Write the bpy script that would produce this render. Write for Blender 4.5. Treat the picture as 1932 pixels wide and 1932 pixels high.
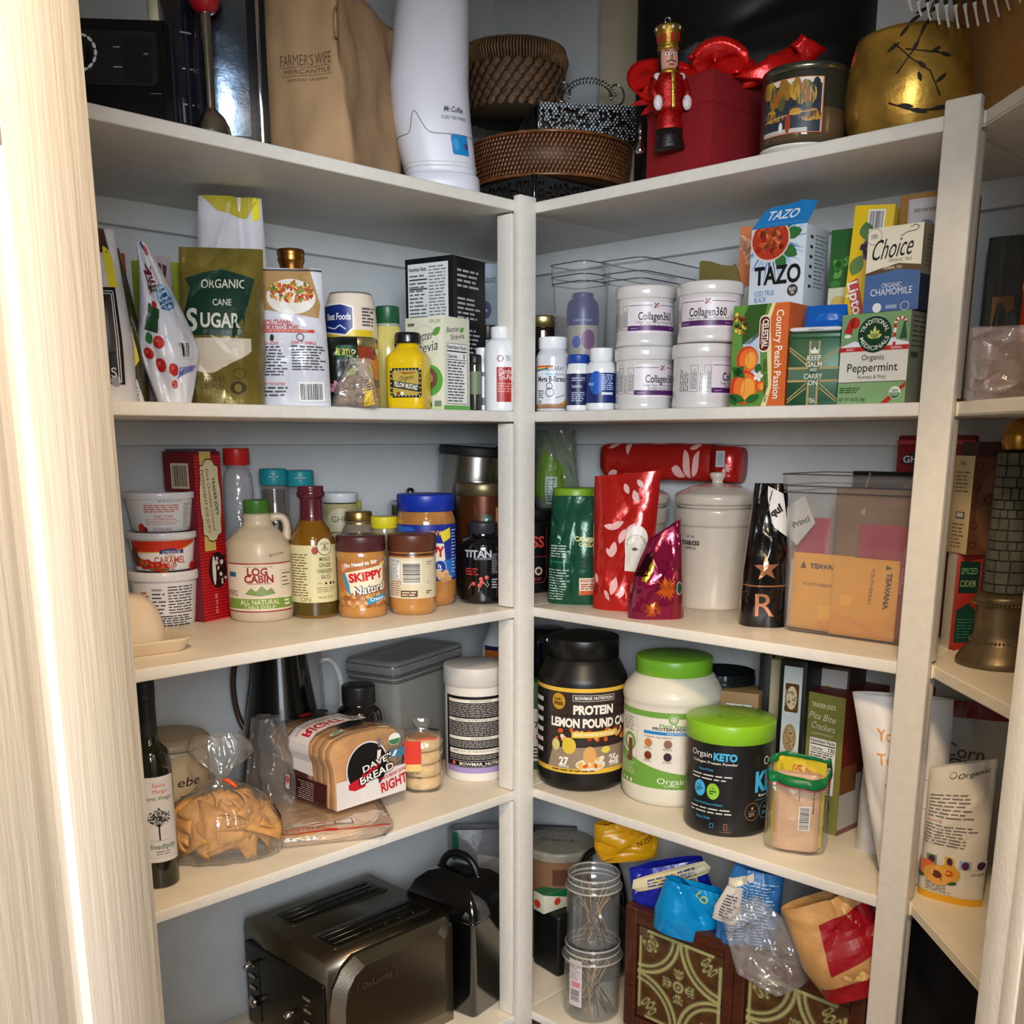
import bpy, bmesh, math, random
from mathutils import Vector, Matrix
from mathutils import noise as mnoise
PI=math.pi; R=math.radians; D=bpy.data
for o in list(D.objects): D.objects.remove(o)
SC=bpy.context.scene; COL=SC.collection
# ---------------------------------------------------------------- camera, world, lights, exposure
F=1963.93; CX,CY=966.,1288.; PITCH=.2303; YAW=.7976
CAM=Vector((-1.42,-1.3657,1.4508))
FW=Vector((math.cos(PITCH)*math.sin(YAW),math.cos(PITCH)*math.cos(YAW),-math.sin(PITCH)))
RT=Vector((math.cos(YAW),-math.sin(YAW),0)); UP=RT.cross(FW)
cd=D.cameras.new('camera'); cam=D.objects.new('camera',cd); COL.objects.link(cam)
cam.matrix_world=Matrix(((RT.x,UP.x,-FW.x,CAM.x),(RT.y,UP.y,-FW.y,CAM.y),(RT.z,UP.z,-FW.z,CAM.z),(0,0,0,1)))
cd.sensor_width=36; cd.sensor_fit='HORIZONTAL'; cd.lens=36*F/1932; cd.shift_x=0; cd.shift_y=-(CY-966)/1932*-1
cd.shift_y=(CY-966)/1932; cd.clip_start=.02; cd.clip_end=50
SC.camera=cam
SC.cycles.transparent_max_bounces=32; SC.cycles.max_bounces=8
w=D.worlds.new('world'); SC.world=w; w.use_nodes=True
bg=w.node_tree.nodes['Background']; bg.inputs[0].default_value=(.62,.72,.9,1); bg.inputs[1].default_value=.36
SC.view_settings.view_transform='Standard'; SC.view_settings.look='None'; SC.view_settings.gamma=1
SC.view_settings.use_curve_mapping=False; SC.view_settings.exposure=0
def lamp(name,kind,loc,aim,power,col,**k):
    l=D.lights.new(name,kind); l.energy=power; l.color=col
    for a,b in k.items(): setattr(l,a,b)
    o=D.objects.new(name,l); COL.objects.link(o); o.location=loc
    o.rotation_euler=(Vector(aim)-Vector(loc)).to_track_quat('-Z','Y').to_euler(); return o
lamp('ceiling_and_fill_light','AREA',(-1.31,-1.31,2.43),(-.9,-.9,0),30,(1,.72,.43),shape='DISK',size=.22)
lamp('ceiling_and_fill_light','AREA',(-2.45,-.75,2.43),(-.6,-.9,1.0),24,(1,.80,.56),shape='DISK',size=.22)  # added fill lamp, an unseen source that brightens the right jamb
lamp('window_and_fill_daylight','AREA',(-2.30,-2.26,1.93),(-.2,.05,1.6),80,(.90,.95,1),shape='RECTANGLE',size=1.1,size_y=.8)  # added daylight fill close behind the camera, so lower shelves stay darker
lamp('window_and_fill_daylight','AREA',(-2.9,-3.6,1.75),(-.2,0,1.45),50,(.82,.91,1),shape='RECTANGLE',size=1.5,size_y=1.3)
# ---------------------------------------------------------------- where a pixel of the photograph lies in the room
SW,ST=.042,.017; TH=.019
ZK={1:1.8617,2:1.5,3:1.1323,4:.7615,5:.2615}
def ray(x,y): return FW+RT*((x-CX)/F)-UP*((y-CY)/F)
def prj(P):
    d=Vector(P)-CAM; z=d.dot(FW); return CX+F*d.dot(RT)/z, CY-F*d.dot(UP)/z, z
def hitz(x,y,z):
    d=ray(x,y); return CAM+d*((z-CAM.z)/d.z)
C0=Vector((SW+.0125,-.7757,0)); CD=Vector((-.7046,-.7096,0)); CN=Vector((.7096,-.7046,0))   # third bank: edge start, edge direction, depth direction
def along(P,dr,px):
    "distance s so that P+s*dr shows in pixel column px"
    P=Vector(P); dr=Vector(dr)
    k=(px-CX)/F; a=RT-FW*k; return -(P-CAM).dot(a)/dr.dot(a)
def at(bank,px,d,z):
    if bank=='L': P=Vector((0,ST+d,z)); dr=Vector((1,0,0))
    elif bank=='R': P=Vector((SW+d,0,z)); dr=Vector((0,1,0))
    else: P=C0+CN*d+Vector((0,0,z)); dr=CD
    return P+dr*along(P,dr,px)
def ztop(P,py):
    "height above P.z so that the point shows at pixel row py"
    P=Vector(P); k=(CY-py)/F; a=UP-FW*k; return -(P-CAM).dot(a)/a.z
def facing(P): 
    v=CAM-Vector(P); return math.atan2(v.x,-v.y)     # rotation that turns local -Y to the camera
# ---------------------------------------------------------------- materials
def lin(c):
    c=[v/255. for v in c[:3]]
    return tuple(v/12.92 if v<=.04045 else ((v+.055)/1.055)**2.4 for v in c)+(1,)
MC={}
def M(col,rough=.5,metal=0,noise=0,scale=40,bump=0,bscale=None,coat=0,aniso=0,alpha=1,trans=0,ior=1.45,spec=.5,attr=False,stretch=None):
    key=(tuple(col) if not attr else 'attr',rough,metal,noise,scale,bump,bscale,coat,aniso,alpha,trans,ior,spec,attr,stretch)
    if key in MC: return MC[key]
    m=D.materials.new('print' if attr else 'surface'); m.use_nodes=True; nt=m.node_tree; n=nt.nodes; b=n['Principled BSDF']; L=nt.links
    c=lin(col) if not attr else (1,1,1,1)
    b.inputs['Base Color'].default_value=c; b.inputs['Roughness'].default_value=rough; b.inputs['Metallic'].default_value=metal
    b.inputs['Coat Weight'].default_value=coat; b.inputs['Coat Roughness'].default_value=.08; b.inputs['Alpha'].default_value=alpha
    b.inputs['Transmission Weight'].default_value=trans; b.inputs['IOR'].default_value=ior; b.inputs['Specular IOR Level'].default_value=spec
    b.inputs['Anisotropic'].default_value=aniso
    src=None
    tc=n.new('ShaderNodeTexCoord'); mp=n.new('ShaderNodeMapping'); L.new(tc.outputs['Object'],mp.inputs[0])
    if stretch: mp.inputs['Scale'].default_value=stretch
    if attr:
        a=n.new('ShaderNodeAttribute'); a.attribute_name='Col'; src=a.outputs['Color']
    nz=n.new('ShaderNodeTexNoise'); nz.inputs['Scale'].default_value=scale; nz.inputs['Detail'].default_value=4; L.new(mp.outputs[0],nz.inputs[0])
    am=noise if noise else .03
    mr=n.new('ShaderNodeMapRange'); mr.inputs['From Min'].default_value=.3; mr.inputs['From Max'].default_value=.7
    mr.inputs['To Min'].default_value=1-am; mr.inputs['To Max'].default_value=1+am*.5; L.new(nz.outputs[0],mr.inputs[0])
    mx=n.new('ShaderNodeMix'); mx.data_type='RGBA'; mx.blend_type='MULTIPLY'; mx.inputs[0].default_value=1
    if src: L.new(src,mx.inputs[6])
    else: mx.inputs[6].default_value=c
    L.new(mr.outputs[0],mx.inputs[7]); L.new(mx.outputs[2],b.inputs['Base Color'])
    if bump:
        n2=n.new('ShaderNodeTexNoise'); n2.inputs['Scale'].default_value=bscale or scale; n2.inputs['Detail'].default_value=5; L.new(mp.outputs[0],n2.inputs[0])
        bp=n.new('ShaderNodeBump'); bp.inputs['Strength'].default_value=1; bp.inputs['Distance'].default_value=bump
        L.new(n2.outputs[0],bp.inputs['Height']); L.new(bp.outputs[0],b.inputs['Normal'])
    MC[key]=m; return m
def FILM(col=(235,235,240),rough=.08,tint=.06,bump=.002,bscale=60,gloss=1.,fr=1.45):
    "clear plastic or glass wall: mostly see-through, glossy at grazing angles"
    key=('film',tuple(col),rough,tint,bump,bscale,gloss,fr)
    if key in MC: return MC[key]
    m=D.materials.new('clear_film'); m.use_nodes=True; nt=m.node_tree; n=nt.nodes; L=nt.links; n.clear()
    out=n.new('ShaderNodeOutputMaterial'); tr=n.new('ShaderNodeBsdfTransparent'); tr.inputs[0].default_value=(1,1,1,1)
    df=n.new('ShaderNodeBsdfDiffuse'); df.inputs[0].default_value=lin(col); gl=n.new('ShaderNodeBsdfGlossy'); gl.inputs['Roughness'].default_value=rough
    m1=n.new('ShaderNodeMixShader'); m1.inputs[0].default_value=tint; L.new(tr.outputs[0],m1.inputs[1]); L.new(df.outputs[0],m1.inputs[2])
    f=n.new('ShaderNodeLayerWeight'); f.inputs['Blend'].default_value=.5; pw=n.new('ShaderNodeMath'); pw.operation='POWER'; pw.inputs[1].default_value=3.2; L.new(f.outputs['Facing'],pw.inputs[0])
    mu=n.new('ShaderNodeMath'); mu.operation='MULTIPLY_ADD'; mu.inputs[1].default_value=.55*gloss; mu.inputs[2].default_value=.035*gloss; mu.use_clamp=True
    L.new(pw.outputs[0],mu.inputs[0]); m2=n.new('ShaderNodeMixShader'); L.new(mu.outputs[0],m2.inputs[0]); L.new(m1.outputs[0],m2.inputs[1]); L.new(gl.outputs[0],m2.inputs[2])
    if bump:
        tc=n.new('ShaderNodeTexCoord'); nz=n.new('ShaderNodeTexNoise'); nz.inputs['Scale'].default_value=bscale; nz.inputs['Detail'].default_value=2; L.new(tc.outputs['Object'],nz.inputs[0])
        bp=n.new('ShaderNodeBump'); bp.inputs['Distance'].default_value=bump; L.new(nz.outputs[0],bp.inputs['Height']); L.new(bp.outputs[0],gl.inputs['Normal']); L.new(bp.outputs[0],f.inputs['Normal'])
    L.new(m2.outputs[0],out.inputs[0]); MC[key]=m; return m
# ---------------------------------------------------------------- mesh objects
def obj(name,bm,mat,parent=None,smooth=True,ang=.6):
    if smooth:
        for f in bm.faces: f.smooth=True
        for e in bm.edges:
            if len(e.link_faces)==2 and e.calc_face_angle(0)>ang: e.smooth=False
    me=D.meshes.new(name); bm.to_mesh(me); bm.free()
    for m in (mat if isinstance(mat,(list,tuple)) else [mat]): me.materials.append(m)
    o=D.objects.new(name,me); COL.objects.link(o)
    if parent: o.parent=parent
    return o
def thing(name,label,cat,loc=(0,0,0),rz=0,group=None,rx=0,ry=0):
    o=D.objects.new(name,None); COL.objects.link(o); o.location=loc; o.rotation_euler=(rx,ry,rz); o.empty_display_size=.02
    o['label']=label; o['category']=cat
    if group: o['group']=group
    return o
def tag(o,label,cat,group=None):
    o['label']=label; o['category']=cat
    if group: o['group']=group
    return o
def struct(o): o['kind']='structure'; return o
def copytree(o,parent=None):
    c=o.copy(); COL.objects.link(c)
    if parent: c.parent=parent
    for ch in list(o.children): copytree(ch,c)
    return c
def bm_box(bm,lo,hi,bev=0,seg=1):
    r=bmesh.ops.create_cube(bm,size=1); vs=r['verts']
    for v in vs: v.co=Vector([lo[i]+(v.co[i]+.5)*(hi[i]-lo[i]) for i in range(3)])
    if bev:
        es=list({e for v in vs for e in v.link_edges}); bmesh.ops.bevel(bm,geom=es,offset=bev,segments=seg,affect='EDGES',profile=.5)
    return bm
def boxm(lo,hi,bev=0,seg=1): return bm_box(bmesh.new(),lo,hi,bev,seg)
def bm_lathe(bm,prof,seg=40,sx=1,sy=1,close=True,a0=0,a1=2*PI,cx=0,cy=0):
    full=abs(a1-a0-2*PI)<1e-6; n=seg if full else seg+1; rows=[]
    for r,z in prof:
        if r<1e-6: rows.append([bm.verts.new((cx,cy,z))])
        else: rows.append([bm.verts.new((cx+sx*r*math.cos(a0+(a1-a0)*i/seg),cy+sy*r*math.sin(a0+(a1-a0)*i/seg),z)) for i in range(n)])
    for a,b in zip(rows,rows[1:]):
        for i in range(seg):
            j=(i+1)%n
            if len(a)==1 and len(b)==1: continue
            if len(a)==1: fs=[a[0],b[j],b[i]]
            elif len(b)==1: fs=[a[i],a[j],b[0]]
            else: fs=[a[i],a[j],b[j],b[i]]
            try: bm.faces.new(fs)
            except ValueError: pass
    return bm
def lathem(prof,seg=40,**k): return bm_lathe(bmesh.new(),prof,seg,**k)
def rprof(pts,n=4,rr=.12):
    "round the corners of a profile a little"
    out=[pts[0]]
    for i in range(1,len(pts)-1):
        a,b,c=Vector(pts[i-1]),Vector(pts[i]),Vector(pts[i+1]); la,lc=(a-b).length,(c-b).length
        d=min(la,lc)*.45; d=min(d,rr)
        if d<1e-5: out.append(pts[i]); continue
        p=b+(a-b).normalized()*d; q=b+(c-b).normalized()*d
        for k in range(n+1):
            t=k/n; v=p*(1-t)**2+b*2*t*(1-t)+q*t*t; out.append((v.x,v.y))
    out.append(pts[-1]); return out
def bm_tube(bm,pts,rad,seg=10,closed=False,caps=True):
    pts=[Vector(p) for p in pts]; rows=[]; n=len(pts)
    t0=(pts[1]-pts[0]).normalized(); up=Vector((0,0,1)) if abs(t0.z)<.9 else Vector((1,0,0)); nrm=t0.cross(up).normalized()
    for i,p in enumerate(pts):
        if closed: t=(pts[(i+1)%n]-pts[i-1]).normalized()
        else: t=(pts[min(i+1,n-1)]-pts[max(i-1,0)]).normalized()
        nrm=(nrm-t*nrm.dot(t)).normalized(); b=t.cross(nrm); r=rad[i] if isinstance(rad,(list,tuple)) else rad
        rows.append([bm.verts.new(p+(nrm*math.cos(2*PI*k/seg)+b*math.sin(2*PI*k/seg))*r) for k in range(seg)])
    m=n if closed else n-1
    for i in range(m):
        a,b2=rows[i],rows[(i+1)%n]
        for k in range(seg): bm.faces.new((a[k],a[(k+1)%seg],b2[(k+1)%seg],b2[k]))
    if caps and not closed: bm.faces.new(rows[0][::-1]); bm.faces.new(rows[-1])
    return bm
def tubem(pts,rad,seg=10,**k): return bm_tube(bmesh.new(),pts,rad,seg,**k)
def bm_prism(bm,poly,y0,y1,axis='y'):
    "extrude an outline given in (x,z) between y0 and y1"
    a=[bm.verts.new((x,y0,z)) for x,z in poly]; b=[bm.verts.new((x,y1,z)) for x,z in poly]; n=len(poly)
    f1=bm.faces.new(a); f2=bm.faces.new(b[::-1])
    for i in range(n): bm.faces.new((a[i],b[i],b[(i+1)%n],a[(i+1)%n]))
    bmesh.ops.recalc_face_normals(bm,faces=bm.faces[:]); return bm
def rrect(w,h,r,n=5,cx=0,cy=0):
    out=[]
    for sx,sy,a in ((1,-1,-PI/2),(1,1,0),(-1,1,PI/2),(-1,-1,PI)):
        for k in range(n+1):
            t=a+k*PI/2/n; out.append((cx+sx*(w/2-r)+r*math.cos(t),cy+sy*(h/2-r)+r*math.sin(t)))
    return out
def bm_loft(bm,rings,cap0=True,cap1=True):
    rows=[[bm.verts.new(p) for p in r] for r in rings]; n=len(rows[0])
    for a,b in zip(rows,rows[1:]):
        for k in range(n): bm.faces.new((a[k],a[(k+1)%n],b[(k+1)%n],b[k]))
    if cap0: bm.faces.new(rows[0][::-1])
    if cap1: bm.faces.new(rows[-1])
    return bm
# ---------------------------------------------------------------- printed artwork: flat shapes in metres, wrapped onto a surface
TXT={}
def glyphs(s,bold):
    k=(s,bold)
    if k in TXT: return TXT[k]
    c=D.curves.new('lettering','FONT'); c.body=s; c.size=1; c.resolution_u=3; c.offset=bold; c.fill_mode='FRONT'
    o=D.objects.new('lettering',c); me=o.to_mesh()
    vs=[(v.co.x,v.co.y) for v in me.vertices]; fs=[tuple(p.vertices) for p in me.polygons]
    o.to_mesh_clear(); D.objects.remove(o); D.curves.remove(c)
    TXT[k]=(vs,fs); return TXT[k]
class Art:
    def __init__(s): s.sh=[]; s.lay=0
    def L(s,n=1): s.lay+=n; return s
    def poly(s,pts,col): s.sh.append((list(pts),[tuple(range(len(pts)))],col,s.lay)); return s
    def rect(s,x0,y0,x1,y1,col): return s.poly([(x0,y0),(x1,y0),(x1,y1),(x0,y1)],col)
    def ell(s,cx,cy,rx,ry,col,n=28,rot=0,a0=0,a1=2*PI):
        c,sn=math.cos(rot),math.sin(rot); P=[]
        for i in range(n):
            t=a0+(a1-a0)*i/(n if abs(a1-a0-2*PI)<1e-6 else n-1); x,y=rx*math.cos(t),ry*math.sin(t); P.append((cx+x*c-y*sn,cy+x*sn+y*c))
        return s.poly(P,col)
    def rr(s,cx,cy,w,h,r,col): return s.poly(rrect(w,h,r,5,cx,cy),col)
    def frame(s,x0,y0,x1,y1,t,col):
        s.rect(x0,y0,x1,y0+t,col); s.rect(x0,y1-t,x1,y1,col); s.rect(x0,y0,x0+t,y1,col); return s.rect(x1-t,y0,x1,y1,col)
    def ring(s,cx,cy,r,t,col,n=32,ry=None,a0=0,a1=2*PI):
        ry=ry or r; q=ry/r
        for i in range(n):
            a=a0+(a1-a0)*i/n; b=a0+(a1-a0)*(i+1)/n
            s.poly([(cx+r*math.cos(a),cy+q*r*math.sin(a)),(cx+r*math.cos(b),cy+q*r*math.sin(b)),(cx+(r-t)*math.cos(b),cy+q*(r-t)*math.sin(b)),(cx+(r-t)*math.cos(a),cy+q*(r-t)*math.sin(a))],col)
        return s
    def line(s,pts,t,col):
        for a,b in zip(pts,pts[1:]):
            dx,dy=b[0]-a[0],b[1]-a[1]; l=math.hypot(dx,dy) or 1; nx,ny=-dy/l*t/2,dx/l*t/2
            s.poly([(a[0]-nx,a[1]-ny),(b[0]-nx,b[1]-ny),(b[0]+nx,b[1]+ny),(a[0]+nx,a[1]+ny)],col)
        return s
    def text(s,t,cx,cy,h,col,w=None,bold=0,rot=0,shear=0,al='c',arc=None):
        "h = cap height, w = width it is fitted to; cx, cy = middle (or left end for al='l') of the line"
        vs,fs=glyphs(t,bold)
        if not vs: return s
        x0=min(v[0] for v in vs); x1=max(v[0] for v in vs); k=h/.69; kx=k if w is None else w/(x1-x0)
        if w is not None and al=='l' and False: pass
        mx=(x0+x1)/2 if al=='c' else x0; c,sn=math.cos(R(rot)),math.sin(R(rot)); P=[]
        for x,y in vs:
            X=(x-mx)*kx; Y=(y-.345)*k; X+=Y*shear
            if arc: a=X/arc; rr=arc+Y if arc>0 else arc+Y; X,Y=rr*math.sin(a),rr*math.cos(a)-arc
            P.append((cx+X*c-Y*sn,cy+X*sn+Y*c))
        s.sh.append((P,fs,col,s.lay)); return s
    def greek(s,x0,y0,x1,y1,n,col,fill=.5,seed=1,rot90=False,rag=.25):
        "n rows of small print"
        rd=random.Random(seed); 
        if rot90:
            W=(x1-x0)/n
            for i in range(n):
                y=y0; e=y1-(y1-y0)*rd.random()*rag
                while y<e-W*.5: 
                    l=min(W*rd.uniform(1.2,3.6),e-y); s.rect(x0+W*(i+.5-fill/2),y,x0+W*(i+.5+fill/2),y+l,col); y+=l+W*.5
        else:
            H=(y1-y0)/n
            for i in range(n):
                x=x0; e=x1-(x1-x0)*rd.random()*rag
                while x<e-H*.5:
                    l=min(H*rd.uniform(1.2,3.6),e-x); s.rect(x,y1-H*(i+.5+fill/2),x+l,y1-H*(i+.5-fill/2),col); x+=l+H*.5
        return s
    def bars(s,x0,y0,x1,y1,n=26,col=(25,25,28),seed=2,horiz=False,bgc=(240,240,236)):
        if bgc: 
            m=.12*min(x1-x0,y1-y0); s.rect(x0-m,y0-m,x1+m,y1+m,bgc); s.lay+=1
        rd=random.Random(seed); a,b=(y0,y1) if horiz else (x0,x1); u=(b-a)/(n*2.0); p=a
        while p<b:
            wd=u*rd.choice((.7,1,1.6,2.2)); q=min(p+wd,b)
            if horiz: s.rect(x0,p,x1,q,col)
            else: s.rect(p,y0,q,y1,col)
            p=q+u*rd.choice((.8,1.1,1.7))
        return s
    def facts(s,x0,y0,x1,y1,seed=3,big=None):
        W=x1-x0; H=y1-y0; k=(20,20,22)
        s.rect(x0,y0,x1,y1,(238,238,234)); s.lay+=1; s.frame(x0,y0,x1,y1,W*.012,k)
        s.text('Nutrition Facts',(x0+x1)/2,y1-W*.1,W*.105,k,w=W*.9,bold=.02); y=y1-W*.2
        s.rect(x0+W*.04,y-W*.035,x1-W*.04,y,k); y-=W*.07
        if big: s.text('Calories',x0+W*.06,y-W*.08,W*.09,k,al='l',bold=.02,w=W*.45); s.text(big,x1-W*.16,y-W*.07,W*.13,k,bold=.02,w=W*.07*len(big)+.001); y-=W*.19; s.rect(x0+W*.04,y,x1-W*.04,y+W*.02,k)
        n=max(4,int((y-y0)/(W*.085))); s.greek(x0+W*.06,y0+W*.04,x1-W*.06,y-W*.02,n,(60,60,62),fill=.42,seed=seed)
        return s
    def dots(s,x0,y0,x1,y1,n,r,cols,seed=5):
        rd=random.Random(seed)
        for i in range(n): s.ell(rd.uniform(x0,x1),rd.uniform(y0,y1),r*rd.uniform(.6,1.2),r*rd.uniform(.6,1.2),rd.choice(cols),n=12,rot=rd.random()*3)
        return s
    def leaf(s,cx,cy,l,wd,ang,col):
        c,sn=math.cos(R(ang)),math.sin(R(ang)); P=[]
        for i in range(9): t=i/8; P.append((l*t,wd*math.sin(PI*t)**.8))
        for i in range(7,0,-1): t=i/8; P.append((l*t,-wd*math.sin(PI*t)**.8))
        return s.poly([(cx+x*c-y*sn,cy+x*sn+y*c) for x,y in P],col)
    def star(s,cx,cy,r,col,n=5,k=.4,rot=90):
        return s.poly([(cx+(r if i%2==0 else r*k)*math.cos(R(rot)+i*PI/n),cy+(r if i%2==0 else r*k)*math.sin(R(rot)+i*PI/n)) for i in range(2*n)],col)
def wrap(name,art,fn,parent,du=.006,dv=None,mat=None,off=.0003,step=.00022,clip=None):
    "turn artwork into one printed part; fn(u,v,offset)->point"
    bm=bmesh.new(); cl=bm.loops.layers.float_color.new('Col'); lv=bm.verts.layers.float.new('lay')
    for P,fs,col,lay in art.sh:
        vs=[bm.verts.new((x,y,0)) for x,y in P]; c=lin(col)
        for v in vs: v[lv]=lay
        for f in fs:
            try: fa=bm.faces.new([vs[i] for i in f])
            except ValueError: continue
            for l in fa.loops: l[cl]=c
    def cut(ax,st):
        if not bm.verts: return
        a=min(v.co[ax] for v in bm.verts); b=max(v.co[ax] for v in bm.verts); k=math.ceil(a/st+1e-4)
        while k*st<b-1e-6:
            no=(1,0,0) if ax==0 else (0,1,0); co=(k*st,0,0) if ax==0 else (0,k*st,0)
            fs=[f for f in bm.faces if min(v.co[ax] for v in f.verts)<k*st<max(v.co[ax] for v in f.verts)]
            if fs: bmesh.ops.bisect_plane(bm,geom=list({g for f in fs for g in (list(f.verts)+list(f.edges)+[f])}),plane_co=co,plane_no=no,dist=1e-7)
            k+=1
    if clip:
        x0,y0,x1,y1=clip
        for co,no in (((x0,0,0),(-1,0,0)),((x1,0,0),(1,0,0)),((0,y0,0),(0,-1,0)),((0,y1,0),(0,1,0))):
            bmesh.ops.bisect_plane(bm,geom=bm.verts[:]+bm.edges[:]+bm.faces[:],plane_co=co,plane_no=no,clear_outer=True)
    for f in bm.faces: f.normal_update()
    fl=[f for f in bm.faces if f.normal.z<0]
    if fl: bmesh.ops.reverse_faces(bm,faces=fl)
    if du: cut(0,du)
    if dv: cut(1,dv)
    for v in bm.verts:
        v.co=fn(v.co.x,v.co.y,off+step*v[lv])
    for f in bm.faces: f.smooth=False
    return obj(name,bm,mat or PRINT,parent,smooth=False)
PRINT=M((0,0,0),.38,attr=True); PMATTE=M((0,0,0),.7,attr=True); PGLOSS=M((0,0,0),.12,attr=True,coat=.5); PFOIL=M((0,0,0),.28,metal=.75,attr=True)
def f_front(d): return lambda u,v,o:(u,-d/2-o,v)
def f_right(w_,d): return lambda u,v,o:(w_/2+o,u,v)
def f_left(w_,d): return lambda u,v,o:(-w_/2-o,-u,v)
def f_top(h): return lambda u,v,o:(u,v,h+o)
def f_cyl(r,z0=0,rot=0):
    g=r if callable(r) else (lambda z:r); r0=r if not callable(r) else None
    def fn(u,v,o):
        rr=g(v); R0=r0 or fn.r0; t=u/R0+rot; return ((rr+o)*math.sin(t),-(rr+o)*math.cos(t),v+z0)
    fn.r0=r0 or g(.05); return fn
# ---------------------------------------------------------------- the pantry: walls, shelves, posts, doors
PAINT=M((225,220,211),.42,noise=.05,scale=60,bump=.0004,bscale=180)
SHELFTOP=M((232,221,200),.4,noise=.07,scale=14,bump=.0003,bscale=120)
WALLM=M((206,210,212),.75,noise=.04,scale=20,bump=.0008,bscale=150)
CLEATM=M((212,216,216),.6,noise=.04,scale=20)
YB=.438; XB=.376   # back walls
def sbox(name,lo,hi,mat=PAINT,parent=None,bev=.0015,seg=2):
    o=obj(name,boxm(lo,hi,bev,seg),mat,parent)
    if not parent: struct(o)
    return o
XL=-1.05     # left end wall
sbox('wall_left_back',(XL-.1,YB,0),(XB+.1,YB+.1,2.5),WALLM)
sbox('wall_right_back',(XB,-.98,0),(XB+.1,YB,2.5),WALLM)
sbox('wall_left_end',(XL-.1,-.5,0),(XL,YB,2.5),WALLM)
def oblique(name,P,dr,n,l,t,z0,z1,mat,parent=None,bev=.0015):
    "box of length l along dr and thickness t along n"
    bm=boxm((0,0,z0),(l,t,z1),bev,2)
    for v in bm.verts: v.co=Vector(P)+Vector(dr)*v.co.x+Vector(n)*v.co.y+Vector((0,0,v.co.z))
    bmesh.ops.recalc_face_normals(bm,faces=bm.faces[:])
    o=obj(name,bm,mat,parent)
    if not parent: struct(o)
    return o
WB=C0+CN*.33
oblique('wall_third_bank',WB-CD*.35,CD,CN,1.75,.1,0,2.5,WALLM)
f=boxm((-3.2,-3.2,-.05),(XB+.1,YB+.1,0)); struct(obj('floor',f,M((120,96,70),.45,noise=.3,scale=6,bump=.001)))
f=boxm((-1.4,-1.4,2.5),(XB+.2,YB+.2,2.55)); struct(obj('ceiling',f,M((225,223,216),.8)))
# shelves, each board a thing of its own
names={1:'top',2:'second',3:'third',4:'fourth',5:'bottom'}
def tagshelf(o,lab): return tag(o,lab,'shelf')
for k,z in ZK.items():
    l=-.02 if False else 0
    o=obj('shelf_board',boxm((XL,ST,z-TH),(XB,YB,z),.0025,3),[SHELFTOP if k>2 else PAINT,PAINT]); 
    for p in o.data.polygons:
        if abs(p.normal.z)<.6: p.material_index=1
    tagshelf(o,f'{names[k]} white painted shelf board along the left wall')
    o=obj('shelf_board',boxm((SW,-.75,z-TH),(XB,ST-.0006,z),.0025,3),[SHELFTOP if k>2 else PAINT,PAINT])
    for p in o.data.polygons:
        if abs(p.normal.z)<.6: p.material_index=1
    tagshelf(o,f'{names[k]} white painted shelf board between the corner post and right post')
    A=C0+CD*0; bm=bmesh.new()
    pts=[(SW+.006,-.7515),(C0.x,C0.y),tuple((C0+CD*.85)[:2]),tuple((C0+CD*.85+CN*.33)[:2]),tuple((C0+CN*.33-CD*.02)[:2]),(XB-.001,-.7515)]
    a=[bm.verts.new((x,y,z-TH)) for x,y in pts]; b=[bm.verts.new((x,y,z)) for x,y in pts]
    bm.faces.new(a); bm.faces.new(b[::-1])
    for i in range(len(pts)): bm.faces.new((a[i],a[(i+1)%6],b[(i+1)%6],b[i]))
    bmesh.ops.recalc_face_normals(bm,faces=bm.faces[:])
    bmesh.ops.bevel(bm,geom=bm.edges[:],offset=.0025,segments=2,affect='EDGES')
    o=obj('shelf_board',bm,[SHELFTOP if k>2 else PAINT,PAINT]); tagshelf(o,f'{names[k]} white painted shelf board to the right of the right post')
    # cleats screwed to the walls under the boards
    zc=z-TH
    tag(obj('wall_cleat',boxm((XL+.001,YB-.018,zc-.042),(XB-.019,YB-.0005,zc),.001),CLEATM),f'horizontal wall batten under the {names[k]} shelf on the left wall','batten')
    tag(obj('wall_cleat',boxm((XB-.018,-.74,zc-.042),(XB-.0005,YB-.001,zc),.001),CLEATM),f'horizontal wall batten under the {names[k]} shelf on the right wall','batten')
    o=oblique('wall_cleat',C0+CN*.312+CD*.02,CD,CN,.8,.018,zc-.042,zc,CLEATM); del o['kind']; tag(o,f'horizontal wall batten under the {names[k]} shelf behind the right post','batten')
# seam in the top boards seen from below
# corner post (a board on edge) with short cleat strips between the shelves
t=thing('corner_post','narrow white upright post in the corner between left and right shelves','post',(0,0,0))
obj('post_board',boxm((0,0,0),(SW-.0005,ST-.0005,1.868),.0015,2),PAINT,t)
zs=[1.8427,1.5,1.481,1.1323,1.1133,.7615,.7425,.2615]
for a,b in ((0,1),(2,3),(4,5),(6,7)):
    obj('support_strip',boxm((-.0005,ST+.004,zs[b]+.002),(.018,ST+.040,zs[a]-.003),.0012,2),PAINT,t)
t=thing('right_post','wide white upright post at the right end of the right shelves','post',(0,0,0))
YR=-.7292; WR=.0465
obj('post_board',boxm((SW-.006,YR-WR,0),(SW+.0085,YR,1.878),.0025,3),PAINT,t)
for a,b in ((0,1),(2,3),(4,5),(6,7)):
    m=boxm((SW+.0095,YR-WR+.003,zs[b]+.004),(SW+.030,YR-.012,zs[a]-.004),.0012,2); obj('support_strip',m,PAINT,t)
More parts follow.
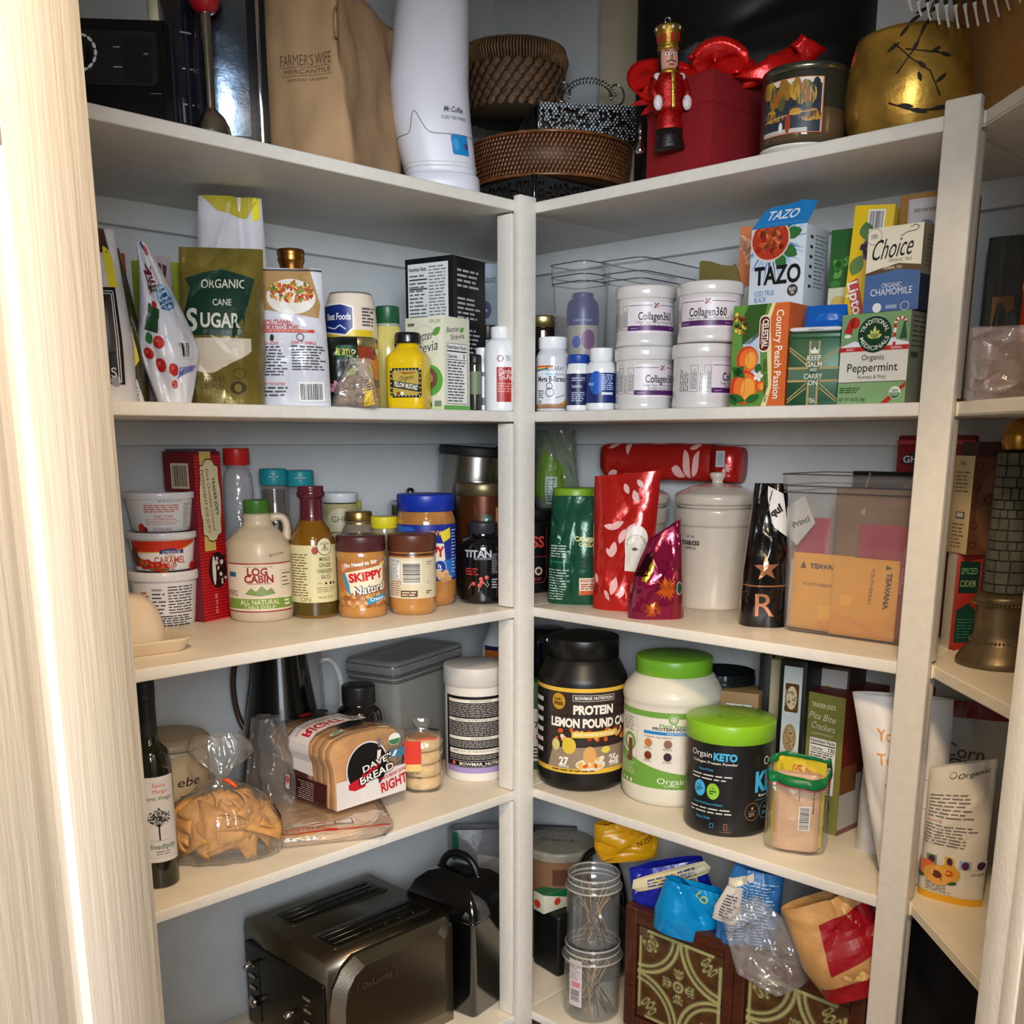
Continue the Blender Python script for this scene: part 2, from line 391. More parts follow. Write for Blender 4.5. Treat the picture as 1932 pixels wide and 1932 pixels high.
for z in (ZK[2],ZK[3],ZK[4]):
    obj('putty_pad',boxm((SW+.0085,YR-WR-.0022,z-.020),(SW+.0165,YR-WR+.0012,z-.001),.002,3),M((240,230,205),.5,bump=.001,bscale=300),t)
# board of a higher shelf at upper right
P=hitz(1845,150,2.0); 
bm=bmesh.new(); q=[hitz(1846,152,2.0),hitz(1846,152,2.0)+CD*.5,hitz(1846,152,2.0)+CD*.5+CN*.2,hitz(1846,152,2.0)+CN*.16-CD*.05]
a=[bm.verts.new((v.x,v.y,2.0)) for v in q]; b=[bm.verts.new((v.x,v.y,2.0+.02)) for v in q]
bm.faces.new(a); bm.faces.new(b[::-1])
for i in range(4): bm.faces.new((a[i],a[(i+1)%4],b[(i+1)%4],b[i]))
bmesh.ops.recalc_face_normals(bm,faces=bm.faces[:]); bmesh.ops.bevel(bm,geom=bm.edges[:],offset=.003,segments=2,affect='EDGES')
tag(obj('shelf_board',bm,PAINT),'short white board of a higher shelf at upper right above the right post','shelf')
# doors: the opening stands across the line of sight
VA=R(48.5); OD=Vector((math.sin(VA),math.cos(VA),0)); ON=Vector((math.cos(VA),-math.sin(VA),0))   # into the pantry / to the right
DOORM=M((200,193,181),.4,noise=.05,scale=30,bump=.0012,bscale=110,stretch=(1,1,.06))
def doorleaf(name,E,dirn,nrm,width,mirror=False):
    "six panel leaf: slab with recessed panels; E = far edge of the face, dirn runs away from it, nrm = face normal"
    dirn=Vector(dirn); nrm=Vector(nrm); B=lambda x,y,z:Vector(E)+dirn*x-nrm*y+Vector((0,0,z))
    def blk(lo,hi,bev=.0008):
        bm=boxm(lo,hi,bev,2)
        for v in bm.verts: v.co=B(*v.co)
        bmesh.ops.recalc_face_normals(bm,faces=bm.faces[:]); return bm
    o=obj(name,blk((0,.006,.01),(width,.034,2.02),.002),DOORM); struct(o)
    st=.118
    xs=[(0,st),(width-st,width)]
    for a,b in xs: obj('stile',blk((a+.0002,0,.0102),(b,.008,2.0198)),DOORM,o)
    for a,b in ((.01,.24),(.84,.96),(1.612,1.70),(1.92,2.02)): obj('rail',blk((st,0.0002,a),(width-st,.008,b)),DOORM,o)
    for a,b in ((.24,.84),(.96,1.612),(1.70,1.92)):
        bm=bmesh.new(); rings=[]
        for ins,dep in ((0,.0002),(.004,.0045),(.013,.007),(.018,.007),(.040,.0015),(.044,.0012)):
            rings.append([(st+ins,dep,a+ins),(width-st-ins,dep,a+ins),(width-st-ins,dep,b-ins),(st+ins,dep,b-ins)])
        bm_loft(bm,rings,cap0=False)
        for v in bm.verts: v.co=B(*v.co)
        bmesh.ops.recalc_face_normals(bm,faces=bm.faces[:])
        if (bm.faces[:][-1].normal.dot(nrm))<0: bmesh.ops.reverse_faces(bm,faces=bm.faces[:])
        obj('raised_panel',bm,DOORM,o,ang=.2)
    return o
zL=.742; E=CAM+Vector((0,0,-CAM.z)); 
EL=E+OD*zL; sL=along(Vector((EL.x,EL.y,1.45)),ON,219); EL=EL+ON*sL     # far edge of the left leaf
dl=doorleaf('door_1',EL,-OD,ON,.62)
ER=E+OD*.80; sR=along(Vector((ER.x,ER.y,1.1)),ON,1888); ER=ER+ON*sR
# right jamb with stop and the edge of the other leaf
def ob2(name,x0,x1,y0,y1,z0,z1,mat,parent=None,bev=.002):
    "x along -OD from the far edge of the right jamb, y to the right"
    bm=boxm((x0,y0,z0),(x1,y1,z1),bev,3)
    for v in bm.verts: v.co=ER-OD*v.co.x+ON*v.co.y+Vector((0,0,v.co.z))
    bmesh.ops.recalc_face_normals(bm,faces=bm.faces[:]); o=obj(name,bm,mat,parent)
    return o
tr=struct(ob2('trim_1',-.02,.026,0,.03,0,2.05,PAINT)); 
struct(ob2('trim_2',.0262,.052,-.002,.03,0,2.05,PAINT))
o2=struct(ob2('door_2',.054,.60,-.003,.032,.01,2.02,DOORM,bev=.006))
# wall around the opening and the header that shades the upper shelves from the ceiling lamp
def obw(name,s0,s1,f0,f1,z0,z1):
    bm=boxm((s0,f0,z0),(s1,f1,z1),.001)
    for v in bm.verts: v.co=E+ON*v.co.x+OD*v.co.y+Vector((0,0,v.co.z))
    bmesh.ops.recalc_face_normals(bm,faces=bm.faces[:]); return struct(obj(name,bm,WALLM))
sl=(EL-E).dot(ON); sr=(ER-E).dot(ON)
obw('wall_opening_left',sl-.75,sl*1.2,zL+.02,zL+.12,0,2.5)
obw('wall_opening_right',sr+.034,sr+.6,.70,.80,0,2.5)
obw('wall_opening_header',sl-.04,sr+.034,.70,.80,2.04,2.5)
# ---------------------------------------------------------------- placing things
WH=(238,236,230); K_=(20,20,23); 
def away(P):
    v=Vector(P)-CAM; v.z=0; return v.normalized()
def RND(name,label,cat,bank,k,px,wpx,yt,d=None,py=None,z=0,face=0,group=None,r=None):
    "round thing: px = middle column, wpx = widest width in pixels, yt = row of the near top rim, d = centre distance behind the shelf edge or py = row of the nearest base point"
    zz=ZK[k]+z
    if py is not None:
        P=hitz(px,py,zz); dep=prj(P)[2]; rr=r or wpx/2/F*dep
        for _ in range(4): c=P+away(P)*rr; rr=r or wpx/2/F*prj(c)[2]
        c=P+away(P)*rr
    else:
        c=at(bank,px,d,zz); rr=r or wpx/2/F*prj(c)[2]
    n=c-away(c)*rr; h=ztop(n,yt)
    t=thing(name,label,cat,c,facing(c)+R(face),group); return t,rr,h
def BOX(name,label,cat,bank,k,xn,th,xo,xs=None,yt=0,d=None,py=None,z=0,dep=None,group=None,h=None,w=None,rot=None,side=None):
    "box: xn = column of the near upright edge, xo = far edge of the front, xs = far edge of the side; th<0 front turned left, th>=0 turned right"
    zz=ZK[k]+z; P=hitz(xn,py,zz) if py is not None else at(bank,xn,d,zz)
    a=facing(P)+R(th) if rot is None else R(rot); t_=Vector((math.cos(a),math.sin(a),0)); n=Vector((math.sin(a),-math.cos(a),0)); s=side or (-1 if th<0 else 1)
    w=w or abs(along(P,t_*s,xo)); dp=dep or abs(along(P,-n,xs)); h=h or ztop(P,yt)
    c=P+t_*s*w/2-n*dp/2
    return thing(name,label,cat,c,a,group),w,dp,h
def body(t,w,d,h,mat,name='body',bev=.0008,lo=0): return obj(name,boxm((-w/2,-d/2,lo),(w/2,d/2,h),bev,2),mat,t)
def cyl(t,name,prof,mat,seg=40,ang=.6,**k): return obj(name,lathem(prof,seg,**k),mat,t,ang=ang)
def lid(t,r,z0,z1,mat,name='lid',ribs=0,dome=0,seg=44):
    "screw cap with a rounded edge; ribs = number of grip ridges"
    if ribs:
        bm=bmesh.new(); n=ribs*2; rings=[]
        for rr,z,rb in ((r*.97,z0,1),(r,z0+.001,1),(r,z1-.003,1),(r*.985,z1-.001,0),(r*.94,z1,0)):
            rings.append([( (rr-(.0006 if (i%2 and rb) else 0))*math.cos(2*PI*i/n),(rr-(.0006 if (i%2 and rb) else 0))*math.sin(2*PI*i/n),z) for i in range(n)])
        bm_loft(bm,rings); return obj(name,bm,mat,t,ang=.9)
    e=min(.003,(z1-z0)*.25)
    return cyl(t,name,[(0,z0),(r*.98,z0),(r,z0+e*.5),(r,z1-e),(r-e*.35,z1-e*.3),(r-e,z1),(0,z1+dome)],mat,seg)
def shell(prof,th=.0015):
    "profile of an open vessel: outside up, inside down"
    return prof+[(max(r-th,0.0005),z) for r,z in prof[::-1][:-1]]+[(0,prof[0][1]+th)]
# pouch: pillow shaped bag standing on its base
class Pouch:
    def __init__(s,w,h,d,seed=1,top=.25,crease=.004,nf=14,wt=1.,wb=1.,lean=0,side=0,zig=0,base=.6,mid=1.,rough=.0,sag=0,slant=0):
        rd=random.Random(seed); s.__dict__.update(locals()); s.folds=[]; s.cache={}
        for i in range(nf):
            a=rd.uniform(0,PI); s.folds.append((rd.uniform(-1,1),rd.uniform(0,1),math.cos(a),math.sin(a),rd.uniform(-1,1),rd.uniform(.03,.12),rd.uniform(.2,.7)))
        s.rd=rd
    def half(s,v): 
        w=s.w/2*((s.wb+(s.mid-s.wb)*min(v/.35,1)) if v<.35 else (s.mid+(s.wt-s.mid)*(v-.35)/.65)); return w
    def pt(s,u,v,sd=1,o=0):
        x=s.half(v)*u
        th=s.base+(1-s.base)*min(v/.3,1) if v<.3 else 1
        q=max(0,(v-.45)/.55); th*=1-(1-s.top)*q**1.3
        y=s.d/2*th*max(0,1-abs(u)**3.2)**.7
        f=0
        for cu,cv,ca,sa,am,sg,ln in s.folds:
            du,dv=(u-cu)*.5,(v-cv); a=du*ca+dv*sa; b=-du*sa+dv*ca
            if abs(b)<ln*1.5: f+=am*math.exp(-abs(a)/sg)*max(0,1-abs(b)/(ln*1.5))
        e=min(1,(1-abs(u))*6)*min(1,v*8+.15)
        y+=s.crease*f*e
        if s.rough: y+=s.rough*e*mnoise.noise(Vector((u*4+s.seed,v*6,sd*3)))
        z=s.h*v+(s.zig*math.sin(u*7+s.seed)*q if s.zig else 0)-s.sag*q*(u*u)+s.slant*u*q
        return Vector((x+s.side*v*v,-(y+o)*sd+s.lean*v*v*1.0,z))
    def mesh(s,nu=40,nv=44):
        bm=bmesh.new(); 
        for sd in (1,-1):
            g=[[bm.verts.new(s.pt(-1+2*i/nu,j/nv,sd)) for i in range(nu+1)] for j in range(nv+1)]
            for j in range(nv):
                for i in range(nu): bm.faces.new((g[j][i],g[j][i+1],g[j+1][i+1],g[j+1][i]) if sd==1 else (g[j][i],g[j+1][i],g[j+1][i+1],g[j][i+1]))
            if sd==1: b0=g[0]
            else:
                for i in range(nu): bm.faces.new((b0[i+1],b0[i],g[0][i],g[0][i+1]))
                tp=g[nv]
        bmesh.ops.remove_doubles(bm,verts=bm.verts[:],dist=1e-5); return bm
    def fn(s,sd=1): return lambda u,v,o:s.grid(max(-1,min(1,u/(s.w/2))),max(0,min(1,v/s.h)),sd,o*1.3+.0002)
    def grid(s,u,v,sd,o,nu=40,nv=44):
        "point on the bag mesh itself, so print never sinks in"
        a=(u+1)/2*nu; b=v*nv; i=min(int(a),nu-1); j=min(int(b),nv-1); p,q=a-i,b-j
        P=lambda i,j:s.pt(-1+2*i/nu,j/nv,sd)
        k=(i,j,sd)
        if k not in s.cache:
            s.cache[k]=(P(i,j),P(i+1,j),P(i+1,j+1),P(i,j+1))
        A,B,C_,D_=s.cache[k]; n=(C_-A).cross(D_-B)*sd
        n=n.normalized() if n.length>1e-9 else Vector((0,-1,0))
        if n.y*sd>0: n=-n
        w_=A*(1-p)*(1-q)+B*p*(1-q)+C_*p*q+D_*(1-p)*q
        return w_+n*o
def POUCH(name,label,cat,bank,k,px,wpx,yt,dpt,mat,d=None,py=None,z=0,face=0,group=None,part='pouch',h=None,ang=.5,**kw):
    zz=ZK[k]+z; P=hitz(px,py,zz) if py is not None else at(bank,px,d,zz); 
    if py is not None: P=P+away(P)*dpt*.3
    w=wpx/F*prj(P)[2]/max(.3,math.cos(R(face))); h=h or ztop(P,yt); t=thing(name,label,cat,P,facing(P)+R(face),group)
    p=Pouch(w,h,dpt,**kw); obj(part,p.mesh(),mat,t,ang=ang); return t,p,w,h
def seal(t,p,mat,v0=.93,v1=1.0,name='seal',off=.0006):
    a=Art(); a.rect(-p.w/2,p.h*v0,p.w/2,p.h*v1,(200,200,200)); return wrap(name,a,p.fn(),t,.01,.01,mat,off=off)
def bin_(t,w,d,h,mat,lip=.035,rc=.02,tp=.88,wall=.0025,name='bin_wall'):
    "clear plastic bin: tapered, rounded corners, stepped rim"
    bm=bmesh.new(); rings=[]
    for k,z in ((tp*.94,0),(tp,.006),(1.,h-lip),(1.05,h-lip+.004),(1.07,h-.003),(1.08,h),(1.055,h),(1.03,h-lip+.006),(.985,h-lip-.002),(tp*.985,.008)):
        ww,dd=w*k,d*k; rings.append([(x,y,z) for x,y in rrect(ww,dd,rc,6)])
    bm_loft(bm,rings); o=obj(name,bm,mat,t,ang=.7)
    for z,k in ((h-.001,1.075),(h-lip*.65,1.058),(h-lip,1.045),(.002,tp*.95)):
        bm2=tubem([(x,y,z) for x,y in rrect(w*k,d*k,rc,6)],.0011,6,closed=True); obj('rim_edge',bm2,RIMM,t)
    return o
RIMM=M((70,66,74),.15,coat=.6,alpha=.75)
CLEAR=FILM(rough=.06,tint=.07,bump=0,gloss=1.1); GLASS=FILM((220,225,225),.02,.05,bump=0,gloss=1.3)
BAGF=FILM((240,238,235),.09,.06,bump=.0035,bscale=45,gloss=2.4); DARKGL=FILM((40,36,34),.05,.55,bump=0,gloss=1.2)
# ================================================================ TOP SHELF
BLK=M((16,16,18),.3); BLKM=M((20,20,22),.55); STEEL=M((190,188,184),.22,metal=1,noise=.05,scale=30,stretch=(1,1,.1)); CHROME=M((215,218,222),.08,metal=1)
WHP=M((212,212,222),.38); 
# black appliance
t,w,d,h=BOX('food_processor','black countertop appliance base with a ring of white dashes on its dial','appliance','L',1,316,-12,120,338,18,d=.035)
bm=bm_prism(bmesh.new(),[(d/2,0),(-d/2,0),(-d/2,.02),(-d/2+.008,.05),(-d/2+.02,h*.8),(-d/2+.034,h),(d/2,h)],-w/2,w/2)
for v in bm.verts: v.co=Vector((v.co.y,v.co.x,v.co.z))
bmesh.ops.recalc_face_normals(bm,faces=bm.faces[:]); bmesh.ops.bevel(bm,geom=bm.edges[:],offset=.004,segments=3,affect='EDGES'); obj('housing',bm,M((12,12,14),.25),t)
a=Art(); cx=w/2-.115
a.rr(w/2-.062,h*.62,.105,h*.5,.01,(28,30,32)); a.L()
a.rect(w/2-.055,h*.40,w/2-.018,h*.8,(20,21,23)); a.L()
for i in range(16):
    an=i*PI/8; 
    if math.cos(an)>-.9: a.ell(cx+.024*math.cos(an),h*.66+.024*math.sin(an),.0045,.0022,(225,228,228),n=10,rot=an+PI/2)
a.rect(cx+.047,h*.71,cx+.056,h*.719,(150,170,165)); a.rect(cx+.047,h*.53,cx+.058,h*.54,(150,170,165)); a.rect(w/2-.028,h*.65,w/2-.022,h*.67,(90,100,100)); a.rect(w/2-.02,h*.3,w/2-.006,h*.307,(110,110,110)); a.rect(w/2-.07,h*.17,w/2-.004,h*.173,(70,70,72))
sl_=lambda u,v,o:(u,-d/2-o+(.008*min(1,v/.05) if v<.05 else .008+.012*(v-.05)/(h*.8-.05)) if v<=h*.8 else -d/2-o+.02+.014*(v-h*.8)/(h*.2),v)
wrap('control_panel',a,sl_,t,None,.02,PGLOSS,off=.0012)
bm=tubem([(cx*1.0,-d/2+.016,h*.66),(cx*1.0,-d/2-.006,h*.66)],.016,24); obj('dial',bm,M((22,22,24),.3),t)
t,r,h=RND('oil_bottle','dark glass bottle with a cream collar between black appliance and blender jar','bottle','L',1,312,46,-6,d=.10)
cyl(t,'bottle_body',rprof([(0,0),(r*.9,0),(r*.9,h*.35),(r,h*.5),(r*.75,h*.62),(r*.6,h*.66)],rr=.01),DARKGL); cyl(t,'collar',[(0,h*.64),(r*.62,h*.64),(r*.72,h),(0,h)],M((205,196,172),.6))
t,r,h=RND('blender_jar','tall dark see-through blender jar with faint measuring marks','blender jar','L',1,352,104,-40,d=.10,face=8)
cyl(t,'jar_wall',shell([(0,0),(r*.80,0),(r*.82,.012),(r,h)],.003),FILM((24,24,34),.04,.72,bump=0,gloss=1.6))
for s in (-.5,.1,.6): cyl(t,'corner_rib',[(.0035,.012),(.0042,h)],M((28,28,40),.15,coat=.5),8,cx=r*.86*math.sin(s),cy=-r*.86*math.cos(s))
a=Art(); 
for i in range(3): a.rect(-.004,.045+i*.045,.010,.047+i*.045,(120,120,130)); a.text('1/2' if i%2 else '1',.016,.046+i*.045,.006,(120,120,130))
wrap('measure_marking',a,f_cyl(lambda z:r*(.82+.18*z/h)+.0006),t,.005)
cyl(t,'jar_base',rprof([(0,0),(r*.86,0),(r*.86,.018),(r*.8,.024),(0,.024)],rr=.004),BLK)
t,r,h=RND('stick_blender','silver stick blender standing on its bell with a red grip','hand blender','L',1,401,72,-40,d=.042)
cyl(t,'bell',[(r,0),(r,.006),(r*.93,.016),(r*.7,.028),(r*.35,.037),(.0075,.040)],STEEL)
cyl(t,'shaft',[(.0075,.036),(.0075,h*.86)],M((200,194,178),.15,metal=1))
rg=r*.92; cyl(t,'grip',rprof([(0,h*.83),(.011,h*.83),(rg*.7,h*.86),(rg,h*.95),(rg,h*1.35),(0,h*1.4)],rr=.01),M((150,14,22),.35,coat=.4))
t,w,d,h=BOX('steel_canister','mirror-bright steel box canister in a black frame next to the paper bag','canister','L',1,400,2,512,388,-60,d=.075)
body(t,w,d,h,M((14,14,20),.25)); 
obj('mirror_panel',boxm((-w/2+.004,-d/2-.0022,.016),(w/2-.026,-d/2-.0003,h-.01),.001,2),M((120,138,160),.22,metal=1,bump=.0025,bscale=16,noise=.3,scale=9),t)
obj('frame_rail',boxm((w/2-.014,-d/2-.0030,.010),(w/2-.0085,-d/2-.0003,h-.01),.001,2),CHROME,t)
obj('foot_rail',boxm((-w/2+.004,-d/2-.004,0),(w/2,-d/2-.0003,.010),.001,2),M((30,30,36),.15,coat=.5),t)
# brown paper bag
KR=M((166,133,97),.8,noise=.13,scale=14,bump=.0016,bscale=55)
t,w,d,h=BOX('paper_bag','tall creased brown kraft paper bag standing between steel canister and white machine','bag','L',1,657,-24,505,768,-60,d=.012)
rd=random.Random(4)
def bagpt(x,y,z):
    k=z/h; n=Vector((x*14,y*14,z*9)); f=(mnoise.noise(n)+.6*mnoise.noise(n*2.3+Vector((3,1,2))))*.0085
    return Vector((x+(f if abs(x)>w/2-.002 else 0)-(.016*math.sin(min(1,z/.3)*PI*.5) if x>w/2-.002 else 0),y+(f if abs(y)>d/2-.002 else 0),z))
bm=bmesh.new(); rings=[]
for j in range(31):
    z=h*j/30; rg=[]
    for (x0,y0),(x1,y1) in (((-w/2,-d/2),(w/2,-d/2)),((w/2,-d/2),(w/2,d/2)),((w/2,d/2),(-w/2,d/2)),((-w/2,d/2),(-w/2,-d/2))):
        for i in range(14): q=i/14; rg.append(bagpt(x0+(x1-x0)*q,y0+(y1-y0)*q,z))
    rings.append(rg)
bm_loft(bm,rings); obj('bag_body',bm,KR,t,ang=.35)
a=Art(); g=(96,72,50); X=.035 if w>.1 else .01
a.text("FARMER'S WIFE",X-.03,.150,.015,g,w=.085); a.line([(X-.07,.140),(X+.012,.140)],.0005,g); a.text('MERCANTILE',X-.028,.134,.006,g,w=.078); a.line([(X-.07,.128),(X+.012,.128)],.0005,g); a.text('SANTA ROSA  CALIFORNIA',X-.028,.122,.0035,g,w=.066)
wrap('name_print',a,lambda u,v,o:bagpt(u,-d/2,v)-Vector((0,o,0)),t,.004,.004,PMATTE,off=.0012)
a=Art(); a.poly([(0,0),(.0015,.006),(.0003,.013),(.003,.020),(-.0012,.013),(-.003,.005)],(60,42,26))
# white drink machine
t=thing('drink_machine','tall glossy white drink maker with a small blue sticker near its foot','appliance')
c=at('L',836,.085,ZK[1]); t.location=c; t.rotation_euler=(0,0,facing(c)+R(4)); pm=prj(c)[2]/F
h=ztop(c,-60); secs=[(0,70,70,0),(.010,70,70,0),(.034,69,69,-1),(.038,65,67,-3)]
def sec(z,wd,dd,cx): return [((cx+wd*math.copysign(abs(math.cos(q))**.75,math.cos(q)))*pm,(dd*1.0*math.copysign(abs(math.sin(q))**.75,math.sin(q)))*pm,z) for q in [2*PI*i/48 for i in range(48)]]
bm=bm_loft(bmesh.new(),[sec(0,68,66,0),sec(.002,70,68,0),sec(.028,69,68,-1),sec(.0305,67,66,-2)],cap1=True); obj('machine_base',bm,WHP,t)
bm=bm_loft(bmesh.new(),[sec(.0305,64,64,-3),sec(.033,66,66,-3),sec(.036,66,66,-4),sec(.07,70,70,-11),sec(.118,73,72,-20),sec(.17,73,72,-24)]+[sec(.17+(h-.17)*q,73-8*q,72-4*q,-24+12*q) for q in (.3,.6,1)]); obj('machine_body',bm,WHP,t)
bm=bmesh.new()
def surf(q,z,o=0):
    zz=[(.036,66,-4),(.07,70,-11),(.118,73,-20),(.17,73,-24),(h,65,-12)]
    for (a_,wa,ca),(b_,wb_,cb) in zip(zz,zz[1:]):
        if a_<=z<=b_ or b_==h: k=(z-a_)/(b_-a_); wd=wa+(wb_-wa)*k; cx=ca+(cb-ca)*k; break
    dd=wd*.985; return Vector(((cx+(wd)*math.copysign(abs(math.cos(q))**.75,math.cos(q)))*pm+o*math.cos(q),(dd*math.copysign(abs(math.sin(q))**.75,math.sin(q)))*pm+o*math.sin(q),z))
zf=lambda q:(.088+.0*(q-PI)+.034*math.exp(-((q-PI*1.38)/.17)**2)+(.012 if q<PI*1.38 else .003)*0)
bm_tube(bm,[surf(q,zf(q),.0003) for q in [PI*1.02+PI*.96*i/70 for i in range(71)]],.0008,6); obj('seam_line',bm,M((120,122,128),.5),t)
bm=bmesh.new(); bm_tube(bm,[surf(q,.040,.001) for q in [PI+PI*i/40 for i in range(41)]],.0012,6); bm_tube(bm,[surf(q,.046,.0008) for q in [PI+PI*i/40 for i in range(41)]],.0009,6); obj('foot_ring',bm,M((205,205,200),.4),t)
a=Art(); a.rr(0,.0,.036,.030,.003,(28,128,190)); a.L(); a.ell(.012,-.001,.005,.005,(88,60,110)); a.ell(-.010,.001,.006,.009,(60,150,205))
wrap('sticker',a,lambda u,v,o:surf(PI*1.66+u/(72*pm),v+.072,.0012+o),t,.003,None,PRINT)
a=Art(); a.text('Mr.Coffee',0,.126,.0085,(60,62,70),w=.036,bold=.01,shear=.2); a.text('ICED TEA MAKER',0,.113,.0048,(90,92,100),w=.046)
wrap('name_print',a,lambda u,v,o:surf(PI*1.64+u/(72*pm),v,.0012+o),t,.003,None,PRINT)
# baskets in the corner
def openwork(name,parent,fn,w,h,mat,seed,cell=.0013,nh=1.):
    rd=random.Random(seed); nx,ny=int(w/cell),int(h/cell); hol=[]
    n=int(w*h*6500*nh)
    for i in range(n*3):
        x,y=rd.uniform(.006,w-.006),rd.uniform(.009,h-.009); 
        if all(math.hypot(x-q[0],y-q[1])>.0085 for q in hol): hol.append((x,y,rd.choice((-.9,-.4,.5,1.,1.5)),rd.uniform(.0045,.0078),rd.uniform(.0020,.0030)))
    def hole(x,y):
        for q in hol:
            dx,dy=x-q[0],y-q[1]
            if abs(dx)>.009 or abs(dy)>.009: continue
            c,s_=math.cos(q[2]),math.sin(q[2]); u,v=dx*c+dy*s_,-dx*s_+dy*c; v+=q[3]*.25*math.sin(u/q[3]*2.2)
            if (u/q[3])**2+(v/q[4])**2<1: return True
        return False
    bm=bmesh.new(); G={}
    def V(i,j):
        if (i,j) not in G: G[(i,j)]=bm.verts.new((i*cell,j*cell,0))
        return G[(i,j)]
    for i in range(nx):
        for j in range(ny):
            if not hole((i+.5)*cell,(j+.5)*cell): bm.faces.new((V(i,j),V(i+1,j),V(i+1,j+1),V(i,j+1)))
    bd=[v for v in bm.verts if v.is_boundary and .001<v.co.x<nx*cell-.001 and .001<v.co.y<ny*cell-.001]
    for _ in range(2): bmesh.ops.smooth_vert(bm,verts=bd,factor=.5,use_axis_x=True,use_axis_y=True)
    for v in bm.verts: v.co=fn(v.co.x,v.co.y,.0007*math.sin(v.co.x*900)*math.sin(v.co.y*700))
    return obj(name,bm,mat,parent,ang=1.2)
PEWT=M((92,96,98),.34,metal=.85,noise=.35,scale=45,bump=.0006,bscale=120)
def tray(name,label,xn,th,xo,xs,yt,d,z,seed,flare=.008,group=None,hh=None):
    t,w,dp,h=BOX(name,label,'tray','L',1,xn,th,xo,xs,yt,d=d,z=z,h=hh)
    bm=bmesh.new(); bm_loft(bm,[[(x,y,0) for x,y in rrect(w-.02,dp-.02,.004,2)],[(x,y,h*.95) for x,y in rrect(w-.012,dp-.012,.004,2)]]); obj('dark_liner',bm,M((46,32,22),.7,noise=.3,bump=.001),t)  # dark box added behind the pierced sides to darken their holes
    fl=lambda v:-flare+flare*v/h
    openwork('pierced_side',t,lambda u,v,o:(u-w/2,-dp/2-o-fl(v)-flare,v),w,h,PEWT,seed)
    if th<0: openwork('pierced_side',t,lambda u,v,o:(w/2+o+fl(v)+flare,u-dp/2,v),dp,h,PEWT,seed+1)
    else: openwork('pierced_side',t,lambda u,v,o:(-w/2-o-fl(v)-flare,dp/2-u,v),dp,h,PEWT,seed+1)
    bm=bmesh.new()
    for z_ in (.001,h): bm_tube(bm,[(x,y,z_) for x,y in rrect(w+.002,dp+.002,.003,2)],.0022,8,closed=True)
    s=-1 if th>=0 else 1; bm_tube(bm,[(s*w/2,-dp/2,0),(s*(w/2+.001),-dp/2-.001,h)],.0024,8); obj('rim',bm,M((150,152,150),.25,metal=1,noise=.2),t)
    return t,w,dp,h
def weave(t,r0,r1,h,rows,n,mat,sl=.5,lw=.5,sx=1,sy=1,curve=0,name='woven_strands',z0=0):
    bm=bmesh.new(); dz=h/rows
    for j in range(rows):
        for i in range(n):
            a0=2*PI*(i+(j%2)*.5)/n; da=2*PI/n*.78; P=[]
            for q in (0,.25,.5,.75,1):
                a=a0+da*q; z=z0+dz*(j+.5+sl*(q-.5)); k=(z-z0)/h; r=r0+(r1-r0)*k+curve*math.sin(PI*k)+.0016*math.sin(PI*q); P.append((Vector((sx*r*math.cos(a),sy*r*math.sin(a),z)),math.sin(PI*min(max(q,.12),.88))*dz*lw))
            rows_=[]
            for p,wd in P:
                o=Vector((p.x,p.y,0)).normalized(); rows_.append([bm.verts.new(p+Vector((0,0,wd))),bm.verts.new(p+o*.0011),bm.verts.new(p-Vector((0,0,wd)))])
            for A_,B_ in zip(rows_,rows_[1:]):
                bm.faces.new((A_[0],A_[1],B_[1],B_[0])); bm.faces.new((A_[1],A_[2],B_[2],B_[1]))
    bmesh.ops.recalc_face_normals(bm,faces=bm.faces[:])
    o=obj(name,bm,mat,t,ang=1.5); o['kind']='stuff'; return o
RAT=M((128,80,44),.3,noise=.5,scale=60,coat=.4); WICK=M((104,76,46),.6,noise=.5,scale=70,bump=.001,bscale=200)
t,w,d,h=tray('metal_tray','lowest pierced metal tray of the corner stack, pointing its corner forward',1008,44,1192,890,287,.035,0,11,hh=.060)
t,r,h=RND('rattan_basket','round glossy brown rattan basket in the middle of the corner stack','basket','L',1,1036,336,190,d=.13,z=.0655,r=.163)
h=.072; cyl(t,'basket_wall',[(0,0),(r*.93,0),(r*.97,h*.5),(r*.985,h-.001),(r*.95,h-.001),(r*.9,.004)],M((60,34,18),.5),64)
weave(t,r*.935,r*.99,h-.006,9,120,RAT,sl=.9,lw=.46,curve=r*.01,z0=.002)
bm=bmesh.new(); bm_tube(bm,[(r*math.cos(2*PI*i/90),r*math.sin(2*PI*i/90),h-.001+.0008*(i%2)) for i in range(90)],.0028,8,closed=True); bm_tube(bm,[(r*.94*math.cos(2*PI*i/90),r*.94*math.sin(2*PI*i/90),.001) for i in range(90)],.003,8,closed=True); obj('basket_rim',bm,RAT,t)
zt=.0655+.072+.003
t,w,d,h=tray('metal_tray','upper pierced metal tray with a sprung wire handle above the rattan basket',1016,10,1197,885,92,.085,zt,21,hh=.062,flare=.012)
HM=M((165,168,168),.2,metal=1); bm=bmesh.new(); hx=.004
for s in (-1,1):
    bm_tube(bm,[(hx+s*(.052+.014*math.sin(q)),-d/2-.004-.014*math.cos(q)*.4,h+.020-.019*math.cos(q)) for q in [PI*1.75*i/16-.2 for i in range(17)]],.0018,8)
P=[(hx+.047*math.cos(q),-d/2-.004,h+.012+.030*math.sin(q)) for q in [PI*(.06+.88*i/150) for i in range(151)]]
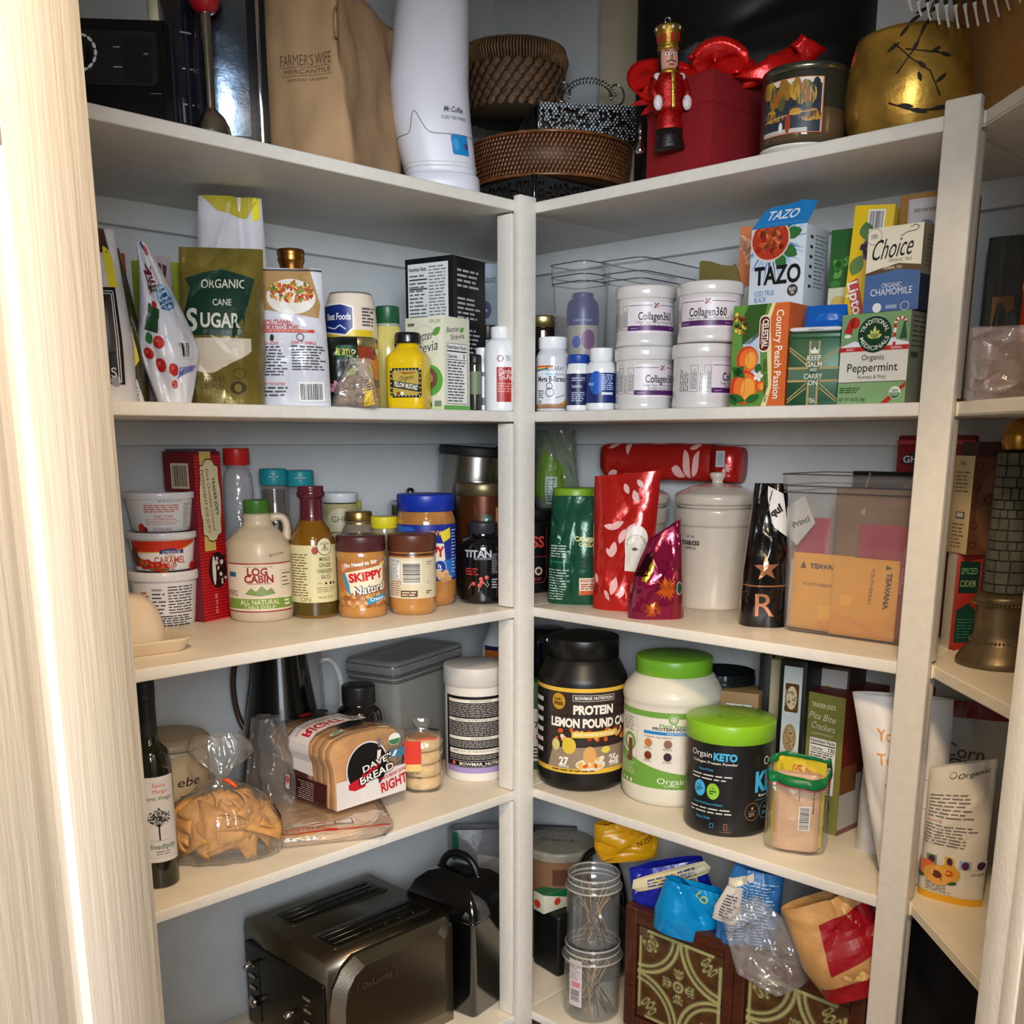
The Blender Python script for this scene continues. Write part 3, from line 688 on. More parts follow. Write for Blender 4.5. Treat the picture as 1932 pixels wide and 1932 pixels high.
bm_tube(bm,[(x+.0048*math.cos(i*2*PI/8)*math.cos(PI*(.06+.88*i/150)),y+.0048*math.sin(i*2*PI/8),z+.0048*math.cos(i*2*PI/8)*math.sin(PI*(.06+.88*i/150))) for i,(x,y,z) in enumerate(P)],.0011,6); obj('spring_handle',bm,HM,t)
t,r,h=RND('seagrass_basket','coarse brown seagrass basket on top of the corner stack','basket','L',1,968,196,-8,d=.20,z=zt+.068)
h=.115; cyl(t,'basket_wall',[(0,0),(r*.9,0),(r*.97,h),(r*.9,h),(r*.85,.004)],M((52,36,22),.8),48)
weave(t,r*.92,r*.98,h*.66,6,30,WICK,sl=.5,lw=.7,z0=.002)
bm=bmesh.new()
for i in range(110):
    q=2*PI*i/110; c_=Vector((r*.985*math.cos(q),r*.985*math.sin(q),h*.84)); bm_tube(bm,[c_+Vector((0,0,-h*.16)),c_+Vector((.006*math.cos(q)+.002*math.sin(q),.006*math.sin(q),0)),c_+Vector((0,0,h*.16))],.0022,5)
o=obj('wrapped_rim',bm,M((120,88,56),.55,noise=.5,scale=80),t); o['kind']='stuff'
# things standing behind
t,w,d,h=BOX('cream_box','cream gift box with a red motif against the wall behind the trays','box','R',1,1228,-1,1126,None,-60,d=.300,dep=.028,rot=-90); body(t,w,d,h,M((196,186,160),.6))
a=Art(); a.poly([(.0,.15),(.02,.19),(.035,.18),(.012,.14)],(150,30,30)); a.ell(-.01,.18,.016,.010,(214,150,90)); wrap('motif_print',a,f_front(d),t,None,None,PMATTE)
t,p,w,h=POUCH('black_sack','large black bag filling the back of the top shelf behind red box and candle','bag','R',1,1410,430,-70,.12,M((9,9,11),.35),d=.235,seed=9,top=.8,crease=.010)
# red velvet box with ribbon
t,w,d,h=BOX('gift_box','square dark red velvet gift box under a shiny red bow','box','R',1,1339,-37,1218,1431,128,d=.012)
REDV=M((128,6,16),.85,noise=.1,scale=80); body(t,w,d,h-.02,REDV,bev=.002); obj('box_lid',boxm((-w/2-.002,-d/2-.002,h-.045),(w/2+.002,d/2+.002,h),.0025,2),REDV,t)
Tb=t; bw,bd,bh=w,d,h
RIB=M((214,22,18),.22,metal=.35,noise=.35,scale=25,bump=.001,bscale=60)
def strip(bm,pts,wd,up=Vector((0,0,1)),tw=0):
    pts=[Vector(p) for p in pts]; rows=[]; n=len(pts)
    for i,p in enumerate(pts):
        t_=(pts[min(i+1,n-1)]-pts[max(i-1,0)]).normalized(); s=t_.cross(up).normalized() if abs(t_.dot(up))<.98 else Vector((1,0,0)); s=Matrix.Rotation(tw*i/(n-1),3,t_)@s
        wv=wd(i/(n-1)) if callable(wd) else wd; rows.append([bm.verts.new(p+s*wv*q+up*(.002*math.sin(q*6+i))) for q in (-1,-.5,0,.5,1)])
    for A_,B_ in zip(rows,rows[1:]):
        for k in range(4): bm.faces.new((A_[k],A_[k+1],B_[k+1],B_[k]))
    return bm
def bez(a,b,c,d_,n=16): return [Vector(a)*(1-q)**3+Vector(b)*3*q*(1-q)**2+Vector(c)*3*q*q*(1-q)+Vector(d_)*q**3 for q in [i/n for i in range(n+1)]]
t=thing('ribbon_bow','shiny red bow with berries tied over the red velvet box','bow',Tb.location+Vector((0,0,bh+.0012)),facing(Tb.location)); t.scale=(.86,.86,.62)
def rib(pts,wd,tw=0,up=(0,1,0)):
    bm=strip(bmesh.new(),pts,wd,Vector(up),tw); o=obj('ribbon_loop',bm,RIB,t,ang=1.5); md=o.modifiers.new('thickness','SOLIDIFY'); md.thickness=.0008
rib(bez((0,0,.004),(-.06,-.02,.07),(-.16,-.03,.05),(-.105,-.06,-.015))+bez((-.105,-.06,-.015),(-.08,-.06,-.05),(-.06,-.03,-.01),(0,0,.004)),lambda q:.014+.012*math.sin(PI*q),.6)
rib(bez((0,-.01,.004),(-.03,-.03,.07),(.02,-.04,.085),(.045,-.03,.05))+bez((.045,-.03,.05),(.06,-.02,.02),(.03,0,.0),(0,-.01,.004)),lambda q:.012+.02*math.sin(PI*q),.9)
rib(bez((0,-.005,.004),(.03,-.06,.05),(.10,-.05,.03),(.06,-.02,.004)),lambda q:.012+.016*math.sin(PI*q),-.7)
rib(bez((.0,-.01,.002),(.08,-.05,-.02),(.11,-.055,.01),(.165,-.03,.05))+bez((.165,-.03,.05),(.18,-.03,.062),(.185,-.03,.07),(.19,-.03,.078),6),lambda q:.018+.012*q,.25)
rib(bez((0,0,.0),(.03,-.06,.0),(.07,-.07,-.012),(.105,-.06,-.02)),.017,.2,(0,0,1))
rib(bez((0,0,.0),(-.03,-.06,.02),(-.05,-.05,.02),(-.075,-.04,-.0)),.014,.8)
for x,y,z in ((-.028,-.03,.058),(.115,-.02,.052),(.062,-.03,.045),(.03,-.02,.03),(.085,0,.03),(.10,-.035,.02)):
    bm=bmesh.new(); bmesh.ops.create_uvsphere(bm,u_segments=16,v_segments=10,radius=.0085 if x!=.115 else .0075,matrix=Matrix.Translation((x,y,z))); bm_tube(bm,[(x,y,z-.006),(x*.4,y*.3,z*.3)],.0008,5); obj('berry',bm,M((150,10,24),.12,coat=.8),t)
GLIT=M((190,16,20),.3,metal=.6,noise=.8,scale=500,bump=.002,bscale=500)
for bx_,by_,bz_,L_,an in ((-.065,-.05,-.03,.075,200),(-.065,-.05,-.032,.07,222),(-.06,-.05,-.03,.06,180),(-.055,-.05,-.03,.055,245)):
    a=Art(); a.leaf(0,0,L_,.009,an,(190,16,20)); wrap('glitter_leaf',a,lambda u,v,o:(bx_+u,by_-.004*math.sin(u*60)-o,bz_+v),t,.006,.006,GLIT)
# nutcracker ornament hanging on the box
P=at('R',1262,.012,ZK[1]); P=P-away(P)*.018; z0=ztop(P,285); z1=ztop(P,35); H_=z1-z0
t=thing('soldier_ornament','glittery toy soldier ornament with gold crown hat hanging before the red box','ornament',P+Vector((0,0,z0)),facing(P)+R(18),None,0,R(-3))
q=H_; GOLDG=M((190,150,60),.3,metal=.8,noise=.6,scale=400,bump=.001,bscale=400); REDG=M((170,18,16),.3,metal=.5,noise=.6,scale=400,bump=.001,bscale=400)
S=lambda n,pr,m,**k:cyl(t,n,[(a*q,b*q) for a,b in pr],m,24,**k)
S('boots',[(0,0),(.125,0),(.13,.03),(.11,.10),(.115,.16),(0,.165)],M((22,18,20),.35,noise=.5,scale=400,bump=.0006,bscale=400),sy=.8)
S('trousers',[(.112,.16),(.118,.20),(.10,.25),(.105,.30),(0,.31)],REDG,sy=.8); S('coat',[(0,.29),(.125,.295),(.118,.36),(.12,.42),(.13,.50),(.125,.56),(.06,.60),(0,.60)],REDG,sy=.85)
for s in (-1,1):
    bm=tubem([(s*.12*q,0,.55*q),(s*.155*q,-.03*q,.45*q),(s*.125*q,-.09*q,.36*q)],[.035*q,.038*q,.03*q],12); obj('arm',bm,REDG,t)
    bm=bmesh.new(); bmesh.ops.create_uvsphere(bm,u_segments=12,v_segments=8,radius=.05*q,matrix=Matrix.Translation((s*.125*q,-.095*q,.345*q))@Matrix.Diagonal((.8,.6,1.2,1))); obj('cuff',bm,M((215,205,205),.4,noise=.3,scale=300),t)
    bm=bmesh.new(); bmesh.ops.create_uvsphere(bm,u_segments=12,v_segments=8,radius=.035*q,matrix=Matrix.Translation((s*.105*q,-.02*q,.555*q))); obj('epaulette',bm,M((215,205,205),.4,noise=.3,scale=300),t)
obj('coat_braid',boxm((-.018*q,-.128*q,.30*q),(.018*q,-.09*q,.57*q),.002,2),GOLDG,t); S('collar',[(.07,.575),(.085,.59),(.06,.615),(0,.615)],GOLDG)
SKN=M((206,150,130),.45); S('head',[(0,.60),(.05,.605),(.078,.64),(.082,.70),(.078,.755),(0,.76)],SKN)
bm=bmesh.new(); bmesh.ops.create_cone(bm,segments=10,radius1=.018*q,radius2=.006*q,depth=.05*q,matrix=Matrix.Translation((0,-.09*q,.69*q))@Matrix.Rotation(R(80),4,'X')); obj('nose',bm,SKN,t)
a=Art(); 
for s in (-1,1): a.ell(s*.034*q,.715*q,.017*q,.012*q,(235,235,230),n=14); a.L(); a.ell(s*.034*q,.715*q,.008*q,.009*q,(30,60,50),n=12); a.line([(s*.018*q,.738*q),(s*.052*q,.742*q)],.006*q,(60,40,30)); a.lay-=1
a.line([(-.04*q,.655*q),(0,.668*q),(.04*q,.655*q)],.012*q,(90,60,50)); a.rect(-.022*q,.632*q,.022*q,.642*q,(150,40,40)); wrap('painted_face',a,f_cyl(.0805*q),t,.002,None,PRINT)
S('hair',[(.079,.62),(.086,.66),(.086,.75)],M((35,24,22),.6),a0=-PI*.15,a1=PI*1.15)
S('crown_hat',[(0,.75),(.085,.752),(.09,.765),(.088,.78),(.085,.80),(.10,.88),(.115,.92),(.105,.935),(.06,.94),(0,.945)],GOLDG)
a=Art()
for i in range(-2,3): a.poly([(i*.06*q,.885*q),(i*.06*q+.012*q,.90*q),(i*.06*q,.915*q),(i*.06*q-.012*q,.90*q)],(235,220,210)); a.rect(i*.06*q-.014*q,.80*q,i*.06*q+.014*q,.86*q,(170,20,20))
wrap('crown_trim',a,f_cyl(lambda z:.092*q+max(0,z-.80*q)*.2+.002),t,.003,None,PRINT); S('hanger_cap',[(0,.93),(.026,.935),(.026,.962),(0,.965)],CHROME)
bm=tubem([(.024*q*math.cos(b),0,.983*q+.024*q*math.sin(b)) for b in [2*PI*i/20 for i in range(20)]],.0009,6,closed=True); obj('hanger_ring',bm,CHROME,t)
# silver bell charm between baskets and box
P=at('R',1206,.006,ZK[1]); z0=ztop(P,290)
t=thing('silver_charm','small silver bell charm dangling between rattan basket and red box','ornament',P+Vector((0,0,max(z0,.001))),facing(P))
cyl(t,'bell',[(0,.0),(.006,.0),(.0085,.003),(.006,.010),(.0045,.016),(.002,.019),(0,.019)],CHROME,20); cyl(t,'bead',[(0,.019),(.003,.021),(.0035,.024),(.003,.027),(0,.028)],CHROME,12); cyl(t,'bead',[(0,.028),(.002,.029),(.0035,.033),(.0015,.045),(0,.046)],CHROME,12)
# candle
t,r,h=RND('candle_base','low white glazed dish under the three wick candle','dish','R',1,1508,150,258,d=.064); h=.009
cyl(t,'dish_body',rprof([(0,0),(r*.86,0),(r,.006),(r*1.0,.0088),(r*.9,.0068),(0,.0068)],rr=.002),M((225,220,212),.3))
t,r,h=RND('jar_candle','glass jar candle with autumn lake picture and tan wax','candle','R',1,1512,157,113,d=.063,z=.0092,face=-6)
cyl(t,'glass',rprof([(0,0),(r*.94,0),(r,.008),(r,h*.9),(r*.965,h*.93),(r*.965,h)],rr=.004),FILM((60,62,50),.03,.42,bump=0,gloss=1.4))
cyl(t,'wax',[(0,.006),(r*.95,.006),(r*.95,h*.44),(0,h*.44)],M((150,112,74),.5)); cyl(t,'dark_inner',[(r*.9,h*.44),(r*.9,h*.92)],M((36,38,32),.5))
cyl(t,'lid',[(r*.9,h*.9),(r*1.0,h*.905),(r*1.0,h*.985),(r*.97,h),(0,h)],M((120,118,104),.25,metal=.9),48)
bm=boxm((-.012,-.004,h),(.012,.004,h+.006),.002,2); obj('lid_knob',bm,CHROME,t)
a=Art(); W_=.98*r; y0,y1=h*.10,h*.80
a.rect(-W_*.95,y0,W_*.55,y1,(226,120,70)); a.L(); a.rect(-W_*.95,y0+.001,W_*.52,y1-.001,(225,215,205)); a.L(); a.rect(-W_*.95,y0+.001,W_*.50,y0+(y1-y0)*.88,(44,52,64)); a.L()
rd=random.Random(5)
for i in range(26): 
    x=rd.uniform(-W_*.9,W_*.42); c=rd.choice([(196,150,50),(150,110,40),(170,90,40),(90,90,50),(30,38,44)]); a.ell(x,y0+(y1-y0)*rd.uniform(.58,.86),.006,.012,c,n=9)
a.poly([(-W_*.2,y0+(y1-y0)*.5),(0,y0+(y1-y0)*.95),(W_*.15,y0+(y1-y0)*.5)],(28,36,44)); a.L()
for i in range(20): x=rd.uniform(-W_*.9,W_*.4); a.ell(x,y0+(y1-y0)*rd.uniform(.26,.42),.009,.005,rd.choice([(190,140,40),(170,110,40),(60,70,80),(48,56,66)]),n=9)
a.L(); a.line([(-W_*.9,y0+(y1-y0)*.28),(W_*.4,y0+(y1-y0)*.40)],.0012,(215,170,80)); a.rect(-W_*.94,y0+.001,W_*.2,y0+(y1-y0)*.09,(190,184,176)); a.ell(-W_*.25,y0+(y1-y0)*.18,.004,.013,(160,60,30),n=12); a.ell(-W_*.42,y0+(y1-y0)*.13,.003,.007,(225,220,215),n=10)
wrap('picture_label',a,f_cyl(r+.0003),t,.004,None,PRINT,off=.0006)
# gold pot
t,r,h=RND('gold_pot','large mottled gold planter with raised twig design','pot','R',1,1706,226,36,d=.118)
GOLD=M((206,162,74),.34,metal=.72,noise=.6,scale=14,bump=.003,bscale=22)
gp=lambda z:r*(.80+.2*math.sin(min(1,(z/h)/.42)*PI/2)**.8) if z<h*.42 else r*(1-.13*max(0,(z/h-.45)/.55)**2)
cyl(t,'pot_wall',[(0,0),(r*.78,0)]+[(gp(h*i/20),h*i/20+.001) for i in range(21)]+[(gp(h)*.96,h),(gp(h)*.94,h*.5)],GOLD,64)
bm=bmesh.new(); rg=f_cyl(lambda z:gp(z)+.001); rg.r0=r; rg=f_cyl(gp)
tw=[[(-.02,.075),(0,.10),(.022,.135),(.035,.165)],[(-.03,.115),(0,.092),(.03,.075),(.05,.045)],[(-.01,.105),(.022,.100),(.045,.098)],[(-.03,.04),(0,.03),(.04,.028)],[(.01,.118),(.03,.145),(.02,.16)]]
BR=M((40,30,18),.6)
for L_ in tw: bm_tube(bm,[rg(x*.85,z,.0006) for x,z in L_],.0011,6)
obj('twig_relief',bm,BR,t)
a=Art()
for x,z,an,l in ((-.022,.122,50,.02),(-.01,.138,30,.022),(.0,.150,20,.024),(.0,.10,60,.018),(.012,.120,70,.02),(.03,.15,50,.022),(.01,.088,-40,.016),(.03,.098,30,.016),(.044,.098,-10,.018),(.01,.032,170,.022),(.0,.03,-10,.03),(.035,.028,10,.03),(.04,.06,40,.02),(.012,.075,-70,.014),(-.02,.115,210,.02)): a.leaf(x*.85,z,l,.0028,an,(38,28,18))
wrap('leaf_pattern',a,rg,t,.004,.004,PMATTE,off=.001)
# carton beside the pot and foliage above it
t,w,d,h=BOX('cardboard_box','brown cardboard box with dark lettering at the right end of top shelf','box','R',1,1822,0,2080,None,-70,d=.15,dep=.17)
t.rotation_euler[2]=R(-125); body(t,w,d,h,M((176,128,72),.75,noise=.08,scale=60)); a=Art(); a.text('WÜSTHOF',-w/2+.052,.062,.013,(82,48,24),w=.062,bold=.015,rot=0); a.ring(-w/2+.012,.055,.008,.0012,(150,100,50)); wrap('lettering',a,f_front(d),t,None,None,PMATTE)
P=at('R',1840,.10,ZK[1]); t=thing('frosted_foliage','drooping dark green sprig with white leaf tips above gold pot','foliage',P+Vector((0,0,ztop(P,0)-.0)),facing(P))
rd=random.Random(3)
for i in range(12):
    x=-.11+.012*i; P=bez((x*.4,0,.05),(x*.7,-.02,.04),(x,-.03,.02),(x+.018,-.035,-.012-.03*math.sin(i*.26)))
    o=obj('leaf',strip(bmesh.new(),P,lambda q:.0052*math.sin(PI*min(.97,q+.08))+.001,Vector((0,1,.2)),.3),[M((24,36,26),.5),M((200,196,184),.5)],t,ang=1.5)
    for p_ in o.data.polygons:
        if p_.index>=52: p_.material_index=1
# ================================================================ SECOND SHELF, left
def ART(): return Art()
FO=lambda c,r=.3,m=0,b=.0012,n=.08,cs=0:M(c,r,metal=m,noise=n,scale=30,bump=b,bscale=50,coat=cs)
t,w,d,h=BOX('card_sleeve','narrow tan cardboard sleeve standing highest at the door side of the second shelf','box','L',2,211,-30,180,214,388,d=.16); body(t,w,d,h,M((186,168,146),.7))
t,p,w,h=POUCH('coffee_pouch','black and white foil pouch with yellow edge beside the door','bag','L',2,205,104,432,.07,FO((214,214,220),.35,.1),d=.045,seed=3,top=.15,wt=.55,crease=.006,side=.004)
a=ART(); X=w*.02; a.rect(-w/2,h*.10,w*.30,h*.66,(24,25,32)); a.L(); a.line([(-w/2,h*.635),(w*.24,h*.635),(w*.24,h*.11)],.0012,(220,220,225)); a.line([(-w/2,h*.62),(w*.205,h*.62),(w*.205,h*.11)],.0012,(220,220,225)); a.text('S',w*.13,h*.17,.012,(220,220,220)); a.ell(w*.15,h*.12,.006,.007,(150,150,155)); a.poly([(w*.16,h*.66),(w*.36,h*.66),(w*.30,h*.88),(w*.10,h*.9)],(226,212,52)); a.poly([(-w/2,h*.86),(w*.3,h*.86),(w*.2,h),(-w/2,h)],(74,52,40)); a.rect(w*.02,h*.03,w*.06,h*.09,(120,100,170))
wrap('front_print',a,p.fn(),t,.008,.008,PRINT,off=.0006)
t,p,w,h=POUCH('snack_pouch','black and yellow gusseted pouch squeezed behind the black and white pouch','bag','L',2,254,52,470,.06,FO((60,56,30),.3),d=.09,seed=5,top=.2,wt=.5,crease=.005,side=-.014,group=None)
a=ART(); a.poly([(0,h*.2),(w*.3,h*.28),(w*.15,h*.52),(-w*.05,h*.48)],(222,208,50)); a.poly([(0,0),(w*.35,0),(w*.15,h*.16),(0,h*.12)],(215,215,215)); a.text('OATS',w*.12,h*.06,.006,(60,60,60),rot=80); wrap('front_print',a,p.fn(),t,.008,.008)
t,p,w,h=POUCH('red_pouch','small red pouch top peeking out behind the dried fruit bag','bag','L',2,240,34,478,.04,FO((190,36,24),.35),d=.15,seed=6,top=.2)
t,p,w,h=POUCH('green_pouch','lime green pouch between dried fruit bag and cane sugar bag','bag','L',2,314,86,494,.05,FO((142,160,40),.35),d=.19,seed=7,top=.3,crease=.002)
t,p,w,h=POUCH('fruit_pouch','upright fruit pouch with small print behind the cherry patterned bag','bag','L',2,314,60,483,.05,FO((176,160,166),.32),d=.125,seed=8,top=.15,wt=.7,crease=.006,side=.004)
a=ART(); a.rect(-w*.15,h*.45,w*.45,h*.72,(222,220,224)); a.L(); a.greek(-w*.12,h*.46,w*.42,h*.71,7,(90,80,90)); a.rect(w*.2,h*.1,w*.5,h*.44,(170,40,34)); a.poly([(-w*.1,h*.82),(w*.2,h*.80),(w*.3,h*.93),(0,h*.95)],(70,50,54)); wrap('front_print',a,p.fn(),t,.008,.008)
t,p,w,h=POUCH('cherry_pouch','white dried fruit bag printed with red cherries, twisted top leaning to the door','bag','L',2,330,122,458,.065,FO((222,222,230),.3,.05,.0015),d=.055,seed=14,top=.1,wt=.12,mid=.92,wb=.5,crease=.009,side=-.030,nf=22)
a=ART(); RC=(188,40,34)
for x,y,r_ in ((-.018,.052,.010),(-.014,.082,.009),(.004,.046,.009),(-.034,.068,.008),(.012,.205,.007),(.004,.026,.006),(-.012,.132,.006)): a.ell(x*.9,y,r_*.9,r_*.95,RC,n=16); a.ell(x*.9-.002,y+.002,r_*.3,r_*.3,(214,90,70),n=10)
a.L(); a.leaf(-.024,.080,.018,.006,110,(52,110,60)); a.leaf(.002,.152,.014,.004,170,(52,110,60)); a.L(); a.ell(.016,.142,.0185,.017,(60,110,180)); a.L(); a.ell(.016,.142,.0172,.0158,(160,196,222)); a.L()
for i,s in enumerate(('FOR','SALADS,','BAKING &','RECIPES')): a.text(s,.016,.151-i*.0068,.0042 if i else .003,(24,50,110),w=(.009,.022,.026,.024)[i],bold=.03,rot=16)
a.text('N-',-.008,.178,.016,(110,20,36),rot=38,bold=.03,shear=.2); a.text('IES',-.008,.158,.013,(110,20,36),rot=40,bold=.03,shear=.2); a.text('D',.0,.212,.012,(40,44,110),rot=30,bold=.03)
a.poly([(-.034,.10),(-.012,.094),(-.004,.125),(-.024,.135)],(34,70,40)); a.bars(.018,.064,.030,.082,12,bgc=(232,232,232)); 
for i in range(11): a.line([(.008+i*.0028,.034+i*.0012),(.016+i*.0024,.050+i*.0004)],.0011,(60,70,160))
wrap('front_print',a,p.fn(),t,.007,.007,PRINT,off=.0008)
t,p,w,h=POUCH('tall_white_pouch','tall glossy white pouch with a torn yellow top behind the cane sugar bag','bag','L',2,452,130,372,.07,FO((216,214,222),.3,0,.0015),d=.20,seed=16,top=.2,wt=.85,mid=1.05,crease=.010,nf=18,side=.004)
a=ART(); a.poly([(-w*.2,h*.93),(w*.25,h*.90),(w*.45,h*1.0),(-w*.45,h*1.0)],(190,178,60)); a.poly([(w*.33,h*.89),(w*.44,h*.90),(w*.46,h),(w*.36,h)],(238,226,40)); a.text('The',w*.38,h*.50,.007,(40,60,120)); a.poly([(w*.44,h*.62),(w*.5,h*.6),(w*.5,h*.72)],(226,222,90)); wrap('front_print',a,p.fn(),t,.008,.008,PRINT,off=.0008)
t,p,w,h=POUCH('sugar_bag','glossy olive bag of organic cane sugar with dark green label','bag','L',2,427,152,468,.075,FO((122,108,48),.24,.25,.0015,.3),d=.06,seed=22,top=.12,wt=.98,mid=1.0,wb=.92,crease=.007,nf=18,face=-4,side=.006)
a=ART(); DG=(20,54,40); a.poly([(-w*.46,h*.44),(w*.24,h*.43),(w*.30,h*.60),(w*.40,h*.80),(w*.3,h*.82),(0,h*.86),(-w*.2,h*.84),(-w*.42,h*.80),(-w*.36,h*.74),(-w*.42,h*.60)],DG); a.L()
CR=(214,212,196); a.text('ORGANIC',w*.03,h*.765,.0125,CR,w=w*.52,bold=.01); a.text('CANE',w*.02,h*.645,.009,CR,w=w*.22,bold=.01); a.text('S',-w*.33,h*.535,.030,CR,bold=.03,w=w*.13); a.text('UGAR',w*.0,h*.53,.0195,CR,w=w*.46,bold=.03)
pts=[(w*(-.48+.82*i/14),h*(.42)) for i in range(15)]+[(w*(.34-.82*i/14)+w*.02*math.sin(i),h*(.20+.14*abs((i-9)/9)**1.4)) for i in range(15)]; a.poly(pts,(206,192,170))
a.text('NET WT 32 OZ',-w*.18,h*.165,.0075,(70,58,24),w=w*.4); a.text('(2 LB) 907g',-w*.18,h*.12,.0075,(70,58,24),w=w*.36); a.ring(w*.2,h*.20,.009,.001,(70,58,24),ry=.008); a.ell(w*.18,h*.11,.012,.009,(60,50,22)); a.L(); a.ell(w*.18,h*.11,.0055,.006,(120,106,50))
wrap('front_print',a,p.fn(),t,.008,.008,PRINT,off=.0008)
FILM2=FILM((255,255,255),.12,.0,bump=.003,bscale=40,gloss=2.); 
t,r,h=RND('gold_cap_bottle','bottle with a copper gold cap behind the bowl mix pouch','bottle','L',2,562,50,467,d=.19)
GC=M((170,116,56),.28,metal=1,noise=.2); cyl(t,'bottle_body',rprof([(0,0),(r*1.25,0),(r*1.25,h*.55),(r*.75,h*.78),(r*.72,h*.8)],rr=.02),M((60,40,20),.15,coat=.5)); 
cyl(t,'cap',[(r*.76,h*.79),(r*.85,h*.82),(r*.84,h*.90),(r*.95,h*.925),(r,h*.94),(r*.95,h*.955),(r,h*.965),(r,h*.99),(r*.93,h),(0,h)],GC)
t,p,w,h=POUCH('bowl_mix_pouch','white pouch of burrito bowl mix with a salad photograph on top','bag','L',2,557,134,507,.06,FO((218,218,226),.28,.05,.0012),d=.045,seed=31,top=.12,wt=.86,mid=.98,crease=.005,nf=16,face=-3)
a=ART(); a.poly([(-w*.47,h*.98),(w*.32,h*1.),(w*.44,h*.74),(w*.40,h*.64),(-w*.44,h*.70)],(176,140,90)); a.L(); a.poly([(w*(.02+.36*math.cos(q)),h*(.79+.13*math.sin(q)*(1 if math.sin(q)>0 else 1.0))) for q in [PI*2*i/24 for i in range(24)]],(232,226,216)); a.L()
rd=random.Random(8)
for i in range(110): 
    q=rd.uniform(0,PI*2); rr_=math.sqrt(rd.random()); a.ell(w*(.02+.32*rr_*math.cos(q)),h*(.825+.075*rr_*math.sin(q)),.0042,.0022,rd.choice([(216,120,40),(206,70,34),(120,140,40),(90,120,40),(222,180,80),(180,50,30),(226,150,70)]),n=7,rot=rd.random()*3); 
    if i%25==24: a.L()
a.text('SOUTHWEST',-w*.16,h*.600,.0075,(206,60,34),w=w*.42,bold=.01); a.text('BURRITO BOWL',-w*.12,h*.565,.0075,(206,60,34),w=w*.5,bold=.01); a.rect(-w*.46,h*.53,w*.32,h*.548,(206,60,34)); a.L(); a.greek(-w*.4,h*.533,w*.28,h*.545,1,(240,200,190))
a.ring(w*.13,h*.495,.0058,.0012,(60,50,50)); a.ell(-w*.26,h*.49,.003,.005,(60,40,30)); a.text('FRESH ADDS',-w*.3,h*.45,.004,(206,60,34),w=w*.25,shear=.2); a.text('KEEP IT SIMPLE',w*.17,h*.455,.004,(206,60,34),w=w*.32); a.greek(-w*.44,h*.22,-w*.06,h*.435,10,(70,70,76),seed=2,fill=.4); a.greek(w*.0,h*.26,w*.44,h*.44,9,(70,70,76),seed=3,fill=.4)
a.text('YOUR TWO PANTRIES',-w*.27,h*.165,.004,(206,60,34),w=w*.3); a.greek(-w*.44,h*.07,-w*.05,h*.15,3,(70,70,76),seed=4,fill=.4); a.bars(w*.10,h*.05,w*.38,h*.165,24)
wrap('front_print',a,p.fn(),t,.008,.008,PRINT,off=.0008)
bm=bmesh.new(); bm_tube(bm,[p.pt(u,.985,1,.001) for u in [-1+2*i/24 for i in range(25)]],.0015,6); obj('zip_line',bm,M((60,66,80),.4),t)
# mayonnaise jar upside down
t,r,h=RND('mayonnaise_jar','jar of mayonnaise standing upside down behind the pasta sauce jar','jar','L',2,668,96,549,d=.145,face=-22)
mp=[(0,.0),(r*.86,0),(r*.86,.02),(r*.9,.022),(r*1.,.045),(r*1.,h*.72),(r*.97,h*.85),(r*.88,h*.95),(r*.84,h*.985),(r*.78,h),(0,h-.003)]
cyl(t,'jar_body',rprof(mp[3:],rr=.008),M((232,216,196),.22,coat=.6)); lid(t,r*.88,0,.022,M((20,50,150),.4),ribs=40); cyl(t,'base_rim',[(r*.70,h-.0015),(r*.79,h+.0008),(r*.84,h-.004)],M((140,136,128),.3))
a=ART(); y=h*.77; a.rect(-.035,.03,.06,h*.68,(224,190,40)); a.L(); a.poly([(-.04,y-.022),(.008,y-.028),(.022,y-.016),(.022,y+.020),(-.0,y+.026),(-.04,y+.024)],(235,228,210)); a.L(); a.poly([(-.04,y-.019),(.007,y-.025),(.0195,y-.014),(.0195,y+.018),(-.0,y+.023),(-.04,y+.021)],(24,44,120)); a.L(); a.text('Best Foods',-.006,y+.004,.0105,(240,240,240),w=.046,bold=.02); a.line([(-.03,y-.012),(-.012,y-.016),(-.002,y-.010),(.008,y-.017)],.0022,(200,214,240)); a.text('REAL',-.008,y-.040,.010,(40,44,60),w=.024,bold=.03); a.greek(.036,y-.012,.062,y+.020,6,(90,80,90)); 
wrap('label_print',a,f_cyl(r),t,.004,None,PRINT,off=.0006)
t,r,h=RND('pasta_sauce_jar','jar of orange red pasta sauce with a gold metal lid','jar','L',2,672,90,634,d=.068,face=18)
cyl(t,'glass_jar',rprof([(0,0),(r*.9,0),(r*.97,.004),(r*.97,h*.72),(r*.86,h*.82),(r*.86,h*.86)],rr=.008),M((150,62,34),.12,coat=.8,noise=.2,scale=20)); lid(t,r*.98,h*.86,h,M((196,186,140),.25,metal=.9))
a=ART(); a.rect(-.05,.02,.05,h*.68,(214,124,44)); a.L(); a.ell(.0,h*.46,.024,.024,(60,44,36)); a.L(); a.ell(.0,h*.46,.0225,.0225,(214,170,130)); a.rect(-.05,h*.29,.05,h*.40,(110,96,84)); a.L(); a.ell(.0,h*.245,.02,.018,(60,44,36)); a.L(); a.ell(.0,h*.245,.0185,.0165,(226,170,90)); a.L(); a.text('Italia',0,h*.25,.007,(40,30,24),w=.02,bold=.03); wrap('label_print',a,f_cyl(r*.97),t,.004,None,PRINT,off=.0006)
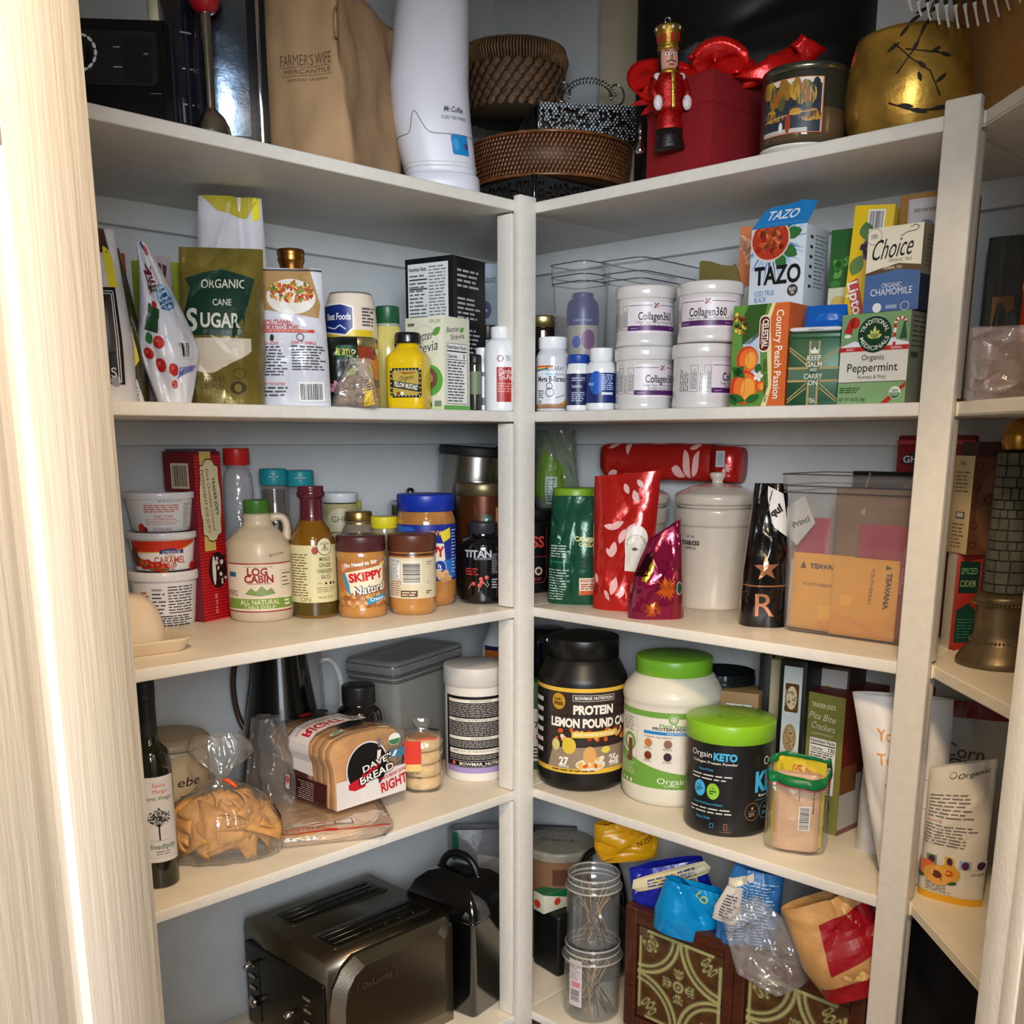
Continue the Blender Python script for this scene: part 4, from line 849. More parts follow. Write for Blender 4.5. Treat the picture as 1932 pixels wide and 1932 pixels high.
t,p,w,h=POUCH('dark_fruit_pouch','black fruit pouch printed with a flower in front of the pasta sauce jar','bag','L',2,650,56,636,.03,FO((18,22,18),.3),d=.030,seed=35,top=.1,wt=1.,crease=.003,z=.0)
a=ART(); a.rect(-w*.2,h*.68,w*.42,h*.88,(20,74,44)); a.L(); a.text('RUSKETS',w*.06,h*.78,.0105,(226,214,90),w=w*.55,bold=.02,rot=-4); a.dots(w*.22,h*.5,w*.48,h*.74,16,.0026,[(226,230,210),(180,190,160)]); 
for i in range(7): a.leaf(-w*.1,h*.22,.020,.004,30+i*22,(150,90,110) if i%2 else (196,130,140))
a.leaf(w*.15,h*.4,.02,.006,60,(170,170,60)); wrap('front_print',a,p.fn(),t,.008,.008,PRINT,off=.0008)
t,p,w,h=POUCH('ginger_bag','small clear bag of tan dried pieces clipped shut in front of sauce jar','bag','L',2,670,88,676,.042,FILM((214,206,196),.1,.20,bump=.003,bscale=60,gloss=2.2),d=.004,seed=41,top=.2,wt=.45,mid=.9,crease=.008,nf=20,side=.010)
rd=random.Random(12); bm=bmesh.new()
for i in range(26):
    v=rd.uniform(.06,.62); c_=p.pt(rd.uniform(-.75,.75),v,1)*1; c_=Vector((c_.x*.86,c_.y*rd.uniform(-.3,.62),max(.010,c_.z)))
    bmesh.ops.create_icosphere(bm,subdivisions=2,radius=rd.uniform(.007,.010),matrix=Matrix.Translation(c_)@Matrix.Rotation(rd.random()*6,4,'Z')@Matrix.Diagonal((1.2,.8,.8,1)))
for v in bm.verts: v.co+=Vector((1,1,1))*.002*mnoise.noise(v.co*160)
o=obj('dried_pieces',bm,M((150,118,84),.6,noise=.35,scale=60,bump=.001,bscale=150),t); o['kind']='stuff'
a=ART(); a.poly([(w*.18,h*.02),(w*.42,h*.06),(w*.36,h*.6),(w*.22,h*.42)],(226,190,70)); a.L(); 
for i in range(5): a.line([(w*.24,h*(.34+i*.045)),(w*.36,h*(.37+i*.045))],.0014,(70,70,140))
wrap('price_sticker',a,p.fn(),t,.008,.008,PRINT,off=.001)
bm=tubem([(-.020,-.012,h*.86),(-.006,-.016,h*1.16),(.004,-.016,h*1.15),(-.0,-.014,h*1.05),(-.012,-.012,h*.9)],.0012,6); obj('wire_clip',bm,CHROME,t)
t,r,h=RND('dressing_bottle','pale yellow dressing bottle with a dark green screw cap','bottle','L',2,736,62,575,d=.13)
cyl(t,'bottle_body',rprof([(0,0),(r,0),(r,h*.62),(r*.72,h*.80),(r*.66,h*.84)],rr=.012),M((206,190,110),.2,coat=.6)); lid(t,r*.70,h*.835,h,M((26,82,50),.35),ribs=30); cyl(t,'neck_ring',[(r*.66,h*.80),(r*.74,h*.815),(r*.66,h*.835)],M((150,160,150),.2,coat=.5))
# mustard
c=at('L',772,.05,ZK[2]); t=thing('mustard_bottle','square yellow mustard squeeze bottle with black cap','bottle',c,facing(c)+R(-22)); dep=prj(c)[2]/F; r=37*dep; h=ztop(c,628)
bm=bmesh.new(); sq=lambda k,z,q:[(x,y,z) for x,y in rrect(2*r*k,2*r*k*.86,2*r*k*.86*q,7)]
bm_loft(bm,[sq(.93,0,.3),sq(.99,.004,.3),sq(1,.012,.26),sq(1,h*.66,.26),sq(.94,h*.71,.3),sq(.66,h*.79,.45),sq(.60,h*.81,.49),sq(.57,h*.87,.49)]); obj('bottle_body',bm,M((226,188,16),.3,coat=.4),t,ang=.9)
cyl(t,'cap',rprof([(0,h*.855),(r*.68,h*.855),(r*.66,h*.97),(r*.60,h),(0,h)],rr=.003),M((22,20,26),.3,coat=.3)); obj('cap_hinge',boxm((-r*.8,r*.1,h*.82),(-r*.5,r*.5,h*.95),.003,2),M((22,20,26),.3),t)
a=ART(); y0,y1=h*.15,h*.53; wl=r*1.25; 
a.rr(wl*.16,(y0+y1)/2,wl*1.35,y1-y0,.006,(30,28,26)); a.L(); a.rr(wl*.16,(y0+y1)/2,wl*1.12,(y1-y0)*.84,.004,(186,160,70)); a.L()
for i in range(9): 
    for yy in (y0+.0028,y1-.0028): a.star(wl*(-.44+i*.148),yy,.0018,(220,214,190))
for i in range(7):
    for xx in (-.46,.78): a.star(wl*xx,y0+.008+i*.0078,.0018,(220,214,190))
a.poly([(-wl*.44,y0+(y1-y0)*.60),(-wl*.44,y0+(y1-y0)*.36),(wl*.74,y0+(y1-y0)*.18),(wl*.74,y0+(y1-y0)*.42)],(30,28,26)); a.L(); a.text('YELLOW MUSTARD',wl*.16,y0+(y1-y0)*.40,.0075,(236,230,210),w=wl*1.05,bold=.03,rot=-10); a.text('Organic',wl*.2,y0+(y1-y0)*.68,.0075,(50,40,26),w=wl*.62,shear=.25,rot=8); a.poly([(-wl*.1,y0+(y1-y0)*.88),(wl*.1,y0+(y1-y0)*.80),(wl*.5,y0+(y1-y0)*.82),(wl*.62,y0+(y1-y0)*.86),(wl*.2,y0+(y1-y0)*.84)],(150,40,26)); a.ell(-wl*.0,y0+(y1-y0)*.14,.003,.003,(235,235,225)); a.ell(-wl*.16,y0+(y1-y0)*.14,.003,.003,(120,70,40))
wrap('label_print',a,lambda u,v,o:(u,-r*.86-o,v),t,None,None,PRINT,off=.0004)
# sweetener box, black nutrition box
t,w,d,h=BOX('sweetener_box','cream sweetener box with a green cup and a nutrition panel','box','L',2,838,-38,768,887,595,d=.018); body(t,w,d,h,M((222,220,196),.45))
a=ART(); a.text('now',-w*.34,h*.93,.007,(20,20,20),w=w*.18,bold=.04); a.text('NEW LOOK!',w*.30,h*.95,.006,(110,105,95),w=w*.3); a.ring(0,h*.72,w*.36,.0006,(170,170,150)); a.text('Better',0,h*.80,.015,(40,50,70),w=w*.5,shear=.25,rot=8); a.text('Stevia',w*.06,h*.68,.017,(40,50,70),w=w*.62,shear=.25,rot=8); a.leaf(w*.22,h*.80,.022,.006,35,(96,156,60)); a.ell(w*.12,h*.32,w*.36,h*.17,(98,168,74)); a.L(); a.ell(w*.12,h*.34,w*.22,h*.115,(120,84,60)); a.L(); a.ell(w*.10,h*.345,w*.12,h*.06,(190,160,130)); a.L(); a.ell(w*.10,h*.345,w*.07,h*.035,(130,90,66)); a.poly([(-w*.5,0),(w*.5,0),(w*.5,h*.05),(-w*.5,h*.05)],(206,214,170)); a.ell(w*.12,h*.06,.006,.006,(60,120,60)); a.rect(w*.26,h*.035,w*.44,h*.10,(120,140,120)); wrap('front_print',a,f_front(d),t)
a=ART(); a.text('Better',-d*.12,h*.87,.0085,(40,50,70),w=d*.5,shear=.25,rot=8); a.text('Stevia',d*.04,h*.80,.0085,(40,50,70),w=d*.52,shear=.25,rot=8); a.leaf(d*.12,h*.85,.014,.004,30,(96,156,60)); a.facts(-d*.4,h*.07,d*.4,h*.72,big='0'); a.rect(-d/2,0,d/2,h*.05,(98,168,74)); wrap('side_print',a,f_right(w,d),t)
t,w,d,h=BOX('black_mix_box','tall black box with a white nutrition panel behind the sweetener box','box','L',2,858,-36,770,917,480,d=.085); body(t,w,d,h,M((16,16,18),.35))
a=ART(); a.rect(-w*.44,h*.40,w*.40,h*.965,(220,224,226)); a.L(); a.text('Nutrition Facts',-w*.23,h*.93,.006,K_,w=w*.36,bold=.03); a.greek(-w*.41,h*.42,-w*.04,h*.90,20,(90,92,96),seed=5,fill=.4); a.greek(w*.0,h*.42,w*.37,h*.95,26,(120,122,126),seed=6,fill=.4,rag=.1); 
for yy in (.86,.80,.62): a.rect(-w*.41,h*yy,-w*.03,h*(yy+.008),K_)
wrap('front_print',a,f_front(d),t)
a=ART(); 
for i,(y_,n) in enumerate(((.88,4),(.70,5),(.50,6))): a.greek(-d*.38,h*(y_-.02*n),d*.32,h*(y_+.05),n,(170,170,170),seed=i+4,fill=.45)
a.ell(d*.05,h*.30,.010,.012,(170,150,90)); a.L(); a.ell(d*.05,h*.30,.0085,.0105,(60,20,22)); wrap('side_print',a,f_right(w,d),t)
t,w,d,h=BOX('pale_blue_box','pale blue box with dark lettering behind the black mix box','box','L',2,945,-4,900,None,497,d=.22,dep=.05); body(t,w,d,h,M((176,190,206),.5))
a=ART(); a.text('ast',w*.1,h*.90,.014,K_,w=w*.42,bold=.02); a.ell(-w*.15,h*.70,.014,.018,(22,30,110)); a.L(); a.text('te',-w*.12,h*.70,.008,(230,230,240)); a.rect(-w/2,h*.3,w/2,h*.52,(80,130,200)); wrap('front_print',a,f_front(d),t)
t,w,d,h=BOX('black_powder_box','black box with a white emblem half hidden by the corner post','box','L',2,1000,-4,946,None,495,d=.24,dep=.05); body(t,w,d,h,M((14,20,24),.4)); a=ART(); a.star(-w*.3,h*.88,.010,(220,225,225),4,.3); a.text('Y',-w*.05,h*.88,.014,(225,225,225),bold=.04); a.ell(-w*.25,h*.62,.02,.016,(150,130,110)); wrap('front_print',a,f_front(d),t)
PW=M((228,230,232),.3,coat=.3)
def pill(name,label,bank,px,wpx,yt,d,k=2,capc=(230,232,234),body_=PW,face=0,capr=.74,py=None,ck=.17,sh=.10,group=None,z=0):
    t,r,h=RND(name,label,'bottle',bank,k,px,wpx,yt,d=d,face=face,py=py,z=z,group=group)
    cyl(t,'bottle_body',rprof([(0,0),(r*.93,0),(r,.004),(r,h*(1-ck-sh-.04)),(r*.9,h*(1-ck-.05)),(r*capr*.92,h*(1-ck-.01)),(r*capr*.92,h*(1-ck+.02))],rr=.006),body_); lid(t,r*capr,h*(1-ck),h,M(capc,.4),ribs=36); return t,r,h
t,r,h=pill('navy_label_bottle','white pill bottle with a navy label behind the red label bottle','L',912,38,655,.075,face=20)
a=ART(); a.rect(-.02,h*.1,.02,h*.62,(24,34,78)); a.L(); a.rect(-.016,h*.22,.016,h*.55,(214,220,226)); wrap('label_print',a,f_cyl(r),t,.004,None)
t,r,h=pill('dark_capped_bottle','white pill bottle with a dark cap, rearmost beside the corner post','L',921,42,612,.13,capc=(30,30,34)); a=ART(); a.rect(-.03,h*.55,.03,h*.62,(30,40,90)); wrap('label_print',a,f_cyl(r),t,.004,None)
t,r,h=RND('spice_jar','small dark spice jar between sweetener box and pill bottles','jar','L',2,896,26,668,d=.06); cyl(t,'jar_body',rprof([(0,0),(r,0),(r,h*.82),(r*.9,h*.85)],rr=.004),M((40,46,34),.2,coat=.5)); lid(t,r,h*.84,h,M((22,22,22),.4)); a=ART(); a.rect(-.02,h*.3,.02,h*.7,(110,120,90)); wrap('label_print',a,f_cyl(r),t,.004,None)
t,r,h=pill('red_label_bottle','white supplement bottle with a red label next to the corner post','L',946,64,614,.036,face=8,capr=.62,ck=.12,sh=.14)
a=ART(); a.ring(-.006,h*.62,.0065,.002,(120,26,36),n=6); a.text('PRO',.010,h*.635,.006,(90,90,96),w=.012); a.text('FOR LIFE',.012,h*.60,.004,(90,90,96),w=.014); a.rect(-.013,h*.11,.03,h*.52,(168,34,28)); a.L(); a.text('Cardio',.004,h*.47,.0095,(238,232,226),w=.027); a.text('Tri-Plex',.006,h*.40,.0095,(238,232,226),w=.031); a.greek(-.011,h*.22,.02,h*.34,4,(220,140,130)); wrap('label_print',a,f_cyl(r),t,.003,None)
# ================================================================ SECOND SHELF, right
t,r,h=pill('rainbow_label_bottle','clear vitamin bottle with rainbow label right of the corner post','R',1042,62,634,.034,face=-4,capr=.86,ck=.16,sh=.06,body_=M((206,208,214),.25,coat=.5))
cyl(t,'tablets',[(0,.004),(r*1.004,.005),(r*1.004,h*.10)],M((170,130,96),.5,noise=.4,scale=80))
a=ART(); a.rect(-.034,h*.10,.034,h*.62,(214,216,222)); a.L()
for i,c_ in enumerate(((206,60,40),(222,130,40),(226,200,60),(70,150,90),(50,100,180))): a.poly([(-.034,h*(.615-.016*i)),(.004-.003*i,h*(.615-.010*i)),(.004-.003*i,h*(.600-.010*i)),(-.034,h*(.599-.016*i))],c_)
a.text('SOLARAY',.008,h*.575,.0085,(60,60,70),w=.036); a.rect(-.01,h*.49,.004,h*.505,(90,190,220)); a.text('RELEASE',.016,h*.497,.004,(60,60,70),w=.018); a.text('Mega B-Stress',.0,h*.435,.0095,K_,w=.056,bold=.02); a.ring(-.004,h*.34,.0062,.0013,(40,40,50)); a.ring(-.003,h*.255,.0082,.0014,(40,40,50)); a.greek(-.028,h*.17,-.012,h*.29,4,(60,60,66)); a.text('120',-.024,h*.13,.005,K_,w=.009,bold=.03); a.line([(.008,h*.18),(.026,h*.22)],.0012,K_); a.poly([(.014,h*.1),(.034,h*.1),(.034,h*.17)],(220,150,60)); wrap('label_print',a,f_cyl(r),t,.003,None)
t,r,h=RND('molasses_jar','dark brown jar with a gold lid behind the rainbow label bottle','jar','R',2,1022,88,594,d=.15); cyl(t,'jar_body',rprof([(0,0),(r,0),(r,h*.86),(r*.92,h*.89)],rr=.004),M((24,14,12),.1,coat=.8)); lid(t,r*1.0,h*.88,h,M((180,160,104),.25,metal=.9),ribs=40)
t,w,d,h=BOX('clear_bin','narrow clear plastic bin holding an upturned blue bottle','bin','R',2,1098,-44,1034,1152,490,d=.085); bin_(t,w,d,h,CLEAR,tp=.86)
BA=t; t,r,h2=RND('blue_bottle','upturned blue supplement bottle standing inside the narrow clear bin','bottle','R',2,1097,60,549,d=.135,z=.004)
BLU=M((26,36,110),.35); lid(t,r*.86,0,h2*.14,M((18,18,22),.4),ribs=40); cyl(t,'bottle_body',rprof([(r*.84,h2*.13),(r*.96,h2*.20),(r,h2*.26),(r,h2*.86),(r*.9,h2*.93),(r*.66,h2*.95),(r*.66,h2),(0,h2)],rr=.008),BLU); a=ART(); a.rect(-.04,h2*.45,.04,h2*.72,(170,160,150)); a.L(); a.ell(.012,h2*.6,.014,.018,(110,40,110)); a.ell(-.012,h2*.58,.009,.011,(40,80,170)); a.text('SUPPLEMENT',0,h2*.76,.004,(190,200,230),w=.04); wrap('label_print',a,f_cyl(r),t,.004,None)
t,w,d,h=BOX('clear_bin','wide clear plastic bin with a stepped rim behind the white tubs','bin','R',2,1207,-36,1130,1345,484,d=.095); bin_(t,w,d,h,CLEAR,tp=.9)
t,r,h=pill('blue_cap_bottle','small white bottle with a bright blue cap and navy label','R',1090,44,668,.032,capc=(20,62,150),face=0,capr=.92,ck=.16,sh=.08)
a=ART(); a.rect(-.03,h*.10,.03,h*.66,(24,30,76)); a.L(); a.text('lutein',-.002,h*.44,.006,(210,215,230),w=.018); a.greek(-.012,h*.16,.014,h*.34,5,(160,170,200)); a.greek(-.012,h*.52,.014,h*.6,2,(160,170,200)); wrap('label_print',a,f_cyl(r),t,.003,None)
t,r,h=pill('blue_label_bottle','white bottle with a bright blue label touching the lower white tubs','R',1133,56,655,.044,capr=.78,ck=.19,face=-6)
a=ART(); a.rect(-.036,h*.12,.036,h*.60,(22,40,104)); a.L(); a.ell(-.006,h*.44,.014,.02,(30,90,180)); a.L(); a.text('MAX',-.016,h*.42,.005,(220,226,240),w=.012); a.greek(.004,h*.32,.028,h*.58,8,(190,205,240),seed=7); a.rect(.004,h*.25,.026,h*.29,(215,222,235)); wrap('label_print',a,f_cyl(r),t,.003,None)
# four white collagen tubs
TUBW=M((214,209,207),.22,coat=.6)
def tub(label,px,d,z,yt,wpx,face,side=False,r=None,k=2):
    t,r,h=RND('powder_tub',label,'tub','R',k,px,wpx,yt,d=d,z=z,face=face,group='white collagen powder tubs',r=r)
    cyl(t,'tub_body',[(0,0),(r*.93,0),(r*.955,.002),(r*.955,.010),(r*.94,.012),(r*.94,h*.78),(r*.95,h*.79)],TUBW,56); lid(t,r,h*.785,h,TUBW,dome=0)
    a=ART(); P_=(84,32,96)
    L0=-r*.94*1.75
    a.rect(-.050,.020,.048,h*.72,(224,214,220)); a.L(); a.line([(-.048,h*.66),(-.006,h*.66)],.0009,K_); a.line([(.006,h*.66),(.048,h*.66)],.0009,K_)
    for an,c_ in ((45,(90,120,90)),(135,(196,120,110)),(225,(120,60,110)),(315,(220,150,110))): a.leaf(0,h*.66,.0065,.0016,an,c_)
    a.text('Collagen360',0,h*.485,.0125,K_,w=.062,bold=.015); a.text('Collagen Types I & III plus Hyaluronic Acid',0,h*.385,.0042,(50,46,52),w=.070); a.text('for Healthy Hair, Skin, and Nails',0,h*.335,.0042,(50,46,52),w=.052); a.rect(-.050,.024,.048,.032,P_); a.L(); a.text('Supplement',-.038,.028,.0028,(200,180,210),w=.014); a.text('Net wt 7.1 oz',.036,.028,.0028,(200,180,210),w=.014)
    x0=-.050-.058; a.greek(x0+.002,.026,x0+.020,h*.62,5,(70,66,72),rot90=True,seed=3,fill=.35); a.frame(x0+.022,.026,x0+.036,h*.66,.0005,(90,86,92)); a.greek(x0+.024,.03,x0+.034,h*.62,4,(70,66,72),rot90=True,seed=4,fill=.35); a.greek(x0+.038,.026,x0+.044,h*.6,2,(110,90,100),rot90=True,seed=5,fill=.35); a.frame(x0+.0455,.026,x0+.057,h*.66,.0005,(90,86,92)); a.greek(x0+.047,.03,x0+.056,h*.62,4,(70,66,72),rot90=True,seed=6,fill=.35)
    wrap('label_print',a,f_cyl(r*.94),t,.004,None,PRINT,off=.0005); return t,r,h
t,r,h1=tub('lower left white collagen tub, showing only a sliver of its purple band',1214,.066,0,652,112,38)
tub('upper left white collagen tub with its name half hidden',1216,.067,h1+.001,536,112,22,r=r)
t,r,h1=tub('lower right white collagen tub, turned to its columns of small print',1325,.062,0,646,120,72)
t,r,h2=tub('upper right white collagen tub with its full name facing forward',1337,.052,h1+.001,527,128,-4,r=r)
c=t.location+Vector((0,0,h2+.001)); t=thing('foil_scrap','torn olive gold foil wrapper lying on the upper right white tub','wrapper',c+RT*.014+away(c)*.01,facing(c)+R(-14))
bm=bmesh.new(); bm_prism(bm,[(-.034,0),(.034,0),(.030,.018),(.024,.030),(.020,.027),(.004,.029),(-.016,.036),(-.030,.038),(-.034,.036)],-.003,.003); bmesh.ops.triangulate(bm,faces=bm.faces[:]); obj('foil',bm,M((96,84,24),.5,metal=.2,noise=.1),t,smooth=False)
# tea boxes
ORG=(206,100,46)
t,w,d,h=BOX('peach_tea_box','peach herbal tea box with orange band standing before the black tea box','box','R',2,1479,-26,1376,1520,569,d=.010); body(t,w,d,h,M((200,88,42),.4))
a=ART(); x1=w/2; x0=-w/2; a.rect(x0,0,x1,h,(92,140,60)); a.L(); a.poly([(x0+w*.18,h*.62),(x0+w*.2,h*.9),(x0+w*.28,h),(x0+w*.62,h),(x0+w*.5,h*.7),(x0+w*.34,h*.62)],(48,84,34)); a.poly([(x0+w*.2,h*.62),(x0+w*.5,h*.74),(x0+w*.54,h*.4),(x0+w*.4,h*.3)],(176,196,214)); a.poly([(x0+w*.58,0),(x0+w*.70,h*.2),(x0+w*.64,h*.6),(x0+w*.60,h*.85),(x0+w*.70,h),(x1,h),(x1,0)],(226,214,160)); a.L(); a.poly([(x0+w*.68,0),(x0+w*.76,h*.2),(x0+w*.72,h*.6),(x0+w*.68,h*.85),(x0+w*.76,h),(x1,h),(x1,0)],ORG); a.L()
def peach(a,cx,cy,r_): a.ell(cx,cy,r_,r_*1.05,(196,62,34)); a.L(); a.ell(cx+r_*.12,cy-r_*.05,r_*.84,r_*.92,(224,112,46)); a.L(); a.ell(cx+r_*.3,cy-r_*.1,r_*.5,r_*.66,(238,160,66)); a.line([(cx,cy+r_*.9),(cx+r_*.1,cy),(cx-r_*.1,cy-r_*.9)],.0008,(170,60,30))
peach(a,x0+w*.30,h*.47,w*.20); peach(a,x0+w*.26,h*.19,w*.26); peach(a,x0+w*.56,h*.2,w*.08); a.L()
for px_,py_,an,l in ((.02,.40,-35,.03),(.30,.05,160,.03),(.30,.05,20,.026),(.06,.30,40,.024),(.5,.32,80,.016),(.0,.12,-50,.02)): a.leaf(x0+w*px_,h*py_,l,.006,an,(40,96,44))
for i in range(5): a.leaf(x0+w*.52,h*.30,.009,.003,i*72,(240,226,220))
a.L(); a.rr(x0+w*.60,h*.71,w*.20,h*.36,.008,(236,220,200)); a.L(); a.rr(x0+w*.60,h*.71,w*.17,h*.33,.007,(92,34,24)); a.L(); a.text('CELESTIAL',x0+w*.615,h*.71,.0095,(245,240,230),w=h*.28,rot=-90,bold=.02); a.text('SEASONINGS',x0+w*.555,h*.71,.0036,(230,210,180),w=h*.2,rot=-90)
a.text('Country Peach Passion',x0+w*.865,h*.50,.0115,(246,232,214),w=h*.86,rot=-90,bold=.015); a.text('HERBAL TEA Caffeine Free',x0+w*.655,h*.25,.0055,(70,50,30),w=h*.42,rot=-86); a.dots(x0+w*.05,h*.7,x0+w*.26,h*.92,22,.0028,[(190,60,40),(226,190,80),(60,40,20)])
wrap('front_print',a,f_front(d),t)
t,w,d,h=BOX('tea_tin','dark green tea tin with gold union flag stripes and crown','tin','R',2,1579,-6,1483,1584,624,d=.022); body(t,w,d,h*.93,M((30,78,48),.35,metal=.2),bev=.002); obj('tin_lid',boxm((-w/2-.0008,-d/2-.0008,h*.90),(w/2+.0008,d/2+.0008,h),.003,3),M((30,78,48),.35,metal=.2),t)
a=ART(); GD=(164,138,70); H=h*.88; 
a.rect(-w*.11,0,-w*.07,H,GD); a.rect(w*.07,0,w*.11,H,GD); a.rect(-w/2,H*.36,w/2,H*.395,GD); a.rect(-w/2,H*.56,w/2,H*.595,GD)
for sx in (-1,1):
    for y0_,y1_ in ((H*.62,H*.86),(H*.34,H*.08)):
        for o_ in (0,.07): a.line([(sx*w*.13,y0_+(.0 if y1_>y0_ else 0)+o_*H*(1 if y1_>y0_ else -1)),(sx*w*.49,y1_+o_*H*(1 if y1_>y0_ else -1)*.6)],.0016,GD)
a.L(2); a.rect(-w*.065,0,w*.065,H,(34,84,52)); a.rect(-w*.49,H*.40,w*.49,H*.555,(34,84,52)); a.L(); CW=(222,220,196)
a.poly([(-w*.07,H*.80),(w*.07,H*.80),(w*.09,H*.88),(w*.04,H*.85),(0,H*.91),(-w*.04,H*.85),(-w*.09,H*.88)],CW)
for s_,y_,hh_,ww_ in (('KEEP',.735,.0072,.27),('CALM',.635,.0072,.31),('AND',.55,.0045,.13),('CARRY',.45,.0072,.36),('ON',.35,.0072,.18),('TEA',.07,.006,.12)): a.text(s_,0,H*y_,hh_,CW,w=w*ww_,bold=.01)
wrap('front_print',a,f_front(d),t,None,None,PRINT); TT=t; TW,TD,THh=w,d,h
t=thing('white_packet','thin white tea packet lying flat on the green tea tin','packet',TT.location+Vector((0,0,THh+.0008)),TT.rotation_euler[2]); bm=bmesh.new(); bm_loft(bm,[[(x,y,z) for x,y in rrect(TW*k,TD*k,.004,3)] for k,z in ((.9,0),(1.04,.0025),(1.02,.005),(.85,.0065))]); obj('packet',bm,M((220,218,220),.5,bump=.001),t); a=ART(); a.text('peppermint',0,0,.003,(60,60,70)); wrap('edge_print',a,lambda u,v,o:(u,-TD*.52-o,v+.003),t)
t=thing('blue_packet','crumpled bright blue packet propped on the green tea tin','packet',TT.location+Vector((0,0,THh+.008))+RT*.012+away(TT.location)*.01,TT.rotation_euler[2]+R(-8)); p=Pouch(.066,.032,.02,seed=8,top=.4,crease=.004,wt=.9); obj('packet',p.mesh(14,10),FO((18,96,190),.3),t)
t,w,d,h=BOX('peppermint_tea_box','peppermint tea box with a round dark green emblem and candy cane','box','R',2,1706,-24,1579,1750,584,d=.012); body(t,w,d,h,M((120,124,104),.55)); PB=t; PH=h
a=ART(); a.rect(-w/2,0,w/2,h,(230,226,214)); a.L(); a.rect(-w/2,h*.62,w/2,h,(122,160,112)); a.rect(-w/2,0,w/2,h*.235,(136,176,122)); a.L(); a.poly([(-w/2,h*.64),(-w*.3,h*.70),(-w*.1,h*.66),(w*.2,h*.72),(w/2,h*.66),(w/2,h*.60),(-w/2,h*.60)],(236,236,240)); a.ell(w*.0,h*.86,w*.18,h*.11,(236,236,240)); a.L()
a.poly([(-w*.46,h*.80),(-w*.34,h*.78),(-w*.30,h*.97),(-w*.38,h*.95)],(190,40,34)); a.ell(-w*.30,h*.90,w*.07,h*.06,(190,40,34)); a.ell(-w*.40,h*.76,w*.05,h*.02,(240,236,236)); 
for q,c_ in ((0,(200,40,40)),(1,(240,236,236)),(2,(200,40,40)),(3,(240,236,236)),(4,(200,40,40))): a.rect(w*.27,h*(.62+q*.05),w*.31,h*(.67+q*.05),c_)
for q in range(8): an=PI-q*PI/8; a.poly([(w*.365+w*.095*math.cos(an),h*.87+h*.07*math.sin(an)),(w*.365+w*.095*math.cos(an-PI/8),h*.87+h*.07*math.sin(an-PI/8)),(w*.365+w*.055*math.cos(an-PI/8),h*.87+h*.04*math.sin(an-PI/8)),(w*.365+w*.055*math.cos(an),h*.87+h*.04*math.sin(an))],(200,40,40) if q%2 else (240,236,236))
a.poly([(w*.36,h*.70),(w*.47,h*.70),(w*.42,h*.92)],(44,84,60)); a.rect(-w/2,h*.585,w/2,h*.635,(196,44,44)); a.L(); a.text('DAILY',-w*.34,h*.61,.0035,(240,230,225),w=w*.12); a.text('HERBAL',w*.33,h*.61,.0035,(240,230,225),w=w*.17); a.L()
cx,cy,rr_=0,h*.765,w*.245; a.ell(cx,cy,rr_,rr_,(18,60,38),n=40); a.L(); a.text('TRADITIONAL',cx,cy+rr_*.74,.0058,(236,238,226),w=rr_*2.1,arc=rr_*.78,bold=.01); a.text('MEDICINALS',cx,cy-rr_*.74,.0058,(236,238,226),w=rr_*2.1,arc=-rr_*.80,bold=.01)
for an,l in ((90,.017),(60,.013),(120,.013),(25,.012),(155,.012),(45,.009),(135,.009)): a.leaf(cx,cy-rr_*.22,l,.0026,an,(206,218,120))
a.text('Organic',0,h*.515,.0075,(50,50,46),w=w*.33); a.text('Peppermint',0,h*.405,.0115,(36,36,34),w=w*.74); a.text('Aromatic & Minty',0,h*.30,.005,(100,100,92),w=w*.42); a.rect(-w/2,h*.238,w/2,h*.246,(60,90,60)); a.greek(-w*.47,h*.12,-w*.15,h*.19,3,(60,84,60)); a.text('NET WT .85 OZ (24g)',-w*.27,h*.05,.0046,(40,60,40),w=w*.40); a.poly([(w*.15,0),(w*.25,0),(w*.5,h*.19),(w*.5,h*.235)],(190,44,40)); a.L(); a.ell(w*.36,h*.115,w*.085,w*.085,(240,240,230)); a.L(); a.poly([(w*.36+w*.078*math.cos(q),h*.115+w*.078*math.sin(q)) for q in [PI+PI*i/12 for i in range(13)]],(60,120,70)); a.text('USDA',w*.36,h*.14,.0035,(60,120,70),w=w*.10,bold=.03); a.L(); a.text('ORGANIC',w*.36,h*.095,.003,(240,240,230),w=w*.12)
wrap('front_print',a,f_front(d),t); a=ART(); a.greek(-d*.4,h*.6,d*.3,h*.97,7,(50,54,44),fill=.25,seed=2); a.rect(-d*.4,h*.5,-d*.1,h*.56,(60,60,54)); wrap('side_print',a,f_right(w,d),t)
t,w,d,h=BOX('chamomile_tea_box','chamomile tea box, cream above blue, on top of the peppermint tea box','box','R',2,1731,-22,1628,1764,418,d=.018,z=PH+.001); body(t,w,d,h,M((60,70,90),.5))
